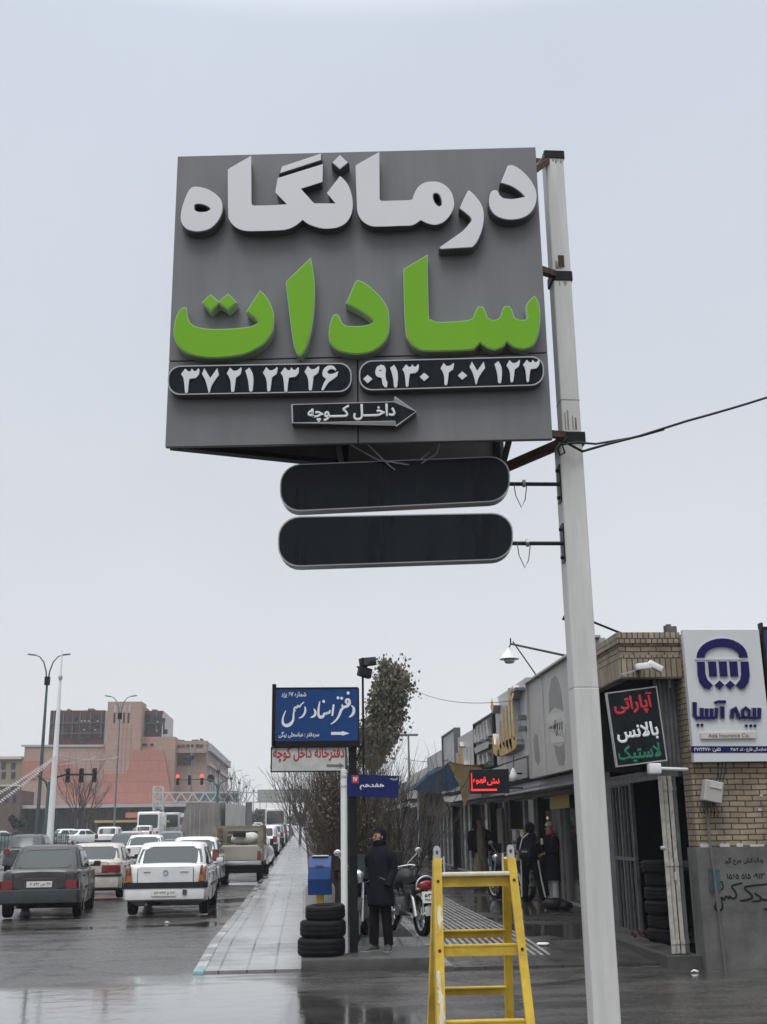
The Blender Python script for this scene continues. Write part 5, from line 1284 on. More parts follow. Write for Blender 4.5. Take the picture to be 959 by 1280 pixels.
b = MB(); mbox(b, 8, 232, 1009.5, 1005.5, MY-9, MY, MR); b.build('entrance_canopy', M['farwhite'], mall)
b = MB(); mbox(b, 16, 230, 1045, 1009.5, MY-3, MY, MR); b.build('ground_floor_front', M['gategrey'], mall)
b = MB(); random.seed(6)
for k in range(22): mbox(b, 20+9.5*k, 20+9.5*k+random.uniform(3, 7), 1043, 1013, MY-3.1, MY-3, MR)
b.each('shop_window', M['farwin'], mall, smooth=False)
M['yellowband'] = mat('ochre fascia', (0.45, 0.31, 0.12), 0.6, var=0.2)
b = MB(); random.seed(31)
for x, w_ in ((70, 5), (84, 3), (110, 7), (180, 4), (190, 6), (225, 5), (240, 8), (250, 3)):
    yt_ = 888 if x < 130 else 888.5 if x < 200 else 926.5
    mbox(b, x, x+w_, yt_+1, yt_-random.uniform(1.5, 4), MY+6, MY+9, MR)
b.each('rooftop_unit', M['gategrey'], mall)
kio = thing('kiosk_row', 'long low kiosk roof with an ochre fascia in front of the mall', 'kiosk', (-22, 128, gz(128)))
KR = kio.location
b = MB(); mbox(b, 118, 202, 1028, 1025, 126, 134, KR); b.build('roof_fascia', M['yellowband'], kio)
b = MB(); mbox(b, 120, 200, 1045, 1028, 128, 133, KR); b.build('wall', M['gategrey'], kio)
b = MB(); mbox(b, 157, 178, 1022, 1015.5, 127, 131, KR); b.build('red_roof', M['mallsalmon'], kio)
b = MB()
for k in range(9): mbox(b, 122+9*k, 128+9*k, 1042, 1030, 127.8, 128.05, KR)
b.each('opening', M['farwin'], kio, smooth=False)
fb = thing('apartment_building', 'pale beige apartment block at the far left edge beside the mall', 'building', (-52, 190, gz(190)))
FR = fb.location
b = MB(); mbox(b, -30, 26, 1045, 947, 190, 215, FR); b.build('wall', mat('sandy render', (0.25, 0.21, 0.155), 0.8, var=0.15, scale=0.2), fb)
b = MB()
for x in (-18, -8, 2, 14):
    for y in (953, 965, 985, 1000): mbox(b, x, x+5, y+8, y, 189.9, 190.1, FR)
b.each('window', M['farwin'], fb, smooth=False)
b = MB(); mbox(b, -30, 27, 949, 945.5, 189.5, 215, FR); mbox(b, -30, 26.5, 983, 981, 189.6, 191, FR); b.build('cornice', M['lightcream'], fb)
wl_ = thing('dark_building', 'low dark red building between the apartment block and the mall', 'building', (-44, 170, gz(170)))
b = MB(); WR = wl_.location; mbox(b, -10, 25, 1040, 988, 170, 178, WR); b.build('wall', mat('dark brick', (0.11, 0.07, 0.06), 0.8, var=0.3, scale=0.5), wl_)
b = MB()
for x in (-4, 6, 16): mbox(b, x, x+4, 1003, 994, 169.9, 170.1, WR)
b.each('window', M['farwin'], wl_, smooth=False)

# ------------------------------------------------------------------ street furniture on the left
M['teal'] = mat('teal painted steel', (0.045, 0.105, 0.108), 0.5, var=0.2)
M['postgrey'] = mat('grey teal lamp steel', (0.055, 0.085, 0.09), 0.5, var=0.2)
M['lampgrey'] = mat('grey lamp post steel', (0.13, 0.15, 0.155), 0.45, var=0.1)
def lamp_post(Y, X, H, label, low=M['postgrey'], grp='double armed street lamps', q_=1.0):
    t = thing('street_lamp', label, 'street lamp', (X, Y, gz(Y)), 0, grp)
    b = MB(); b.lathe([(0.14*q_, 0), (0.12*q_, 0.3), (0.10*q_, H*0.55), (0.065*q_, H-1.6)], seg=10); b.build('post', low, t)
    b = MB(); b.lathe([(0.18, 0), (0.18, 0.5)], (0, 0, H-1.9), 8); b.each('collar', M['black'], t)
    for s_ in (-1, 1):
        b = MB(); b.tube([(0.05*s_, 0, H-1.7), (0.10*s_, 0, H-1.1), (0.28*s_, 0, H-0.5), (0.55*s_, 0, H-0.16), (0.82*s_, 0, H-0.05)], [0.05, 0.045, 0.04, 0.035, 0.03], 6); a_ = b.build('arm', low, t)
        b = MB(); b.box((1.05*s_, 0, H-0.02), (0.5, 0.2, 0.08), rot=Matrix.Rotation(-0.12*s_, 3, 'Y'), bev=0.03); b.build('lamp_head', M['lampgrey'], a_)
    return t
l1 = lamp_post(70, -15.9, 12.1, 'tall double armed street lamp nearest the camera, left of the white mast')
l2 = lamp_post(93, -15.1, 12.0, 'double armed street lamp in front of the mall tower', low=M['lampgrey'], q_=0.7)
far_l = [(155, -15.2, 'street lamp rising beside the right wing of the mall'), (200, -15.0, 'street lamp at the right end of the mall flank')]
far_l += [(y, -15.0+0.004*(y-230), s_) for y, s_ in ((235, 'distant street lamp just right of the mall, nearest of the far row'), (262, 'distant street lamp, second of the far row right of the mall'), (292, 'distant street lamp, third of the far row right of the mall'), (330, 'distant street lamp, fourth of the far row right of the mall'), (375, 'distant street lamp, fifth of the far row right of the mall'), (430, 'distant street lamp, last of the far row right of the mall'))]
for Y, X, lab in far_l: dup(l2, (X, Y, gz(Y)), 0, lab).scale = (1.7, 1.7, 1)
mast = thing('light_mast', 'slender tapering white mast beside the nearest street lamp', 'mast', (-12.95, 60, gz(60)))
b = MB(); b.lathe([(0.19, 0), (0.15, 4), (0.12, 7.0), (0.06, 9.4), (0.045, 10.2), (0.02, 10.9)], seg=12); b.build('tube', M['whitepaint'], mast)
b = MB(); b.lathe([(0.1, 0), (0.12, 0.1), (0.1, 0.2)], (0, 0, 9.3), 10); b.build('ring', M['edge'], mast)
# light garlands from the mast
gar_ = thing('light_garland', 'white festoon light garland strung from the white mast', 'garland', tuple(mast.location+Vector((0, 0, 4.9))))
gz_ = gar_.location
def sagline(p, q, sag, n=14): 
    p = Vector(p); q = Vector(q); return [p.lerp(q, k/n)-Vector((0, 0, sag*4*(k/n)*(1-k/n))) for k in range(n+1)]
pm = at(70.5, 944, 60)
lines = [(pm, at(-40, 1012, 52), 0.1), (pm, at(-40, 1028, 50), 0.15), (pm, at(148, 946, 92), 0.25), (at(74, 956, 60), at(120, 946, 80), 0.1)]
b = MB(); bb = MB()
for i, (p, q, sg) in enumerate(lines):
    L_ = [v-gz_ for v in sagline(p, q, sg, 40)]
    b.tube(L_, 0.012 if i < 2 else 0.025, 4)
    if i < 2:
        for k in range(2, 40):
            v = L_[k]; bb.box(tuple(v-Vector((0, 0, 0.05))), (0.13, 0.03, 0.055), rot=Matrix.Rotation(0.5, 3, 'Y'))
b.build('cable', M['edge'], gar_); bb.build('pennants', M['whitepaint'], gar_, smooth=False)['kind'] = 'stuff'
def signal(px0, px_heads, py, Y, label, lit, mirror=1):
    base = at(px0, 1000, Y); z0 = gz(Y); h = at(px0, py, Y).z
    t = thing('traffic_signal', label, 'traffic light', (base.x, Y, z0))
    b = MB(); b.lathe([(0.13, 0), (0.11, h-z0-0.6), (0.10, h-z0-0.4)], seg=10); b.build('post', M['teal'], t)
    xs = [at(x, py, Y).x-base.x for x in px_heads]; xe = xs[-1]; s_ = 1 if xe > 0 else -1; hh = h-z0
    b = MB(); b.tube([(0, 0, hh-1.0), (0.15*s_, 0, hh-0.5), (0.5*s_, 0, hh-0.12), (0.9*s_, 0, hh), (xe+0.1*s_, 0, hh)], 0.055, 8)
    b.tube([(0, 0, hh-1.0), (-0.2*s_, 0, hh-0.4), (-0.7*s_, 0, hh-0.05)], 0.045, 8); b.build('mast_arm', M['teal'] if lit else M['black'], t)
    for i, x in enumerate(xs):
        b = MB(); b.box((x, 0, hh-0.05), (0.25, 0.2, 0.82), bev=0.03)
        for zz in (0.24, -0.03, -0.30): b.lathe([(0.105, -0.14), (0.105, 0.0)], (x, -0.1, hh-0.05+zz), 10, 'Y')
        hd = b.build('signal_head', M['blackplastic'], t)
        if lit and i in (0, len(xs)-1):
            b = MB(); b.lathe([(0.15, -0.02), (0.155, 0.0), (0.02, 0.01)], (x, -0.27, hh+0.26), 14, 'Y'); b.build('red_lamp', M['sigred'], hd)
    return t
signal(60, (85, 102, 118.5), 968.5, 69, 'unlit black traffic signal with three heads on a long arm in front of the mall', False)
signal(272, (252.5, 237, 222.5), 974, 100, 'traffic signal with two red lamps lit on a teal arm above the gantry', True)
rs_ = thing('round_road_sign', 'round dark road sign seen from behind above the lit traffic signal', 'sign', tuple(at(263.5, 975, 101)))
b = MB(); b.lathe([(0.02, -0.02), (0.33, -0.02), (0.33, 0.02), (0.02, 0.03)], (0, 0, 0.15), 16, 'Y'); b.build('disc', M['blackplastic'], rs_)
b = MB(); b.bar((0, 0.04, 0.1), (0.1, 0.04, -1.0), 0.05); b.build('stem', M['teal'], rs_)
# concrete block at the ramp, gantry
cbk = thing('concrete_ramp_block', 'tapered weathered concrete block in the road under the gantry', 'concrete block', tuple(Vector((at(250, 1040, 78).x, 78, gz(78)))))
CB = cbk.location
f0 = [at(x, y, 78)-CB for x, y in ((216, 1060), (280, 1060), (273, 1003), (234, 1003))]
f1 = [Vector((f0[1].x+1.6, 6.0, f0[1].z)), Vector((f0[2].x+1.1, 6.0, f0[2].z))]
b = MB(); b.loft([[f0[0]-Vector((0,0,1)), f0[1]-Vector((0,0,1)), f0[2], f0[3]], [f0[0]+Vector((0.4, 7, -1)), f0[1]+Vector((0.9, 7, -1)), f0[2]+Vector((0.9, 7, 0)), f0[3]+Vector((0.4, 7, 0))]])
b.build('block', mat('streaked concrete', (0.19, 0.175, 0.163), 0.75, var=0.45, scale=0.8), cbk, ang=0.3)
b = MB(); x0 = f0[1].x+0.02
b.loft([[(x0, 0.3, -1), (x0+0.95, 2.5, -1), (x0+0.95, 2.5, f0[2].z-0.1), (x0, 0.3, f0[2].z-0.05)], [(x0+0.1, 7.5, -1), (x0+0.98, 7.5, -1), (x0+0.98, 7.5, f0[2].z-0.1), (x0+0.1, 7.5, f0[2].z-0.05)]])
b.build('side_wall', mat('pale concrete side', (0.45, 0.44, 0.41), 0.8, var=0.15, scale=1.0), cbk, ang=0.3)
b = MB(); c_ = (f0[0]+f0[1])/2; b.box((c_.x+0.05, -0.03, f0[0].z+0.55), (0.85, 0.04, 0.38)); b.build('ochre_mark', mat('faded ochre paint', (0.20, 0.14, 0.075), 0.7, var=0.3), cbk)
b = MB(); random.seed(12)
for x in (0.25, 0.42, 0.7, 0.85, 0.12): 
    xx = f0[3].x*(1-x)+f0[2].x*x; b.box((xx, -0.012-0.001*x, f0[2].z*0.55), (random.uniform(0.03, 0.1), 0.02, f0[2].z*random.uniform(0.6, 0.85)))
b.each('water_streak', M['concgrey'], cbk, smooth=False)
GY = 150.0
gan = thing('sign_gantry', 'white steel truss gantry across the road with two pale direction panels', 'gantry', tuple(Vector((at(300, 1030, GY).x, GY, gz(GY)))))
GR = gan.location
def gp(px, py, dy=0): 
    q = at(px, py, GY)-GR; return Vector((q.x, dy, q.z))
M['gantry'] = mat('white truss steel', (0.42, 0.43, 0.43), 0.5)
b = MB()
for dy in (0, 0.9):
    for y in (990.5, 1002.5): b.bar(gp(192, y, dy), gp(392, y, dy), 0.13)
    n = 26
    for k in range(n):
        x0 = 196+7.5*k; b.bar(gp(x0, 1002.5 if k % 2 else 990.5, dy), gp(x0+7.5, 990.5 if k % 2 else 1002.5, dy), 0.10)
b.build('truss', M['gantry'], gan, smooth=False)
b = MB()
for x in (191.5, 203.5):
    for dy in (0, 0.9): b.bar(gp(x, 1045, dy), gp(x, 983, dy), 0.16)
for k in range(5): b.bar(gp(191.5, 983+9*k), gp(203.5, 992+9*k), 0.10); b.bar(gp(203.5, 983+9*k), gp(191.5, 992+9*k), 0.10); b.bar(gp(191.5, 983+9*k), gp(203.5, 983+9*k), 0.1)
b.build('lattice_tower', M['gantry'], gan, smooth=False)
b = MB(); q = gp(310.5, 1045); b.lathe([(0.45, q.z), (0.40, gp(310, 1003).z)], (q.x, 0.45, 0), 12); b.build('column', M['gategrey'], gan)
for (x0, x1, y0, y1, m_) in ((322, 386, 986.5, 1003, mat('pale sign panel', (0.26, 0.29, 0.26), 0.5, var=0.08)), (244, 298, 988, 1002, mat('grey blue sign back', (0.21, 0.24, 0.26), 0.5, var=0.08))):
    p, q = gp(x0, y1), gp(x1, y0); b = MB(); b.box(((p.x+q.x)/2, -0.25 if x0 > 300 else 1.2, (p.z+q.z)/2), (q.x-p.x, 0.1, q.z-p.z)); pn = b.build('direction_panel', m_, gan)
    if x0 > 300:
        b = MB()
        for yy in (990, 994.5, 999): 
            for xx in (327, 345, 362): u, v = gp(xx, yy+0.6), gp(xx+13, yy-0.6); b.box(((u.x+v.x)/2, -0.31, (u.z+v.z)/2), (v.x-u.x, 0.02, v.z-u.z))
        b.build('faint_lines', M['farwhite'], pn, smooth=False)
# median railings, bus shelter
ral = thing('median_railing', 'long teal steel median railing in front of the bus shelter', 'railing', (-20.0, 84, gz(84)))
b = MB()
for k in range(34):
    for q in range(1): b.box((0, -14+0.9*k, 0.65), (0.06, 0.06, 1.3))
for z in (0.25, 0.75, 1.25): b.box((0, 1, z), (0.05, 31, 0.06))
for k in range(120): b.box((0, -14+0.25*k, 0.72), (0.025, 0.025, 1.1))
b.build('bars', M['teal'], ral, smooth=False)
shl = thing('bus_shelter', 'pale blue roofed bus shelter behind the teal median railing', 'bus shelter', (-18.8, 64, gz(64)))
b = MB(); b.box((0, 0, 2.45), (4.0, 1.8, 0.14), bev=0.03); b.build('roof', mat('pale blue roof', (0.30, 0.42, 0.46), 0.5), shl)
for x in (-1.9, 1.9):
    for y in (-0.8, 0.8):
        b = MB(); b.box((x, y, 1.2), (0.1, 0.1, 2.4)); b.build('post', M['edge'], shl)
b = MB(); b.box((0, 0.85, 1.15), (3.7, 0.03, 1.7)); b.build('glass_panel', mat('teal shelter glass', (0.09, 0.19, 0.19), 0.25, var=0.3, scale=2), shl)
b = MB(); b.box((0, 0.4, 0.45), (2.6, 0.4, 0.06)); b.box((-1, 0.4, 0.22), (0.08, 0.3, 0.44)); b.box((1, 0.4, 0.22), (0.08, 0.3, 0.44)); b.build('bench', M['teal'], shl)

# ------------------------------------------------------------------ vehicles
def paint(name, col, rough=0.22, met=0.0):
    return mat(name, col, rough, met, var=0.12, scale=2.0, coat=0.5, rvar=0.08)
CP = {'darkgrey': paint('charcoal car paint', (0.030, 0.030, 0.031), 0.35), 'beige': paint('champagne car paint', (0.47, 0.44, 0.385), 0.3, 0.1), 'white': paint('white car paint', (0.66, 0.67, 0.67)), 'silver': paint('silver car paint', (0.34, 0.35, 0.36), 0.3, 0.3), 'darkblue': paint('dark slate car paint', (0.045, 0.050, 0.055), 0.3), 'offwhite': paint('dirty cream truck paint', (0.30, 0.285, 0.235), 0.45), 'grey': paint('grey car paint', (0.16, 0.165, 0.17), 0.3)}
M['tailred'] = mat('red tail lamp lens', (0.16, 0.012, 0.015), 0.15, coat=0.6)
M['amber'] = mat('amber lamp lens', (0.30, 0.115, 0.02), 0.15, coat=0.6)
M['rim'] = mat('steel wheel rim', (0.32, 0.33, 0.34), 0.35, 0.4, var=0.2)
M['plate'] = mat('white number plate', (0.60, 0.60, 0.57), 0.5)
M['under'] = mat('underbody black', (0.010, 0.010, 0.010), 0.7, spec=0.1)
def rq(q, mu0=0.06, mu1=0.06, mv0=0.1, mv1=0.1, r=0.12, n=4):
    """rounded panel inside quad (bl, br, tr, tl)"""
    q = [Vector(p) for p in q]; o = []
    w = ((q[1]-q[0]).length+(q[2]-q[3]).length)/2; h = ((q[3]-q[0]).length+(q[2]-q[1]).length)/2
    ru = r*h/w; rv = r
    for uu, vv, a in ((1-mu1-ru, 1-mv1-rv, 0), (mu0+ru, 1-mv1-rv, 90), (mu0+ru, mv0+rv, 180), (1-mu1-ru, mv0+rv, 270)):
        for k in range(n+1):
            t = R(a+90*k/n); u = uu+ru*math.cos(t); v = vv+rv*math.sin(t)
            o.append(q[0]*(1-u)*(1-v)+q[1]*u*(1-v)+q[2]*u*v+q[3]*(1-u)*v)
    return o
def car(label, loc, rz, P, body, detail=True, cat='car', group='cars in the traffic', glass='glassteal'):
    t = thing(P.get('name', 'car'), label, cat, loc, rz, group)
    L, Wd, H = P['L'], P['W'], P['H']; w = Wd/2; zb = P['zb']; zt_ = P['zt']; zh = P['zh']; r = P.get('r', 0.29)
    ya = -L/2; yb = L/2; rb, rr, rf, wbs = P['rb'], P['rr'], P['rf'], P['wb']     # glass base / roof ends along y
    wr = P.get('wr', 0.78)*w
    def sec(y, hw, zt__, zl, crown=0.015):
        h = [(0.0, zl), (hw*0.80, zl), (hw*0.95, zl+0.07), (hw*0.99, zl+0.22), (hw, zt__*0.62), (hw*0.99, zt__-0.14), (hw*0.965, zt__-0.05), (hw*0.90, zt__-0.008), (hw*0.55, zt__+crown), (0, zt__+crown*1.4)]
        return [(x, y, z) for x, z in h]+[(-x, y, z) for x, z in h[-2:0:-1]]
    st_ = [(ya, w*0.84, zt_-0.06, 0.40), (ya+0.03, w*0.90, zt_-0.025, 0.37), (ya+0.12, w*0.96, zt_, 0.34), (ya+0.45, w, zt_+0.005, 0.29), (rb, w, zb-0.005, 0.19), ((rb+wbs)/2, w, zb, 0.18), (wbs, w, zb, 0.19), (wbs+0.05, w, zb-0.01, 0.19), (yb-0.45, w*0.98, zh, 0.21), (yb-0.14, w*0.93, zh-0.07, 0.25), (yb-0.03, w*0.86, zh-0.16, 0.30), (yb, w*0.78, zh-0.26, 0.36)]
    st2 = []
    for s_ in st_:
        if not st2 or s_[0] > st2[-1][0]+0.01: st2.append(s_)
    b = MB(); b.loft([sec(*s_) for s_ in st2])
    # greenhouse: stacked superellipses, rounded in plan and over the roof
    NX = P.get('gn', 5.5)
    def ring(t_):
        yr0 = rb+(rr-rb)*t_; yf0 = wbs+(rf-wbs)*t_
        return ((yr0+yf0)/2, (yf0-yr0)/2, w*0.935+(wr-w*0.935)*t_+0.03*math.sin(math.pi*t_)*w, zb-0.03+(H-0.075-zb+0.03)*t_)
    def rpts(yc, hy, a, z, n=44):
        o = []
        for k in range(n):
            c_, s_ = math.cos(2*math.pi*k/n), math.sin(2*math.pi*k/n)
            o.append((a*math.copysign(abs(c_)**(2/NX), c_), yc+hy*math.copysign(abs(s_)**(2/NX), s_), z))
        return o
    L_ = [rpts(*ring(q/6)) for q in range(7)]; c0 = ring(1.0)
    for f_, dz in ((0.965, 0.026), (0.90, 0.044), (0.75, 0.060), (0.45, 0.071), (0.12, 0.075)): L_.append(rpts(c0[0], c0[1]*f_, c0[2]*f_, c0[3]+dz))
    b.loft(L_)
    ob_name = 'body'
    yr_, yf_ = ya+P['ro'], yb-P['fo']
    ob = b.build('body', body, t, ang=0.55)
    if detail:
        cut = MB()
        for y in (yr_, yf_):
            for s_ in (-1, 1): cut.lathe([(r+0.055, -0.14), (r+0.055, 0.14)], (s_*(w-0.06), y, r+0.01), 24, 'X')
        co = cut.build('cutter', body)
        md = ob.modifiers.new('arch', 'BOOLEAN'); md.operation = 'DIFFERENCE'; md.object = co; md.solver = 'EXACT'
        bpy.context.view_layer.update()
        me = bpy.data.meshes.new_from_object(ob.evaluated_get(bpy.context.evaluated_depsgraph_get()))
        ob.modifiers.clear(); ob.data = me; me.set_sharp_from_angle(angle=0.55); bpy.data.objects.remove(co)
    # glass
    G = M[glass]
    def patch(name, fn, u0, u1, t0, t1, rcu=0.12, mm=None, out=0.006, nu=10, nt_=8):
        bb = MB(); rows = []
        for q in range(nt_+1):
            tt = q/nt_; e = min(tt, 1-tt); k_ = rcu*(1-math.sqrt(max(0, 1-(1-min(1, e/0.16))**2)))
            a_, c_ = u0+(u1-u0)*k_, u1-(u1-u0)*k_
            rows.append([bb.bm.verts.new(fn(a_+(c_-a_)*m_/nu, t0+(t1-t0)*tt, out)) for m_ in range(nu+1)])
        for q in range(nt_):
            for m_ in range(nu): bb._f((rows[q][m_], rows[q][m_+1], rows[q+1][m_+1], rows[q+1][m_]))
        bmesh.ops.recalc_face_normals(bb.bm, faces=bb.bm.faces[:])
        return bb
    def f_end(sg):
        def fn(u, t_, o_):
            yc, hy, a, z = ring(t_); return (u*a, yc+sg*(hy*(1-abs(u)**NX)**(1/NX)+o_), z+o_*0.5)
        return fn
    def f_side(sg):
        def fn(v, t_, o_):
            yc, hy, a, z = ring(t_); return (sg*(a*(1-abs(v)**NX)**(1/NX)+o_), yc+v*hy, z+o_*0.3)
        return fn
    tlo = P.get('rwm', 0.13)
    specs = [('rear_window', f_end(-1), -0.86, 0.86, tlo, 0.90), ('windscreen', f_end(1), -0.87, 0.87, 0.1, 0.92)]
    for sg in (-1, 1): specs += [('side_window', f_side(sg), -0.74, -0.10, 0.14, 0.86), ('side_window', f_side(sg), -0.03, 0.80, 0.14, 0.86)]
    for nm_, fn, u0, u1, t0, t1 in specs:
        w_ = patch(nm_, fn, u0, u1, t0, t1).build(nm_, G, t, ang=1.2)
        if detail and nm_ != 'windscreen':
            patch('window_seal', fn, u0-0.022, u1+0.022, t0-0.035, t1+0.03, out=0.003).build('window_seal', M['under'], w_, ang=1.2)
    # wheels
    ty_ = tyre_mesh(r, 0.19, 0.66); tm = None
    for y in (yr_, yf_):
        for s_ in (-1, 1):
            if tm is None:
                o = ty_.build('tyre', M['blackrub'], t, (s_*(w-0.105), y, r), (0, R(90), 0), ang=0.7); tm = o.data
            else: o = link_mesh('tyre', tm, [], t, (s_*(w-0.105), y, r), (0, R(90), 0), smooth=False)
            if detail or s_ > 0:
                bb = MB(); q = 0.66*r
                bb.lathe([(q, -0.02), (q, 0.055), (q*0.93, 0.06), (q*0.85, 0.035), (q*0.5, 0.03), (q*0.3, 0.055), (0.01, 0.06)], seg=18)
                for k in range(7):
                    a_ = 2*math.pi*k/7; bb.box((q*0.62*math.cos(a_), q*0.62*math.sin(a_), 0.04), (q*0.5, 0.05, 0.02), rot=Matrix.Rotation(a_, 3, 'Z'))
                rm_ = bb.build('rim', M['rim'], o, (0, 0, 0), (0, 0 if s_ > 0 else R(180), 0), ang=0.5)
    # underside
    b = MB(); b.box((0, 0.2, 0.30), (Wd*0.76, L*0.80, 0.12)); b.box((-0.3, yr_-0.3, 0.27), (0.3, 0.3, 0.12)); b.box((0, yr_, r), (Wd*0.7, 0.09, 0.09)); b.box((0, yf_, r), (Wd*0.7, 0.09, 0.09)); b.build('chassis', M['under'], t, smooth=False)
    # rear end
    zl0, zl1, xl0, xl1 = P['lamp']
    for s_ in (-1, 1):
        b = MB(); pts = [(s_*xl0, zl0), (s_*xl1*w, zl0), (s_*(xl1*w-P.get('ltap', 0)), zl1), (s_*(xl0+P.get('lin', 0)), zl1)]
        if s_ < 0: pts = pts[::-1]
        me = flat_shape([pts], ya+0.03, 0.055, bev=0.008, smoothing=False)
        lo = link_mesh('tail_light', me, M[P.get('lampm', 'tailred')], t, ang=0.5)
        if detail and P.get('lampm') == 'amber':
            px = [(s_*(xl0+0.02), zl0+0.14), (s_*(xl0+0.10), zl0+0.14), (s_*(xl1*w-P.get('ltap', 0)-0.05), zl1-0.02), (s_*(xl0+P.get('lin', 0)+0.0), zl1-0.03)]
            if s_ < 0: px = px[::-1]
            link_mesh('brake_lens', flat_shape([px], ya-0.024, 0.006, smoothing=False), M['tailred'], lo, smooth=False)
        # wrap of the lamp round the corner
        b = MB(); b.box((s_*(w*0.965), ya+0.10, (zl0+zl1)/2), (0.02, 0.16, (zl1-zl0)*0.9), bev=0.008, seg=1); b.build('lamp_side', M[P.get('lampm', 'tailred')], lo)
    b = MB(); bz0, bz1 = P['bump']; bmz = (bz0+bz1)/2
    prof = [(-0.075, bz0+0.03), (-0.085, bmz), (-0.07, bz1-0.02), (-0.03, bz1), (0.05, bz1), (0.05, bz0), (-0.03, bz0)]
    ring = []
    for x, dy in ((-w*1.005, 0.30), (-w*1.0, 0.10), (-w*0.94, 0.02), (-w*0.82, 0), (w*0.82, 0), (w*0.94, 0.02), (w*1.0, 0.10), (w*1.005, 0.30)):
        ring.append([(x*(1.0+0.0), ya+p+dy, z) for p, z in prof])
    b.loft(ring); b.build('rear_bumper', P.get('bumpm', body), t, ang=0.7)
    if P.get('skirt'):
        b = MB(); ring = []
        z0, z1 = P['skirt']
        for x, dy in ((-w*1.008, 0.32), (-w*1.004, 0.10), (-w*0.945, 0.015), (-w*0.82, -0.005), (w*0.82, -0.005), (w*0.945, 0.015), (w*1.004, 0.10), (w*1.008, 0.32)):
            ring.append([(x, ya+dy-0.083, z0), (x, ya+dy-0.086, z1), (x, ya+dy+0.03, z1), (x, ya+dy+0.03, z0)])
        b.loft(ring); b.build('bumper_strip', M['blackplastic'], t, ang=0.7)
    if detail:
        # boot lid outline
        bl_ = P.get('lid', (zt_-0.42, zt_-0.06)); x = P.get('lidw', 0.62)*w
        o = rrect(-x, bl_[0], x, bl_[1], 0.06); i_ = rrect(-x+0.012, bl_[0]+0.012, x-0.012, bl_[1]-0.0, 0.05)
        link_mesh('boot_seam', flat_shape([o, i_], ya+0.03, 0.034, smoothing=False), M['under'], t, smooth=False)
        if P.get('lidpanel'):
            link_mesh('boot_lid', flat_shape([i_], ya+0.04, 0.058, bev=0.012, smoothing=False), body, t, ang=0.5)
        pz = P['plate']; pl_y = ya-(0.092 if pz < bz1 else 0.012) - (0.02 if P.get('lidpanel') and pz > bz1 else 0)
        b = MB(); b.box((P.get('plx', 0), pl_y, pz), (0.52, 0.012, 0.12), bev=0.004, seg=1); p_ = b.build('license_plate', M['plate'], t)
        lettering(P['num'], 0.42, 0.075, M['under'], p_, (P.get('plx', 0)+0.02, pl_y-0.0055, pz), bold=0.015, depth=0.002, name='plate_number')
        if P.get('recess'):
            b = MB(); b.box((0, ya-0.002, pz+0.0), (0.74, 0.012, 0.24), bev=0.003, seg=1); b.build('plate_recess', P['recess'], t)
        for s_ in (-1, 1):
            b = MB(); b.box((s_*(w+0.08), wbs-0.28, zb+0.06), (0.16, 0.09, 0.12), bev=0.03); b.box((s_*(w-0.02), wbs-0.24, zb+0.02), (0.12, 0.04, 0.04)); b.build('wing_mirror', P.get('mirm', M['blackplastic']), t)
            for y in ((rb+wbs)/2-0.15, wbs-0.95 if False else (rb+wbs)/2-1.0):
                b = MB(); b.box((s_*(w+0.004), y, zb-0.14), (0.03, 0.16, 0.035), bev=0.01, seg=1); b.build('door_handle', P.get('mirm', M['blackplastic']), t)
            b = MB(); b.box((s_*(w+0.004), (yr_+yf_)/2, zb*0.60), (0.016, yf_-yr_-2*r-0.2, 0.05)); b.build('side_trim', M['blackplastic'], t)
            b = MB(); ymid = (rb+wbs)/2
            for y in (ymid, wbs-0.02): b.box((s_*(w*0.998), y, 0.60), (0.012, 0.010, 0.62))
            b.each('door_seam', M['under'], t, smooth=False)
        b = MB(); b.tube([(P.get('exh', -0.45), ya+0.3, 0.27), (P.get('exh', -0.45), ya-0.07, 0.26)], 0.028, 8); b.build('exhaust', M['gategrey'], t)
    return t
SED = dict(L=3.94, W=1.62, H=1.42, zb=0.93, zt=0.93, zh=0.83, rb=-1.36, rr=-0.92, rf=0.28, wb=0.98, ro=0.80, fo=0.78, r=0.285, lamp=(0.60, 0.78, 0.50, 0.93), bump=(0.26, 0.54), plate=0.70, num='۹۷ ص ۵۹۲ ۱۶', wr=0.76)
pride = car('charcoal old sedan with dark red square tail lights nearest the camera', (-5.70, 26.95, gz(27)), R(4.5),
    dict(SED, H=1.49, zb=0.98, zt=0.99, W=1.66, lamp=(0.60, 0.78, 0.54, 0.93), bump=(0.31, 0.60), bumpm=mat('slate bumper plastic', (0.040, 0.045, 0.050), 0.4, var=0.2), recess=CP['darkgrey'], lid=(0.60, 0.94), lidw=0.66), CP['darkgrey'])
logan = car('white sedan with amber tail lights and a grey bumper strip beside the kerb', (-2.95, 27.15, gz(27)), R(0.5),
    dict(SED, L=4.25, W=1.74, H=1.52, zb=1.0, zt=1.06, zh=0.92, rb=-1.50, rr=-1.02, rf=0.35, wb=1.08, ro=0.85, fo=0.78, r=0.30, lamp=(0.71, 1.04, 0.69, 0.95), ltap=0.05, lin=0.05, lampm='amber', bump=(0.33, 0.62), bumpm=CP['white'], skirt=(0.58, 0.70), lid=(0.62, 1.02), lidw=0.68, lidpanel=True, plate=0.48, plx=-0.02, num='۷۲ م ۳۴۲ ۵۴', mirm=CP['white'], exh=-0.38, wr=0.80), CP['white'])
b = MB()
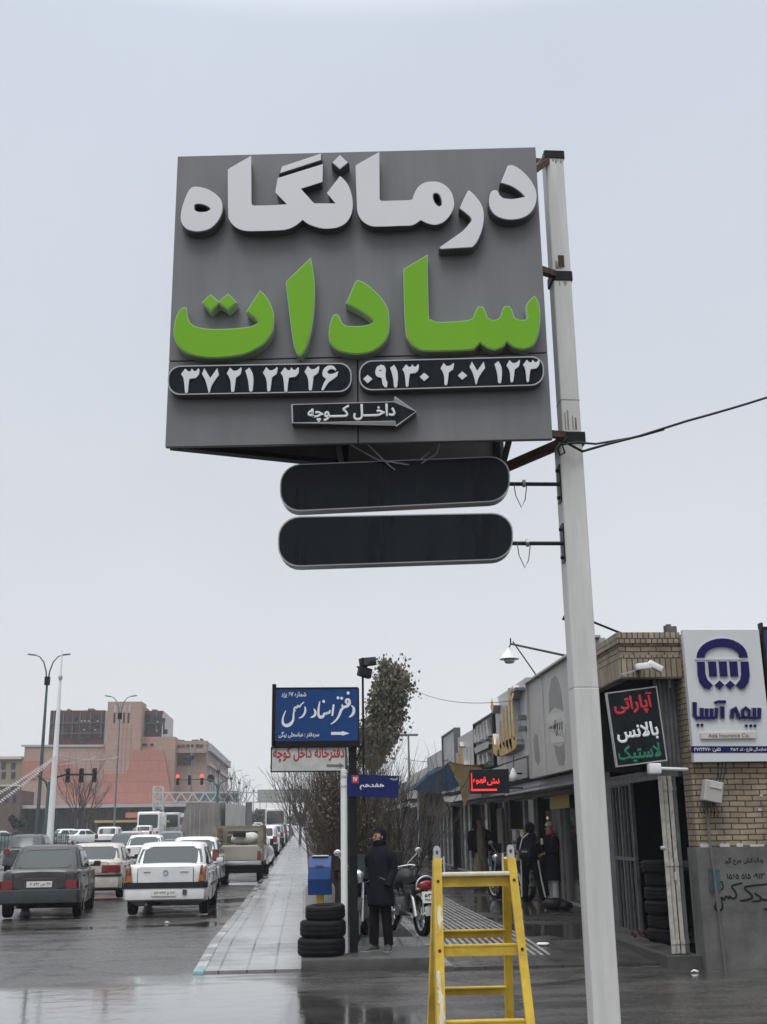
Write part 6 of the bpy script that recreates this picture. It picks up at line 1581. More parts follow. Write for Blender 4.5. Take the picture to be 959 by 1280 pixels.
b.tube([(0.045*math.cos(R(20*k)), -2.158, 0.90+0.045*math.sin(R(20*k))) for k in range(19)], 0.009, 5); b.tube([(-0.32, -2.157, 0.92), (-0.46, -2.157, 0.92)], 0.010, 4); b.tube([(0.30, -2.157, 0.915), (0.48, -2.157, 0.915)], 0.010, 4); b.build('badge', M['rim'], logan, smooth=False)
b = MB(); b.box((0.42, -2.215, 0.50), (0.09, 0.01, 0.10), bev=0.02); b.build('tow_cover', M['gategrey'], logan)
peug = car('champagne sedan with long dark red tail lights between the charcoal and white sedans', (-5.72, 33.1, gz(33)), R(2),
    dict(SED, L=4.4, W=1.70, H=1.42, zb=0.95, zt=0.98, zh=0.85, rb=-1.45, rr=-0.95, rf=0.40, wb=1.18, ro=0.95, fo=0.85, lamp=(0.68, 0.86, 0.36, 0.955), bump=(0.28, 0.60), skirt=(0.58, 0.63), plate=0.50, num='۴۵ ب ۳۱۷ ۵۴', mirm=M['blackplastic'], lid=(0.66, 0.95)), CP['beige'])
HAT = dict(SED, L=3.85, W=1.66, H=1.45, zb=0.97, zt=0.95, zh=0.88, rb=-1.80, rr=-1.38, rf=0.20, wb=0.95, ro=0.62, fo=0.78, lamp=(0.72, 0.95, 0.58, 0.95), bump=(0.28, 0.62), plate=0.66, num='۲۲ د ۴۱۵ ۵۴', lid=(0.62, 0.92))
hat = car('dark slate hatchback ahead of the charcoal sedan near the left edge', (-11.6, 50.5, gz(50)), R(3), dict(HAT, H=1.52), CP['darkblue'])
whs = car('white sedan with red tail lights behind the champagne sedan, nearer the middle lane', (-6.75, 50.5, gz(50)), R(1), dict(SED, L=4.4, W=1.70, H=1.45, zb=0.96, zt=1.0, rb=-1.45, rr=-0.95, rf=0.4, wb=1.15, ro=0.95, fo=0.8, lamp=(0.74, 0.90, 0.42, 0.95), bump=(0.28, 0.58), num='۳۳ ه ۶۱۲ ۵۴', plate=0.64, skirt=(0.5, 0.6)), CP['white'])
red = car('white hatchback with a large red tail light half hidden by the pickup', (-3.35, 37.2, gz(37)), R(-1), dict(HAT, H=1.50, lamp=(0.70, 1.12, 0.62, 0.95), rb=-1.72, rr=-1.1, num='۱۴ ل ۲۸۳ ۵۴'), CP['white'])
# cheaper cars for the far traffic, then copies
fsed = car('silver sedan in the far left lane in front of the white mast', (-11.3, 77, gz(77)), R(2), dict(SED, L=4.3, W=1.7, lamp=(0.66, 0.82, 0.45, 0.95)), CP['silver'], detail=False)
SUV = dict(SED, L=4.3, W=1.76, H=1.66, zb=1.08, zt=1.06, zh=1.0, rb=-2.02, rr=-1.78, rf=0.1, wb=0.92, ro=0.75, fo=0.8, r=0.34, lamp=(0.80, 1.10, 0.62, 0.95), bump=(0.36, 0.70), bumpm=M['blackplastic'], plate=0.78, num='۵۵ ن ۱۷۴ ۵۴', wr=0.86)
suv = car('white off-road wagon parked at the kerb ahead of the pickup', (-2.3, 66, gz(66)), R(-1), SUV, CP['white'], detail=False)
fhat = car('white hatchback crossing the junction sideways at the far left', (-22.3, 113, gz(113)), R(-58), dict(HAT), CP['white'], detail=False)
def far_car(src, old, new, X, Y, rz, label):
    c = dup(src, (X, Y, gz(Y)), R(rz), label)
    if new is not old: repaint(c, old, new)
    return c
S1, S2, S3 = CP['silver'], CP['white'], CP['white']
far_car(suv, S2, CP['white'], -14.8, 90, 0, 'white box shaped wagon behind the dark hatchback, left of the silver sedan')
far_car(fsed, S1, CP['white'], -2.28, 49.6, -4, 'white sedan parked at the kerb directly beyond the pickup truck')
far_car(suv, S2, CP['silver'], -2.35, 88, -1, 'silver wagon parked at the kerb beyond the white off-road wagon')
far_car(fsed, S1, CP['grey'], -8.1, 72, 1, 'grey sedan just left of the concrete ramp block')
far_car(fhat, S3, CP['grey'], -17.0, 122, 0, 'grey hatchback in front of the ochre kiosk')
far_car(fsed, S1, CP['white'], -20.2, 108, -50, 'white sedan turning at the junction behind the crossing hatchback')
far_car(suv, S2, CP['white'], -16.2, 119, 3, 'white pickup like wagon in front of the kiosk, left of the buses')
far_car(fsed, S1, CP['silver'], -25.5, 100, -70, 'silver sedan at the far left beside the white mast')
far_car(fsed, S1, CP['darkblue'], -9.3, 62, 1, 'dark sedan between the silver sedan and the white sedan')
far_car(fhat, S3, CP['white'], -6.0, 118, 0, 'white hatchback right of the concrete ramp block')
far_car(fsed, S1, CP['silver'], -3.9, 126, 0, 'silver sedan in front of the far coach')
far_car(fsed, S1, CP['white'], -5.4, 150, 0, 'white sedan left of the far coach under the gantry')
far_car(suv, S2, CP['darkblue'], -2.4, 108, 0, 'dark wagon parked far along the kerb past the silver wagon')
far_car(fsed, S1, CP['white'], -2.5, 130, 0, 'white sedan parked far along the kerb past the dark wagon')
far_car(fhat, S3, CP['grey'], -2.3, 150, 0, 'grey hatchback parked far along the kerb under the gantry')
far_car(fsed, S1, CP['white'], -2.6, 182, 0, 'white sedan parked at the far end of the kerb beyond the gantry')
far_car(suv, S2, CP['silver'], -9.5, 165, 0, 'silver wagon far away under the left half of the gantry panel')
far_car(fsed, S1, CP['silver'], -7.6, 175, 0, 'silver sedan beyond the gantry in the middle lane')
far_car(fsed, S1, CP['white'], -4.6, 205, 0, 'white sedan among the farthest traffic beyond the coach')
far_car(suv, S2, CP['white'], -8.6, 215, 0, 'white wagon among the farthest traffic left of the dark trees')

# old pickup with a cage
pk = thing('pickup_truck', 'old cream pickup truck with a wooden slatted cage and rusty rear bumper', 'pickup', (-2.12, 38.9, gz(39)), R(-1.5), 'cars in the traffic')
OW = CP['offwhite']
b = MB(); b.box((0, -0.05, 0.92), (1.60, 2.35, 0.50), bev=0.02); b.build('bed', OW, pk)
b = MB(); b.box((0, -1.235, 0.93), (1.46, 0.03, 0.44), bev=0.008, seg=1)
for x in (-0.45, 0, 0.45): b.box((x, -1.255, 0.93), (0.05, 0.02, 0.40))
b.build('tailgate', OW, pk)
b = MB()
b.loft([[(-0.80, 1.15, 0.55), (0.80, 1.15, 0.55), (0.80, 1.15, 1.15), (0.70, 1.22, 1.72), (-0.70, 1.22, 1.72), (-0.80, 1.15, 1.15)], [(-0.80, 1.9, 0.5), (0.80, 1.9, 0.5), (0.80, 1.9, 1.15), (0.72, 1.8, 1.76), (-0.72, 1.8, 1.76), (-0.80, 1.9, 1.15)],
        [(-0.80, 2.4, 0.5), (0.80, 2.4, 0.5), (0.80, 2.4, 1.12), (0.68, 2.1, 1.72), (-0.68, 2.1, 1.72), (-0.80, 2.4, 1.12)]])
b.loft([[(-0.78, 2.4, 0.5), (0.78, 2.4, 0.5), (0.76, 2.4, 1.08), (-0.76, 2.4, 1.08)], [(-0.74, 3.0, 0.5), (0.74, 3.0, 0.5), (0.72, 3.0, 0.98), (-0.72, 3.0, 0.98)]])
b.build('cab', OW, pk, ang=0.5)
b = MB(); b.plate(rq([(-0.66, 1.142, 1.18), (0.66, 1.142, 1.18), (0.6, 1.215, 1.68), (-0.6, 1.215, 1.68)]), 0.02, nrm=(0, -1, 0)); b.build('rear_window', M['glassteal'], pk)
for s_ in (-1, 1):
    b = MB(); b.plate([(s_*0.806, 1.3, 1.17), (s_*0.806, 2.3, 1.17), (s_*0.712, 2.06, 1.66), (s_*0.712, 1.3, 1.66)], 0.02, nrm=(s_, 0, 0.15)); b.build('side_window', M['glassteal'], pk)
    b = MB(); b.box((s_*0.92, 2.15, 1.25), (0.12, 0.06, 0.2), bev=0.02); b.build('wing_mirror', M['blackplastic'], pk)
M['wood'] = mat('weathered brown plank', (0.20, 0.165, 0.12), 0.8, var=0.4, scale=5)
b = MB()
for s_ in (-1, 1):
    for y in (-1.18, -0.4, 0.4, 1.08): b.box((s_*0.74, y, 1.45), (0.09, 0.07, 0.62))
    for z in (1.28, 1.45, 1.62, 1.76): b.box((s_*0.745, -0.05, z), (0.035, 2.3, 0.09))
b.box((0, -1.18, 1.75), (1.55, 0.06, 0.07)); b.box((0, 1.08, 1.75), (1.55, 0.06, 0.10)); b.box((0, 1.06, 1.5), (1.4, 0.04, 0.08))
b.box((-0.74, -1.22, 1.42), (0.17, 0.05, 0.58)); b.box((0.74, -1.22, 1.42), (0.17, 0.05, 0.58))
b.build('slatted_cage', M['wood'], pk, smooth=False)
b = MB(); b.box((0, -1.30, 0.63), (1.56, 0.10, 0.13), bev=0.02); b.box((0.55, -1.36, 0.66), (0.4, 0.03, 0.10)); b.box((-0.5, -1.36, 0.66), (0.45, 0.03, 0.08)); b.build('rear_bumper', M['chrome'], pk)
b = MB(); b.box((0, 0.6, 0.5), (1.2, 3.4, 0.2)); b.box((0, -1.15, 0.45), (1.3, 0.2, 0.25)); b.build('chassis', M['under'], pk)
for s_ in (-1, 1):
    b = MB(); b.box((s_*0.70, -1.262, 0.86), (0.11, 0.03, 0.28), bev=0.008, seg=1); b.build('tail_light', M['tailred'], pk)
    for y in (-0.6, 2.45):
        o = tyre_mesh(0.33, 0.20).build('tyre', M['blackrub'], pk, (s_*0.70, y, 0.33), (0, R(90), 0), ang=0.7)
        b = MB(); b.lathe([(0.2, -0.02), (0.2, 0.05), (0.1, 0.03), (0.01, 0.05)], seg=14); b.build('rim', M['rim'], o, (0, 0, 0), (0, 0 if s_ > 0 else R(180), 0))
ld_ = thing('cargo_bundle', 'white sack and dark crate loaded in the pickup cage', 'cargo', (-2.05, 39.4, gz(39)+1.17))
b = MB(); b.ball((0, 0, 0.2), 0.40, 14, (1.1, 0.7, 0.5)); b.ball((0.25, 0.2, 0.22), 0.28, 12, (1, 0.8, 0.7)); b.build('sack', M['dirtwhite'], ld_)
b = MB(); b.box((-0.12, -0.36, 0.34), (0.42, 0.2, 0.16), bev=0.01); b.build('crate', M['black'], ld_)
# buses
def bus(label, X, Y, W_, H_, L_, body, glass, rz=0):
    t = thing('bus', label, 'bus', (X, Y, gz(Y)), R(rz), 'buses in the traffic')
    b = MB(); b.box((0, 0, 0.35+(H_-0.35)/2), (W_, L_, H_-0.35), bev=0.16, seg=3); b.build('body', body, t)
    b = MB(); b.plate(rq([(-W_/2, -L_/2-0.004, H_*0.42), (W_/2, -L_/2-0.004, H_*0.42), (W_/2, -L_/2-0.004, H_), (-W_/2, -L_/2-0.004, H_)], 0.08, 0.08, 0.05, 0.16, 0.1), 0.03, nrm=(0, -1, 0)); b.build('rear_window', glass, t)
    for s_ in (-1, 1):
        b = MB(); b.box((s_*(W_/2+0.003), 0, H_*0.68), (0.02, L_*0.92, H_*0.3)); b.build('side_window', glass, t)
        b = MB(); b.box((s_*W_*0.4, -L_/2-0.01, H_*0.30), (0.22, 0.04, 0.22)); b.build('tail_light', M['tailred'], t)
        for y in (-L_*0.3, L_*0.3):
            o = tyre_mesh(0.46, 0.28).build('tyre', M['blackrub'], t, (s_*(W_/2-0.16), y, 0.46), (0, R(90), 0), ang=0.7)
    b = MB(); b.box((0, -L_/2-0.02, 0.5), (W_*0.96, 0.1, 0.3), bev=0.03); b.build('rear_bumper', M['gategrey'], t)
    return t
bus('white minibus in front of the mall, left one of the two', -16.3, 125, 2.35, 3.0, 6.0, CP['white'], M['glassteal'])
bus('pale grey minibus partly hidden behind the concrete ramp block', -15.6, 138, 2.3, 3.0, 6.0, CP['silver'], M['glassteal'])
bus('beige coach far away under the gantry panel', -3.4, 140, 2.4, 3.3, 9.0, CP['beige'], M['glassdark'])

# ------------------------------------------------------------------ people
M['skin'] = mat('skin', (0.43, 0.25, 0.18), 0.5, var=0.1, scale=8)
M['coat'] = mat('black quilted coat cloth', (0.012, 0.013, 0.019), 0.75, var=0.3, scale=10, bump=0.5, bscale=24, spec=0.05)
M['trouser'] = mat('black trouser cloth', (0.010, 0.010, 0.012), 0.8, var=0.3, scale=8, spec=0.05)
M['hair'] = mat('dark hair', (0.010, 0.008, 0.007), 0.5, spec=0.15)
M['shoe'] = mat('dark grey sneaker', (0.045, 0.044, 0.043), 0.6)
M['sole'] = mat('white sole', (0.55, 0.54, 0.52), 0.6)
M['tunic'] = mat('beige long tunic', (0.27, 0.225, 0.17), 0.85, var=0.2, scale=6, bump=0.3, bscale=8)
M['stripe'] = mat('pale stripe', (0.50, 0.50, 0.50), 0.7)
M['knit'] = mat('white knitted hat', (0.52, 0.51, 0.50), 0.9, bump=0.5, bscale=60)
M['pink'] = mat('pink scarf', (0.42, 0.10, 0.16), 0.8)
M['lip'] = mat('lips', (0.28, 0.10, 0.09), 0.5)
def hand(V, E, Rd, wi, wpos, d, side):
    """palm, four bent fingers and a thumb hanging along d"""
    d = Vector(d).normalized(); s_ = Vector((0, 1, 0)).cross(d).normalized()*0 + Vector((0.0, 1.0, 0.0)); s_ = (s_-d*s_.dot(d)).normalized()
    n_ = d.cross(s_)
    p = Vector(wpos)+d*0.055; V.append(p); Rd.append((0.022, 0.03)); E.append((wi, len(V)-1)); pi = len(V)-1
    for k, (o, l) in enumerate(((-0.030, 0.066), (-0.010, 0.078), (0.010, 0.074), (0.029, 0.058))):
        a = p+d*0.04+s_*o; V.append(a); Rd.append(0.0095); E.append((pi, len(V)-1)); i = len(V)-1
        V.append(a+d*l*0.5+n_*0.004*side); Rd.append(0.0085); E.append((i, i+1)); V.append(a+d*l*0.92+n_*0.022*side); Rd.append(0.007); E.append((i+1, i+2))
    a = p-s_*0.032-d*0.015; V.append(a); Rd.append(0.010); E.append((pi, len(V)-1)); i = len(V)-1
    V.append(a+d*0.04-s_*0.014); Rd.append(0.008); E.append((i, i+1))
def person(label, loc, rz, k, J, hands=True, group=None):
    """J: joints for a 1.7 m figure facing -Y; k scales it"""
    t = thing('person', label, 'person', loc, rz, group)
    V, E, Rd = [], [], []
    def add(p, r, par=None):
        V.append(Vector(p)); Rd.append(r)
        if par is not None: E.append((par, len(V)-1))
        return len(V)-1
    pel = add(J['pelvis'], (0.13, 0.10)); sp_ = add(J['spine'], (0.12, 0.09), pel); ch = add(J['chest'], (0.135, 0.095), sp_)
    nk = add(J['neck'], 0.05, ch); h0 = add(J['head']-Vector((0, -0.0, 0.075)), (0.062, 0.072), nk); h1 = add(J['head'], (0.076, 0.092), h0); h2 = add(J['head']+Vector((0, 0.005, 0.075)), (0.062, 0.078), h1)
    for s_, n_ in ((-1, 'L'), (1, 'R')):
        a = add(J['sh'+n_], 0.055, ch); b_ = add(J['el'+n_], 0.042, a); c = add(J['wr'+n_], (0.024, 0.03), b_)
        if hands: hand(V, E, Rd, c, J['wr'+n_], J['wr'+n_]-J['el'+n_], s_)
        a = add(J['hip'+n_], 0.088, pel); b_ = add(J['kn'+n_], 0.058, a); c = add(J['an'+n_], 0.036, b_); add(J['an'+n_]+J.get('toe'+n_, Vector((0.01*s_, -0.14, -0.045)))*0.85, 0.018, c)
    o = skin('body', V, E, Rd, M['skin'], t, 1, pel)
    H = J['head']; f = J.get('face', Vector((0, -1, 0))).normalized(); r_ = f.cross(Vector((0, 0, 1))).normalized()*-1
    b = MB(); b.ball(H+f*0.090-Vector((0, 0, 0.018)), 0.016, 8, (0.8, 1.1, 1.5))
    for s_ in (-1, 1): b.ball(H+r_*0.078*s_+Vector((0, 0.01, -0.01)), 0.018, 8, (0.5, 0.9, 1.5))
    b.build('nose_and_ears', M['skin'], t)
    b = MB()
    for s_ in (-1, 1): b.ball(H+f*0.078+r_*0.031*s_+Vector((0, 0, 0.012)), 0.0125, 8, (1.2, 0.8, 0.7)); b.box(tuple(H+f*0.084+r_*0.032*s_+Vector((0, 0, 0.034))), (0.036, 0.012, 0.007))
    b.build('eyes', M['hair'], t)
    b = MB(); b.box(tuple(H+f*0.080-Vector((0, 0, 0.056))), (0.042, 0.014, 0.012), bev=0.004, seg=1); b.build('mouth', M['lip'], t)
    t.scale = (k, k, k)
    return t
def shell(name, rings, m, t, seg=18, cen=None, cap=True):
    """garment: stacked ellipses (z, rx, ry, cx, cy)"""
    b = MB(); L = []
    for z, rx, ry, cx, cy in rings:
        L.append([(cx+rx*math.cos(2*math.pi*k/seg)*(1+0.02*math.sin(5*k+9*z)), cy+ry*math.sin(2*math.pi*k/seg)*(1+0.03*math.sin(4*k+7*z)), z) for k in range(seg)])
    b.loft(L, cap); return b.build(name, m, t, ang=1.5)
def limb(name, pts, rs, m, t, seg=10):
    b = MB(); P = smooth_line([tuple(p)+(r,) for p, r in zip([tuple(q) for q in pts], rs)]) if False else None
    out_p, out_r = [], []
    V = [Vector(p) for p in pts]
    for i in range(len(V)-1):
        for k in range(4):
            u = k/4; out_p.append(V[i].lerp(V[i+1], u)); out_r.append(rs[i]*(1-u)+rs[i+1]*u)
    out_p.append(V[-1]); out_r.append(rs[-1])
    b.tube(out_p, out_r, seg); return b.build(name, m, t, ang=1.5)
def shoes(t, J, m, sm):
    for n_ in 'LR':
        a = J['an'+n_]; d = J.get('toe'+n_, Vector((0, -0.14, -0.045))); yaw = math.atan2(d.x, -d.y); Rz = Matrix.Rotation(yaw, 3, 'Z')
        def P(x, y, z): return a + Rz @ Vector((x, y, 0)) + Vector((0, 0, z-a.z))
        b = MB(); L = []
        for y, w_, h in ((0.08, 0.034, 0.10), (0.03, 0.048, 0.14), (-0.04, 0.050, 0.125), (-0.11, 0.054, 0.085), (-0.18, 0.046, 0.06), (-0.215, 0.024, 0.045)):
            L.append([P(w_, y, 0.026), P(w_*0.95, y, h*0.7), P(0, y, h), P(-w_*0.95, y, h*0.7), P(-w_, y, 0.026)])
        b.loft(L); o = b.build('shoe', m, t, ang=1.0)
        b = MB(); L = []
        for y, w_ in ((0.088, 0.034), (0.03, 0.052), (-0.04, 0.053), (-0.11, 0.058), (-0.18, 0.050), (-0.222, 0.024)): L.append([P(w_, y, 0.002), P(w_, y, 0.028), P(-w_, y, 0.028), P(-w_, y, 0.002)])
        b.loft(L); b.build('sole', sm, o, ang=0.8)
def hood(t, H, f, r, m, open_=0.55, z0=-0.16):
    b = MB(); b.ball((0, 0, 0), 1.0, 20, (1, 1, 1))
    f = Vector(f).normalized()
    kill = [fa for fa in b.bm.faces if fa.calc_center_median().normalized().dot(f) > open_ and fa.calc_center_median().z < 0.62 or fa.calc_center_median().z*r*1.2 < z0]
    bmesh.ops.delete(b.bm, geom=kill, context='FACES')
    bmesh.ops.transform(b.bm, matrix=Matrix.Translation(H+Vector((0, 0.012, 0.0))) @ Matrix.Diagonal((r*0.92, r*1.06, r*1.2, 1)), verts=b.bm.verts[:])
    bmesh.ops.solidify(b.bm, geom=b.bm.faces[:], thickness=0.014)
    return b.build('hood', m, t, ang=1.2)
VV = Vector
# woman in a black coat by the post
J = dict(pelvis=VV((0, 0, 0.93)), spine=VV((0, 0, 1.10)), chest=VV((0, 0.01, 1.30)), neck=VV((0, 0.01, 1.45)), head=VV((-0.012, -0.02, 1.575)), shL=VV((-0.155, 0.01, 1.365)), shR=VV((0.155, 0.01, 1.38)),
    elL=VV((-0.20, 0.06, 1.13)), elR=VV((0.215, 0.03, 1.11)), wrL=VV((-0.15, -0.10, 0.97)), wrR=VV((0.175, -0.06, 0.90)), hipL=VV((-0.085, 0, 0.88)), hipR=VV((0.085, 0, 0.88)), knL=VV((-0.095, -0.01, 0.50)), knR=VV((0.10, 0, 0.50)), anL=VV((-0.10, -0.03, 0.085)), anR=VV((0.11, 0.03, 0.085)),
    toeL=VV((-0.05, -0.14, -0.045)), toeR=VV((0.06, -0.14, -0.045)), face=VV((-0.25, -1, 0)))
wo = person('person in a black hooded coat, hands in pockets, beside the black sign post', (1.045, 16.05, pv(16)), R(-34), 0.955, J, hands=False)
shell('coat', [(0.62, 0.205, 0.155, 0.01, 0), (0.66, 0.21, 0.158, 0.01, 0), (0.80, 0.20, 0.155, 0.01, 0), (0.98, 0.18, 0.142, 0, 0), (1.10, 0.17, 0.138, 0, 0), (1.25, 0.18, 0.142, 0, 0), (1.36, 0.175, 0.13, 0, 0.01), (1.42, 0.135, 0.10, 0, 0.01), (1.47, 0.085, 0.08, 0, 0.005), (1.50, 0.075, 0.075, 0, -0.005)], M['coat'], wo)
for s_, n_ in ((-1, 'L'), (1, 'R')):
    limb('sleeve', [J['sh'+n_]+VV((-0.03*s_, 0, 0.0)), J['sh'+n_]+VV((0.03*s_, 0, -0.09)), J['el'+n_], J['wr'+n_]+VV((0.0, -0.03, -0.01))], [0.05, 0.074, 0.064, 0.056], M['coat'], wo)
    limb('trouser_leg', [J['hip'+n_], J['kn'+n_], J['an'+n_]+VV((0, 0.01, 0.01))], [0.095, 0.074, 0.066], M['trouser'], wo)
b = MB()
for s_ in (-1, 1): b.box((s_*0.13, -0.155, 1.00 if s_ > 0 else 0.95), (0.10, 0.012, 0.014), rot=Matrix.Rotation(R(20*s_), 3, 'Y'))
b.build('pocket_trim', M['gategrey'], wo)
shoes(wo, J, M['shoe'], M['sole'])
hood(wo, J['head']+VV((0, 0.022, 0.004)), J['face'], 0.114, M['coat'], 0.16, -0.3)
b = MB(); b.lathe([(0.085, 0), (0.10, 0.03), (0.095, 0.07), (0.08, 0.085)], (0, -0.005, 1.445), 16); b.build('scarf', M['coat'], wo)
b = MB(); b.ball(J['head']+VV((0, 0.014, 0.02)), 0.094, 12, (0.93, 1.06, 1.0)); bmesh.ops.delete(b.bm, geom=[f for f in b.bm.faces if f.calc_center_median().y < J['head'].y-0.045 and f.calc_center_median().z < J['head'].z+0.065], context='FACES'); b.build('hair', M['hair'], wo)
# man walking in a dark jacket over a long tunic
J = dict(pelvis=VV((0, 0, 0.95)), spine=VV((0, 0, 1.12)), chest=VV((0, 0.01, 1.33)), neck=VV((0, 0.005, 1.48)), head=VV((0, -0.02, 1.605)), shL=VV((-0.18, 0.01, 1.42)), shR=VV((0.18, 0.01, 1.42)),
    elL=VV((-0.26, 0.03, 1.14)), elR=VV((0.25, 0.06, 1.14)), wrL=VV((-0.27, -0.06, 0.90)), wrR=VV((0.27, 0.02, 0.89)), hipL=VV((-0.09, 0, 0.90)), hipR=VV((0.09, 0, 0.90)), knL=VV((-0.09, -0.16, 0.52)), knR=VV((0.09, -0.02, 0.50)), anL=VV((-0.09, -0.14, 0.09)), anR=VV((0.09, 0.18, 0.12)), face=VV((0, -1, -0.1)))
mn = person('person walking towards the camera in a dark open jacket over a long beige tunic', (4.74, 31.0, pv(31)), R(8), 1.06, J)
shell('tunic', [(0.42, 0.20, 0.19, 0, -0.02), (0.55, 0.19, 0.17, 0, -0.02), (0.80, 0.165, 0.14, 0, 0), (1.05, 0.15, 0.12, 0, 0), (1.30, 0.165, 0.12, 0, 0), (1.43, 0.12, 0.09, 0, 0.01), (1.50, 0.065, 0.065, 0, 0)], M['tunic'], mn)
b = MB()
for s_ in (-1, 1):
    L = []
    for z, rx, ry in ((0.74, 0.215, 0.17), (0.95, 0.205, 0.155), (1.15, 0.195, 0.145), (1.33, 0.205, 0.145), (1.44, 0.17, 0.12), (1.50, 0.085, 0.085)):
        q = [(s_*rx*math.sin(R(a)), -ry*math.cos(R(a))+0.01, z) for a in (38, 70, 100, 130, 160, 181)]; i_ = [(x*0.95, y*0.95, z) for x, y, z in q[::-1]]
        L.append(q+i_)
    b.loft(L)
b.build('jacket', M['coat'], mn, ang=1.2)
for s_, n_ in ((-1, 'L'), (1, 'R')):
    limb('sleeve', [J['sh'+n_].lerp(J['chest'], 0.25), J['sh'+n_].lerp(J['el'+n_], 0.3)+VV((0.02*s_, 0, 0)), J['el'+n_], J['wr'+n_].lerp(J['el'+n_], 0.08)], [0.055, 0.084, 0.070, 0.055], M['coat'], mn)
    limb('trouser_leg', [J['hip'+n_], J['kn'+n_], J['an'+n_]+VV((0, 0, 0.02))], [0.10, 0.085, 0.075], M['tunic'], mn)
shoes(mn, J, M['shoe'], M['shoe'])
b = MB(); b.ball(J['head']+VV((0, 0.02, 0.022)), 0.098, 12, (0.92, 1.02, 0.98)); bmesh.ops.delete(b.bm, geom=[f for f in b.bm.faces if (f.calc_center_median().y < J['head'].y-0.03 and f.calc_center_median().z < J['head'].z+0.06) or f.calc_center_median().z < J['head'].z-0.06], context='FACES'); b.build('hair', M['hair'], mn)
# youth in tracksuit seen from behind, legs apart
J = dict(pelvis=VV((0, 0, 0.95)), spine=VV((0, -0.01, 1.12)), chest=VV((-0.01, -0.03, 1.33)), neck=VV((-0.01, -0.05, 1.47)), head=VV((-0.01, -0.09, 1.59)), shL=VV((-0.18, -0.03, 1.41)), shR=VV((0.17, -0.03, 1.41)),
    elL=VV((-0.26, -0.02, 1.15)), elR=VV((0.25, -0.06, 1.16)), wrL=VV((-0.20, -0.22, 1.05)), wrR=VV((0.18, -0.25, 1.08)), hipL=VV((-0.095, 0, 0.90)), hipR=VV((0.095, 0, 0.90)), knL=VV((-0.18, 0.02, 0.50)), knR=VV((0.14, -0.08, 0.51)), anL=VV((-0.28, 0.10, 0.09)), anR=VV((0.16, -0.02, 0.09)), face=VV((0, -1, -0.25)))
yo = person('person in a black hoodie and striped track trousers, legs apart, before the shops', (5.0, 25.5, pv(25)), R(155), 1.0, J)
shell('hoodie', [(0.84, 0.185, 0.14, 0, 0), (0.90, 0.20, 0.15, 0, 0), (1.10, 0.20, 0.15, 0, -0.01), (1.30, 0.215, 0.15, -0.01, -0.03), (1.42, 0.175, 0.12, -0.01, -0.04), (1.49, 0.09, 0.09, -0.01, -0.05)], M['coat'], yo)
for s_, n_ in ((-1, 'L'), (1, 'R')):
    limb('sleeve', [J['sh'+n_].lerp(J['chest'], 0.25), J['sh'+n_].lerp(J['el'+n_], 0.3)+VV((0.02*s_, 0, 0)), J['el'+n_], J['wr'+n_].lerp(J['el'+n_], 0.05)], [0.055, 0.084, 0.070, 0.055], M['coat'], yo)
    lg = limb('trouser_leg', [J['hip'+n_], J['kn'+n_], J['an'+n_]+VV((0, 0, 0.02))], [0.105, 0.085, 0.068], M['trouser'], yo)
    pts = [J['hip'+n_]+VV((s_*0.095, 0.045, 0)), J['kn'+n_]+VV((s_*0.072, 0.045, 0)), J['an'+n_]+VV((s_*0.058, 0.036, 0.04))]
    b = MB(); b.tube(pts, 0.02, 6); b.build('side_stripe', M['stripe'], lg)
shoes(yo, J, M['coat'], M['shoe'])
b = MB(); b.ball(J['head']+VV((0, 0.0, 0.0)), 0.118, 14, (0.95, 1.05, 1.15)); bmesh.ops.delete(b.bm, geom=[f for f in b.bm.faces if f.calc_center_median().y < J['head'].y-0.075], context='FACES'); b.build('hood', M['coat'], yo)
bp = thing('shoulder_bag', 'small dark bag with pale buckles slung behind the person in track trousers', 'bag', (4.86, 25.32, pv(25)+0.92), R(-20))
b = MB(); b.box((0, 0, 0.12), (0.26, 0.12, 0.22), bev=0.04); b.build('pouch', M['blackplastic'], bp)
b = MB(); b.tube([(-0.12, 0, 0.2), (-0.05, 0.05, 0.45), (0.08, 0.1, 0.55)], 0.014, 5); b.box((0, -0.065, 0.17), (0.12, 0.012, 0.03)); b.build('strap', M['edge'], bp)
# person in a long dark coat with pale hat
J = dict(pelvis=VV((0, 0, 0.95)), spine=VV((0, 0, 1.12)), chest=VV((0, 0.0, 1.33)), neck=VV((0, -0.01, 1.47)), head=VV((0, -0.03, 1.59)), shL=VV((-0.17, 0.0, 1.40)), shR=VV((0.17, 0.0, 1.40)),
    elL=VV((-0.23, -0.05, 1.14)), elR=VV((0.23, -0.05, 1.14)), wrL=VV((-0.10, -0.24, 1.24)), wrR=VV((0.10, -0.22, 1.05)), hipL=VV((-0.09, 0, 0.90)), hipR=VV((0.09, 0, 0.90)), knL=VV((-0.10, 0.0, 0.50)), knR=VV((0.10, 0.0, 0.50)), anL=VV((-0.10, 0.02, 0.09)), anR=VV((0.11, 0.0, 0.09)), face=VV((-0.3, -1, -0.1)))
ct = person('person in a long dark coat with pale knitted hat and pink scarf', (5.48, 25.4, pv(25)), R(-75), 1.0, J)
shell('coat', [(0.48, 0.225, 0.18, 0, 0), (0.70, 0.22, 0.17, 0, 0), (1.0, 0.205, 0.155, 0, 0), (1.25, 0.21, 0.15, 0, 0), (1.40, 0.165, 0.115, 0, 0), (1.48, 0.08, 0.08, 0, 0)], M['coat'], ct)
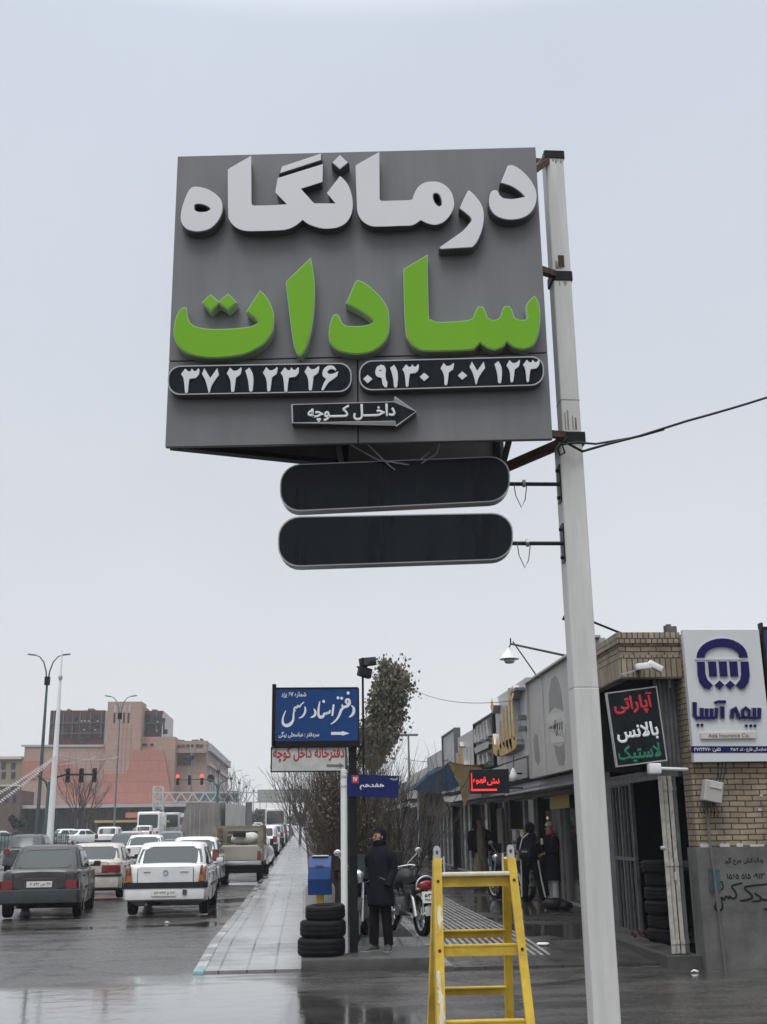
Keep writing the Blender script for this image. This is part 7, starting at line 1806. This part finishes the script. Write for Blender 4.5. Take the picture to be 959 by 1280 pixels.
for s_, n_ in ((-1, 'L'), (1, 'R')):
    limb('sleeve', [J['sh'+n_].lerp(J['chest'], 0.25), J['sh'+n_].lerp(J['el'+n_], 0.3)+VV((0.02*s_, 0, 0)), J['el'+n_], J['wr'+n_].lerp(J['el'+n_], 0.05)], [0.055, 0.084, 0.070, 0.055], M['coat'], ct)
    limb('trouser_leg', [J['hip'+n_], J['kn'+n_], J['an'+n_]+VV((0, 0, 0.02))], [0.10, 0.08, 0.07], M['dirtwhite'], ct)
shoes(ct, J, M['stripe'], M['sole'])
b = MB(); b.ball(J['head']+VV((0, 0.012, 0.045)), 0.108, 12, (0.95, 1.02, 0.85)); bmesh.ops.delete(b.bm, geom=[f for f in b.bm.faces if f.calc_center_median().z < J['head'].z+0.03], context='FACES'); bmesh.ops.solidify(b.bm, geom=b.bm.faces[:], thickness=0.012); b.build('knitted_hat', M['knit'], ct)
b = MB(); b.lathe([(0.085, 0), (0.105, 0.03), (0.10, 0.07), (0.08, 0.09)], (0, -0.02, 1.435), 14); b.build('scarf', M['pink'], ct)
b = MB(); b.box((-0.02, -0.26, 1.30), (0.07, 0.02, 0.13), bev=0.006, seg=1); ph = b.build('handkerchief', M['knit'], None, tuple(ct.location)); ph.rotation_euler = (0, 0, R(-60)); tag(ph, 'small pale cloth held up by the person in the pale knitted hat', 'cloth')

# ------------------------------------------------------------------ motorcycles
def motorbike(label, loc, rz):
    t = thing('motorcycle', label, 'motorcycle', loc, rz, 'motorcycles parked on the pavement')
    for y, w_ in ((-0.62, 0.11), (0.64, 0.085)):
        o = tyre_mesh(0.29, w_, 0.76).build('wheel_tyre', M['blackrub'], t, (0, y, 0.29), (0, R(90), 0), ang=0.7)
        b = MB(); b.lathe([(0.215, -0.03), (0.225, 0.0), (0.215, 0.03), (0.20, 0.02), (0.20, -0.02)], seg=24, closed=True)
        for k in range(10):
            a = 2*math.pi*k/10; b.bar((0.03*math.cos(a), 0.03*math.sin(a), 0), (0.205*math.cos(a), 0.205*math.sin(a), 0), 0.012)
        b.lathe([(0.05, -0.06), (0.05, 0.06)], seg=12); b.build('rim', M['chrome'], o)
    b = MB(); b.tube([(0, 0.50, 0.92), (0, 0.30, 0.78), (0, -0.05, 0.70), (0, -0.75, 0.74)], 0.022, 8); b.tube([(0, 0.48, 0.86), (0, 0.28, 0.32), (0, -0.1, 0.28), (0, -0.3, 0.70)], 0.02, 8); b.build('frame', M['black'], t)
    for s_ in (-1, 1):
        b = MB(); b.tube([(s_*0.075, 0.64, 0.29), (s_*0.075, 0.50, 0.72), (s_*0.07, 0.43, 0.95)], 0.022, 8); b.build('fork_leg', M['chrome'], t)
        b = MB(); b.tube([(s_*0.10, -0.60, 0.29), (s_*0.10, -0.44, 0.66)], 0.035, 8); b.tube([(s_*0.10, -0.60, 0.30), (s_*0.06, -0.1, 0.32)], 0.02, 6); b.build('shock_absorber', M['chrome'], t)
        b = MB(); b.tube([(s_*0.15, 0.34, 1.05), (s_*0.30, 0.30, 1.20), (s_*0.32, 0.30, 1.24)], 0.008, 6); b.ball((s_*0.33, 0.28, 1.26), 0.06, 10, (1.1, 0.25, 0.8)); b.build('mirror', M['chrome'], t)
        b = MB(); b.ball((s_*0.14, -0.80, 0.70), 0.035, 8, (1.3, 1, 0.8)); b.build('indicator', M['amber'], t)
    b = MB(); b.tube([(-0.36, 0.24, 1.0), (-0.2, 0.34, 1.03), (0, 0.40, 1.0), (0.2, 0.34, 1.03), (0.36, 0.24, 1.0)], 0.014, 8); b.build('handlebar', M['chrome'], t)
    b = MB()
    for s_ in (-1, 1): b.tube([(s_*0.27, 0.29, 1.015), (s_*0.37, 0.235, 1.0)], 0.021, 8)
    b.build('grips', M['blackrub'], t)
    b = MB(); b.ball((0, 0.16, 0.83), 0.22, 14, (0.78, 1.35, 0.72)); b.build('fuel_tank', M['blackplastic'], t)
    b = MB(); b.ball((0, -0.36, 0.62), 0.2, 12, (0.75, 1.3, 0.75)); b.box((0, -0.35, 0.70), (0.24, 0.5, 0.14), bev=0.03); b.build('side_panel', M['blackplastic'], t)
    b = MB(); b.loft([[(-0.10, 0.0, 0.76), (0.10, 0.0, 0.76), (0.09, 0.0, 0.83), (-0.09, 0.0, 0.83)], [(-0.13, -0.3, 0.76), (0.13, -0.3, 0.76), (0.12, -0.3, 0.85), (-0.12, -0.3, 0.85)], [(-0.12, -0.72, 0.82), (0.12, -0.72, 0.82), (0.10, -0.70, 0.90), (-0.10, -0.70, 0.90)]]); b.build('seat', M['blackrub'], t, ang=1.0)
    b = MB(); b.box((0, 0.08, 0.43), (0.24, 0.34, 0.26), bev=0.04); b.lathe([(0.09, -0.16), (0.10, 0.16)], (0, 0.05, 0.36), 14, 'X')
    for k in range(5): b.box((0, 0.16, 0.50+0.03*k), (0.22, 0.2, 0.012))
    b.build('engine', M['gategrey'], t)
    b = MB(); b.tube([(0.13, 0.2, 0.42), (0.15, 0.1, 0.25), (0.16, -0.2, 0.26), (0.17, -0.75, 0.36)], [0.02, 0.022, 0.03, 0.042], 10); b.build('exhaust', M['chrome'], t)
    for y, a0, a1, m_ in ((-0.62, 20, 175, 'fender'), (0.64, 30, 150, 'fender')):
        b = MB(); L = []
        for k in range(11):
            a = R(a0+(a1-a0)*k/10) if y > 0 else R(a0+(a1-a0)*k/10); rr_ = 0.325
            cy, cz = y+rr_*math.cos(a), 0.29+rr_*math.sin(a)
            L.append([(x, cy+0.012*math.cos(a)*(1-abs(x)/0.08*0.8), cz+0.03*(1-(x/0.085)**2)*math.sin(a)) for x in (-0.085, -0.05, 0, 0.05, 0.085)]+[(x, cy-0.01*math.cos(a), cz-0.01*math.sin(a)) for x in (0.08, 0, -0.08)])
        b.loft(L); b.build(m_, M['edge'] if y < 0 else M['blackplastic'], t, ang=0.8)
    b = MB(); b.ball((0, -0.80, 0.755), 0.135, 14, (1.0, 0.32, 0.55)); b.build('tail_light', mat('dark red motorcycle lens', (0.22, 0.012, 0.016), 0.15, coat=0.5), t)
    b = MB(); b.tube([(0.165*math.cos(R(a)), -0.79, 0.74+0.15*math.sin(R(a))) for a in range(-10, 195, 17)], 0.014, 6); b.build('light_hoop', M['chrome'], t)
    b = MB(); b.box((0, -0.92, 0.585), (0.24, 0.012, 0.17), rot=Matrix.Rotation(R(-14), 3, 'X'), bev=0.003, seg=1); b.box((0, -0.89, 0.45), (0.20, 0.02, 0.22), rot=Matrix.Rotation(R(-14), 3, 'X')); p_ = b.build('license_plate', M['plate'], t)
    for s_, z in (('۵۴۷', 0.615), ('۲۱۸۳۶', 0.555)):
        l_ = lettering(s_, 0.17, 0.05, M['under'], p_, (0, -0.929-(z-0.585)*-0.25, z), bold=0.03, depth=0.002, name='plate_number')
        l_.rotation_euler = (R(-14), 0, 0)
    b = MB(); b.box((0, -0.905, 0.42), (0.19, 0.012, 0.20), rot=Matrix.Rotation(R(-10), 3, 'X')); b.build('mud_flap', M['blackrub'], t)
    b = MB(); b.ball((0, 0.55, 0.92), 0.11, 14, (0.95, 0.8, 0.95)); b.build('headlight', M['chrome'], t)
    b = MB(); b.plate([(-0.15, 0.56, 1.0), (0.15, 0.56, 1.0), (0.12, 0.47, 1.24), (-0.12, 0.47, 1.24)], 0.008); b.build('windscreen', M['glassteal'], t)
    b = MB(); b.tube([(-0.08, 0.0, 0.28), (-0.22, -0.02, 0.02)], 0.014, 6); b.build('side_stand', M['gategrey'], t)
    return t
mb_ = motorbike('motorcycle with red tail light and white plate facing away, behind the yellow stepladder', (1.66, 18.8, pv(19)), R(17))
dup(mb_, (0.88, 18.1, pv(18)), R(172), 'motorcycle facing the camera between the black sign post and the black hooded coat')
dup(mb_, (4.75, 26.6, pv(26)), R(25), 'motorcycle by the shop fronts, half hidden by the person in track trousers')
bag = thing('black_bag', 'lumpy black bag on the pavement at the foot of the shop glass', 'bag', (5.05, 23.4, 0.128))
b = MB(); b.ball((0, 0, 0.11), 0.2, 12, (1.3, 0.8, 0.62)); b.ball((0.2, -0.1, 0.08), 0.13, 10, (1.2, 0.8, 0.7)); b.build('body', M['black'], bag)
lit = thing('plastic_bag', 'crumpled white plastic bag lying on the wet shop pavement', 'litter', (3.45, 16.9, 0.13-0.85*drop(16.9)))
b = MB(); random.seed(21)
for k in range(5): b.ball((random.uniform(-0.07, 0.07), random.uniform(-0.04, 0.04), 0.02), random.uniform(0.025, 0.045), 7, (1.4, 1, 0.6))
b.build('sheet', M['whitepaint'], lit)
for (x, y, lab) in ((-2.7, 23.6, 'white paper scrap on the wet road behind the white sedan'), (0.75, 17.3, 'white plastic bottle standing behind the black sign post'), (3.1, 15.3, 'small white scrap on the wet ground right of the ladder'), (4.75, 14.2, 'small white scrap on the ground by the folded gate'), (-4.3, 12.6, 'small scrap lying in the broad foreground puddle')):
    o = thing('litter', lab, 'litter', (x, y, (pv(y) if x > -1.3 and y > 15.5 else gz(y))+0.006))
    b = MB()
    if 'bottle' in lab: b.lathe([(0.04, 0), (0.042, 0.16), (0.018, 0.21), (0.018, 0.25), (0.005, 0.25)], seg=10)
    else: b.tube([(-0.05, 0, 0.008), (-0.01, 0.02, 0.02), (0.02, -0.01, 0.012), (0.05, 0.02, 0.008)], [0.006, 0.014, 0.012, 0.005], 5)
    b.build('scrap', M['whitepaint'], o)

# ------------------------------------------------------------------ vegetation
M['twig'] = mat('brown grey twig bark', (0.058, 0.046, 0.038), 0.85, var=0.4, scale=3)
M['bark'] = mat('grey bark', (0.11, 0.095, 0.08), 0.85, var=0.4, scale=5, bump=0.5, bscale=20)
def leafmat(name, c):
    m = mat(name, c, 0.55, var=0.55, scale=1.3); return m
M['euca'] = leafmat('dull olive leaves', (0.100, 0.096, 0.058))
M['eucb'] = leafmat('dry brown green leaves', (0.125, 0.103, 0.070))
M['darktree'] = leafmat('dark evergreen leaves', (0.030, 0.050, 0.030))
M['deadleaf'] = leafmat('dry brown leaves', (0.085, 0.068, 0.045))
def twigs(b, rnd, p, d, L, r, depth, spread, up=0.25):
    n = 3; pts = [Vector(p)]; d = Vector(d).normalized()
    for k in range(n):
        d = (d+Vector((rnd.uniform(-1, 1), rnd.uniform(-1, 1), rnd.uniform(-0.4, 0.8)))*0.16+Vector((0, 0, up*0.12))).normalized(); pts.append(pts[-1]+d*L/n)
    b.tube(pts, [r, r*0.85, r*0.65, r*0.4], 3 if r < 0.012 else 5, cap=False)
    if depth:
        for k in range(rnd.randint(3, 4)):
            i = rnd.choice([1, 2, 3]); e = (d+Vector((rnd.uniform(-1, 1), rnd.uniform(-1, 1), rnd.uniform(-0.5, 0.9)))*spread).normalized()
            twigs(b, rnd, pts[i], e, L*rnd.uniform(0.45, 0.75), r*0.55, depth-1, spread, up)
def leafy(t, rnd, clumps, n, size, m, droop=0.0, name='crown', soft=False):
    b = MB(); w = [c[3]**2 for c in clumps]; ms = m if isinstance(m, (list, tuple)) else [m]
    for k in range(n):
        c = rnd.choices(clumps, w)[0]
        v = Vector((rnd.gauss(0, 1), rnd.gauss(0, 1), rnd.gauss(0, 1))).normalized()*rnd.uniform(0.25, 1.0)**0.5*c[3]
        if soft: v = Vector((rnd.gauss(0, 0.46), rnd.gauss(0, 0.46), rnd.gauss(0, 0.5)))*c[3]
        p = Vector(c[:3])+Vector((v.x, v.y, v.z*c[4]))
        d = Vector((rnd.uniform(-1, 1), rnd.uniform(-1, 1), rnd.uniform(-1, 0.6)-droop)).normalized(); u = d.orthogonal(); u.rotate(Matrix.Rotation(rnd.uniform(0, 6.3), 3, d))
        s_ = size*rnd.uniform(0.6, 1.5); w_ = s_*0.32
        b.mi = (c[5] if len(c) > 5 else 0) if len(ms) > 1 else 0
        b.quad(p-u*w_*0.3, p+d*s_*0.5-u*w_, p+d*s_, p+d*s_*0.5+u*w_)
    return b.build(name, ms, t, smooth=False)
def shrub(label, loc, h, stems, spread, seed, lean=0.35, r=0.014, depth=2, m=None, leaves=0):
    t = thing('bare_shrub', label, 'shrub', loc, 0, 'bare shrubs in the planting strip'); rnd = random.Random(seed); b = MB()
    for k in range(stems):
        a = rnd.uniform(0, 2*math.pi); q = rnd.uniform(0, lean)
        twigs(b, rnd, (0.12*math.cos(a), 0.12*math.sin(a), 0), (q*math.cos(a), q*math.sin(a), 1), h*rnd.uniform(0.5, 0.72), r*rnd.uniform(0.7, 1.2), depth, spread)
    b.build('branches', m or M['twig'], t, smooth=False)
    if leaves: leafy(t, rnd, [(rnd.uniform(-0.45, 0.45), rnd.uniform(-0.45, 0.45), h*rnd.uniform(0.25, 0.85), 0.32, 1.2) for _ in range(12)], leaves, 0.05, M['deadleaf'], 0.2, 'dry_leaves')
    return t
for i, (x, y, h, n_, lab) in enumerate(((0.72, 20.6, 2.9, 34, 'dense tall bare shrub directly behind the blue charity box'), (0.80, 22.6, 3.0, 34, 'dense bare shrub, second in the planting strip behind the charity box'), (0.75, 25.2, 3.1, 34, 'dense bare shrub, third in the planting strip'), (0.8, 28.5, 3.1, 30, 'dense bare shrub, fourth in the planting strip'), (0.8, 32.5, 3.2, 30, 'dense bare shrub, fifth in the planting strip'), (0.85, 37.5, 3.2, 30, 'dense bare shrub, sixth in the planting strip'), (0.9, 44, 3.3, 30, 'dense bare shrub, seventh in the planting strip'))):
    shrub(lab, (x, y, pv(y)+0.01), h, n_, 0.55, 30+i, 0.30, 0.016, leaves=1100 if i < 4 else 500)
shrub('wide bare shrub with arching branches behind the person in the black coat', (1.62, 22.5, pv(22.5)), 2.5, 26, 0.6, 51, 0.75, 0.018)
shrub('bare shrub with arching branches in front of the awning', (2.25, 27.0, pv(27)), 2.9, 24, 0.6, 52, 0.7, 0.018)
shrub('pale bare shrub at the right of the street name sign', (1.75, 31.0, pv(31)), 3.6, 26, 0.5, 53, 0.45, 0.018, m=M['bark'])
shrub('thin bare sapling leaning over the left pavement', (0.35, 46, pv(46)), 4.4, 9, 0.7, 54, 0.55, 0.016)
eu = thing('eucalyptus_tree', 'tall narrow olive green tree rising behind the notary boards', 'tree', (2.95, 45, pv(45)))
E0 = eu.location; rnd = random.Random(77); cl_ = []
for (px, py, rp, mi) in ((487, 832, 8, 0), (484, 842, 12, 0), (494, 850, 11, 1), (478, 855, 12, 0), (490, 866, 15, 0), (472, 868, 11, 1), (499, 876, 10, 0), (482, 882, 15, 0), (466, 884, 11, 0), (497, 890, 11, 0), (474, 898, 14, 1), (490, 903, 12, 0), (461, 905, 10, 0), (480, 914, 12, 0), (466, 921, 12, 0), (492, 918, 8, 1), (458, 934, 10, 0), (472, 936, 11, 0), (484, 930, 7, 0), (462, 948, 9, 1), (474, 950, 7, 0), (452, 946, 6, 0)):
    p = at(px, py, 45)-E0; rm = rp*45*0.92/1441
    cl_.append((p.x, p.y+rnd.uniform(-0.5, 0.5), p.z, rm, 1.0, mi))
cl_ += [(c[0]+rnd.gauss(0, 0.25), c[1], c[2]+rnd.gauss(0, 0.2), c[3]*1.6, 1.1, c[5]) for c in cl_[::2]]
leafy(eu, rnd, cl_, 14000, 0.12, [M['euca'], M['eucb']], 1.1, soft=True)
b = MB(); top = at(485, 838, 45)-E0
b.tube([(0, 0, -0.1), (-0.1, 0, 2.0), (-0.25, 0, 3.6), (0.0, 0, 5.2), (top.x-0.05, 0, top.z-1.0), (top.x, 0, top.z)], [0.16, 0.13, 0.11, 0.08, 0.05, 0.015], 8)
for c in cl_[3:]:
    z0 = max(2.5, c[2]-0.9); b.tube([(-0.15+0.12*(z0-3), 0, z0), ((c[0]-0.1)*0.6, c[1]*0.5, c[2]-0.4), c[:3]], [0.035, 0.022, 0.008], 4)
b.build('trunk', M['bark'], eu)
for i, (px, py, Y, rp, lab) in enumerate(((318, 1021, 235, 15, 'dark round evergreen tree right of the gantry column'), (300, 1027, 240, 7, 'small dark evergreen tree left of the gantry column'), (352, 1026, 260, 11, 'dark evergreen tree behind the far coach'), (372, 1024, 270, 10, 'dark evergreen tree at the end of the street'), (22, 1026, 120, 11, 'dark evergreen tree beside the bus shelter at the far left'), (337, 1029, 250, 8, 'low dark evergreen tree left of the far coach'))):
    base = at(px, 1036, Y); base.z = gz(Y)
    t = thing('evergreen_tree', lab, 'tree', tuple(base), 0, 'far evergreen trees'); rr_ = rp*Y/1441; cz = at(px, py, Y).z-base.z
    rnd = random.Random(90+i); cl2 = [(rnd.uniform(-0.7, 0.7)*rr_, rnd.uniform(-0.5, 0.5)*rr_, cz+rnd.uniform(-0.5, 0.35)*rr_, rr_*rnd.uniform(0.35, 0.6), 0.85) for _ in range(9)]
    leafy(t, rnd, cl2, 1500, rr_*0.22, M['darktree'])
    b = MB(); b.tube([(0, 0, -0.3), (0, 0, cz)], [rr_*0.08, rr_*0.04], 6); b.build('trunk', M['bark'], t)
for i, (px, Y, h, lab) in enumerate(((96, 140, 8.5, 'bare street tree in front of the salmon wall of the mall'), (108, 146, 7.0, 'pale bare street tree next to the mall tower'), (291, 150, 7, 'bare tree right of the concrete ramp block'), (362, 120, 6.5, 'bare street tree overhanging the far kerb'), (375, 90, 5.5, 'bare street tree at the end of the left pavement'))):
    p = at(px, 1036, Y); t = thing('bare_tree', lab, 'tree', (p.x, Y, gz(Y)), 0, 'bare street trees'); rnd = random.Random(120+i); b = MB()
    b.tube([(0, 0, -0.1), (0.05, 0, h*0.3)], [0.12, 0.09], 6); b.build('trunk', M['bark'], t); b = MB()
    for k in range(9):
        a = 2*math.pi*k/9; twigs(b, rnd, (0.05, 0, h*0.28), (0.5*math.cos(a), 0.5*math.sin(a), 1), h*0.5, 0.06, 2, 0.6)
    b.build('crown', M['twig'], t, smooth=False)

tl_ = thing('street_lamp', 'small flat topped lamp post above the far shop roofs', 'street lamp', (6.9, 75, gz(75)))
b = MB(); b.lathe([(0.10, 0), (0.06, 7.3)], seg=8); b.build('post', M['lampgrey'], tl_)
b = MB(); b.box((0, 0, 7.35), (1.3, 0.3, 0.14), bev=0.03); b.build('lamp_head', M['lampgrey'], tl_)
# ------------------------------------------------------------------ overhead wires
def wire(name, label, pts, r):
    b = MB(); o0 = Vector(pts[0]); b.tube([Vector(p)-o0 for p in pts], r, 5)
    return tag(b.build(name, M['black'], None, tuple(o0)), label, 'cable')
pa = Vector((2.13, 7.985, 4.62)); pb = at(1010, 480, 8.6)
wire('power_cable', 'black power cable running from the sooty pole collar to the right edge of the photo', [Vector((1.86, 7.93, 4.63)), Vector((1.93, 7.93, 4.60)), Vector((2.0, 7.93, 4.56)), Vector((2.12, 7.95, 4.50)), at(757, 556, 8.0), at(800, 545, 8.1)] + sagline(at(860, 526, 8.2), pb, 0.01, 6) + [pb+(pb-at(860, 526, 8.2)).normalized()*q for q in (3, 8, 16)], 0.011)
wire('slack_cable', 'thinner looped black cable tied round the pole under the collar', [Vector((2.0, 7.92, 4.60)), at(697, 561, 7.9), at(700, 569, 7.9), at(706, 566, 7.9), at(703, 556, 7.9), at(720, 553, 7.9), at(745, 555, 8.0), at(800, 545.5, 8.12), at(830, 537, 8.2)], 0.009)
wire('phone_wire', 'thin wire sagging from the tall tree to the shop signboards', sagline(at(498, 850, 45), at(640, 876, 23), 0.35, 14), 0.008)
wire('phone_wire', 'thin wire between the far shop roofs and the awning', sagline(at(505, 948, 60), at(560, 950, 36), 0.1, 8), 0.012)

# ------------------------------------------------------------------ damp winter air
hz = MB(); hz.box((0, 520, 24), (1300, 1500, 52)); ho = hz.build('haze', [], smooth=False)
hm = bpy.data.materials.new('damp air'); hm.use_nodes = True; hm.node_tree.nodes.clear()
vo = hm.node_tree.nodes.new('ShaderNodeOutputMaterial'); pvn = hm.node_tree.nodes.new('ShaderNodeVolumePrincipled')
pvn.inputs['Color'].default_value = (0.93, 0.95, 1.0, 1); pvn.inputs['Density'].default_value = 0.0005
hm.node_tree.links.new(pvn.outputs[0], vo.inputs['Volume']); ho.data.materials.append(hm)
tag(ho, 'damp grey winter air over the street and far traffic', 'haze', kind='stuff')
S.cycles.volume_bounces = 1
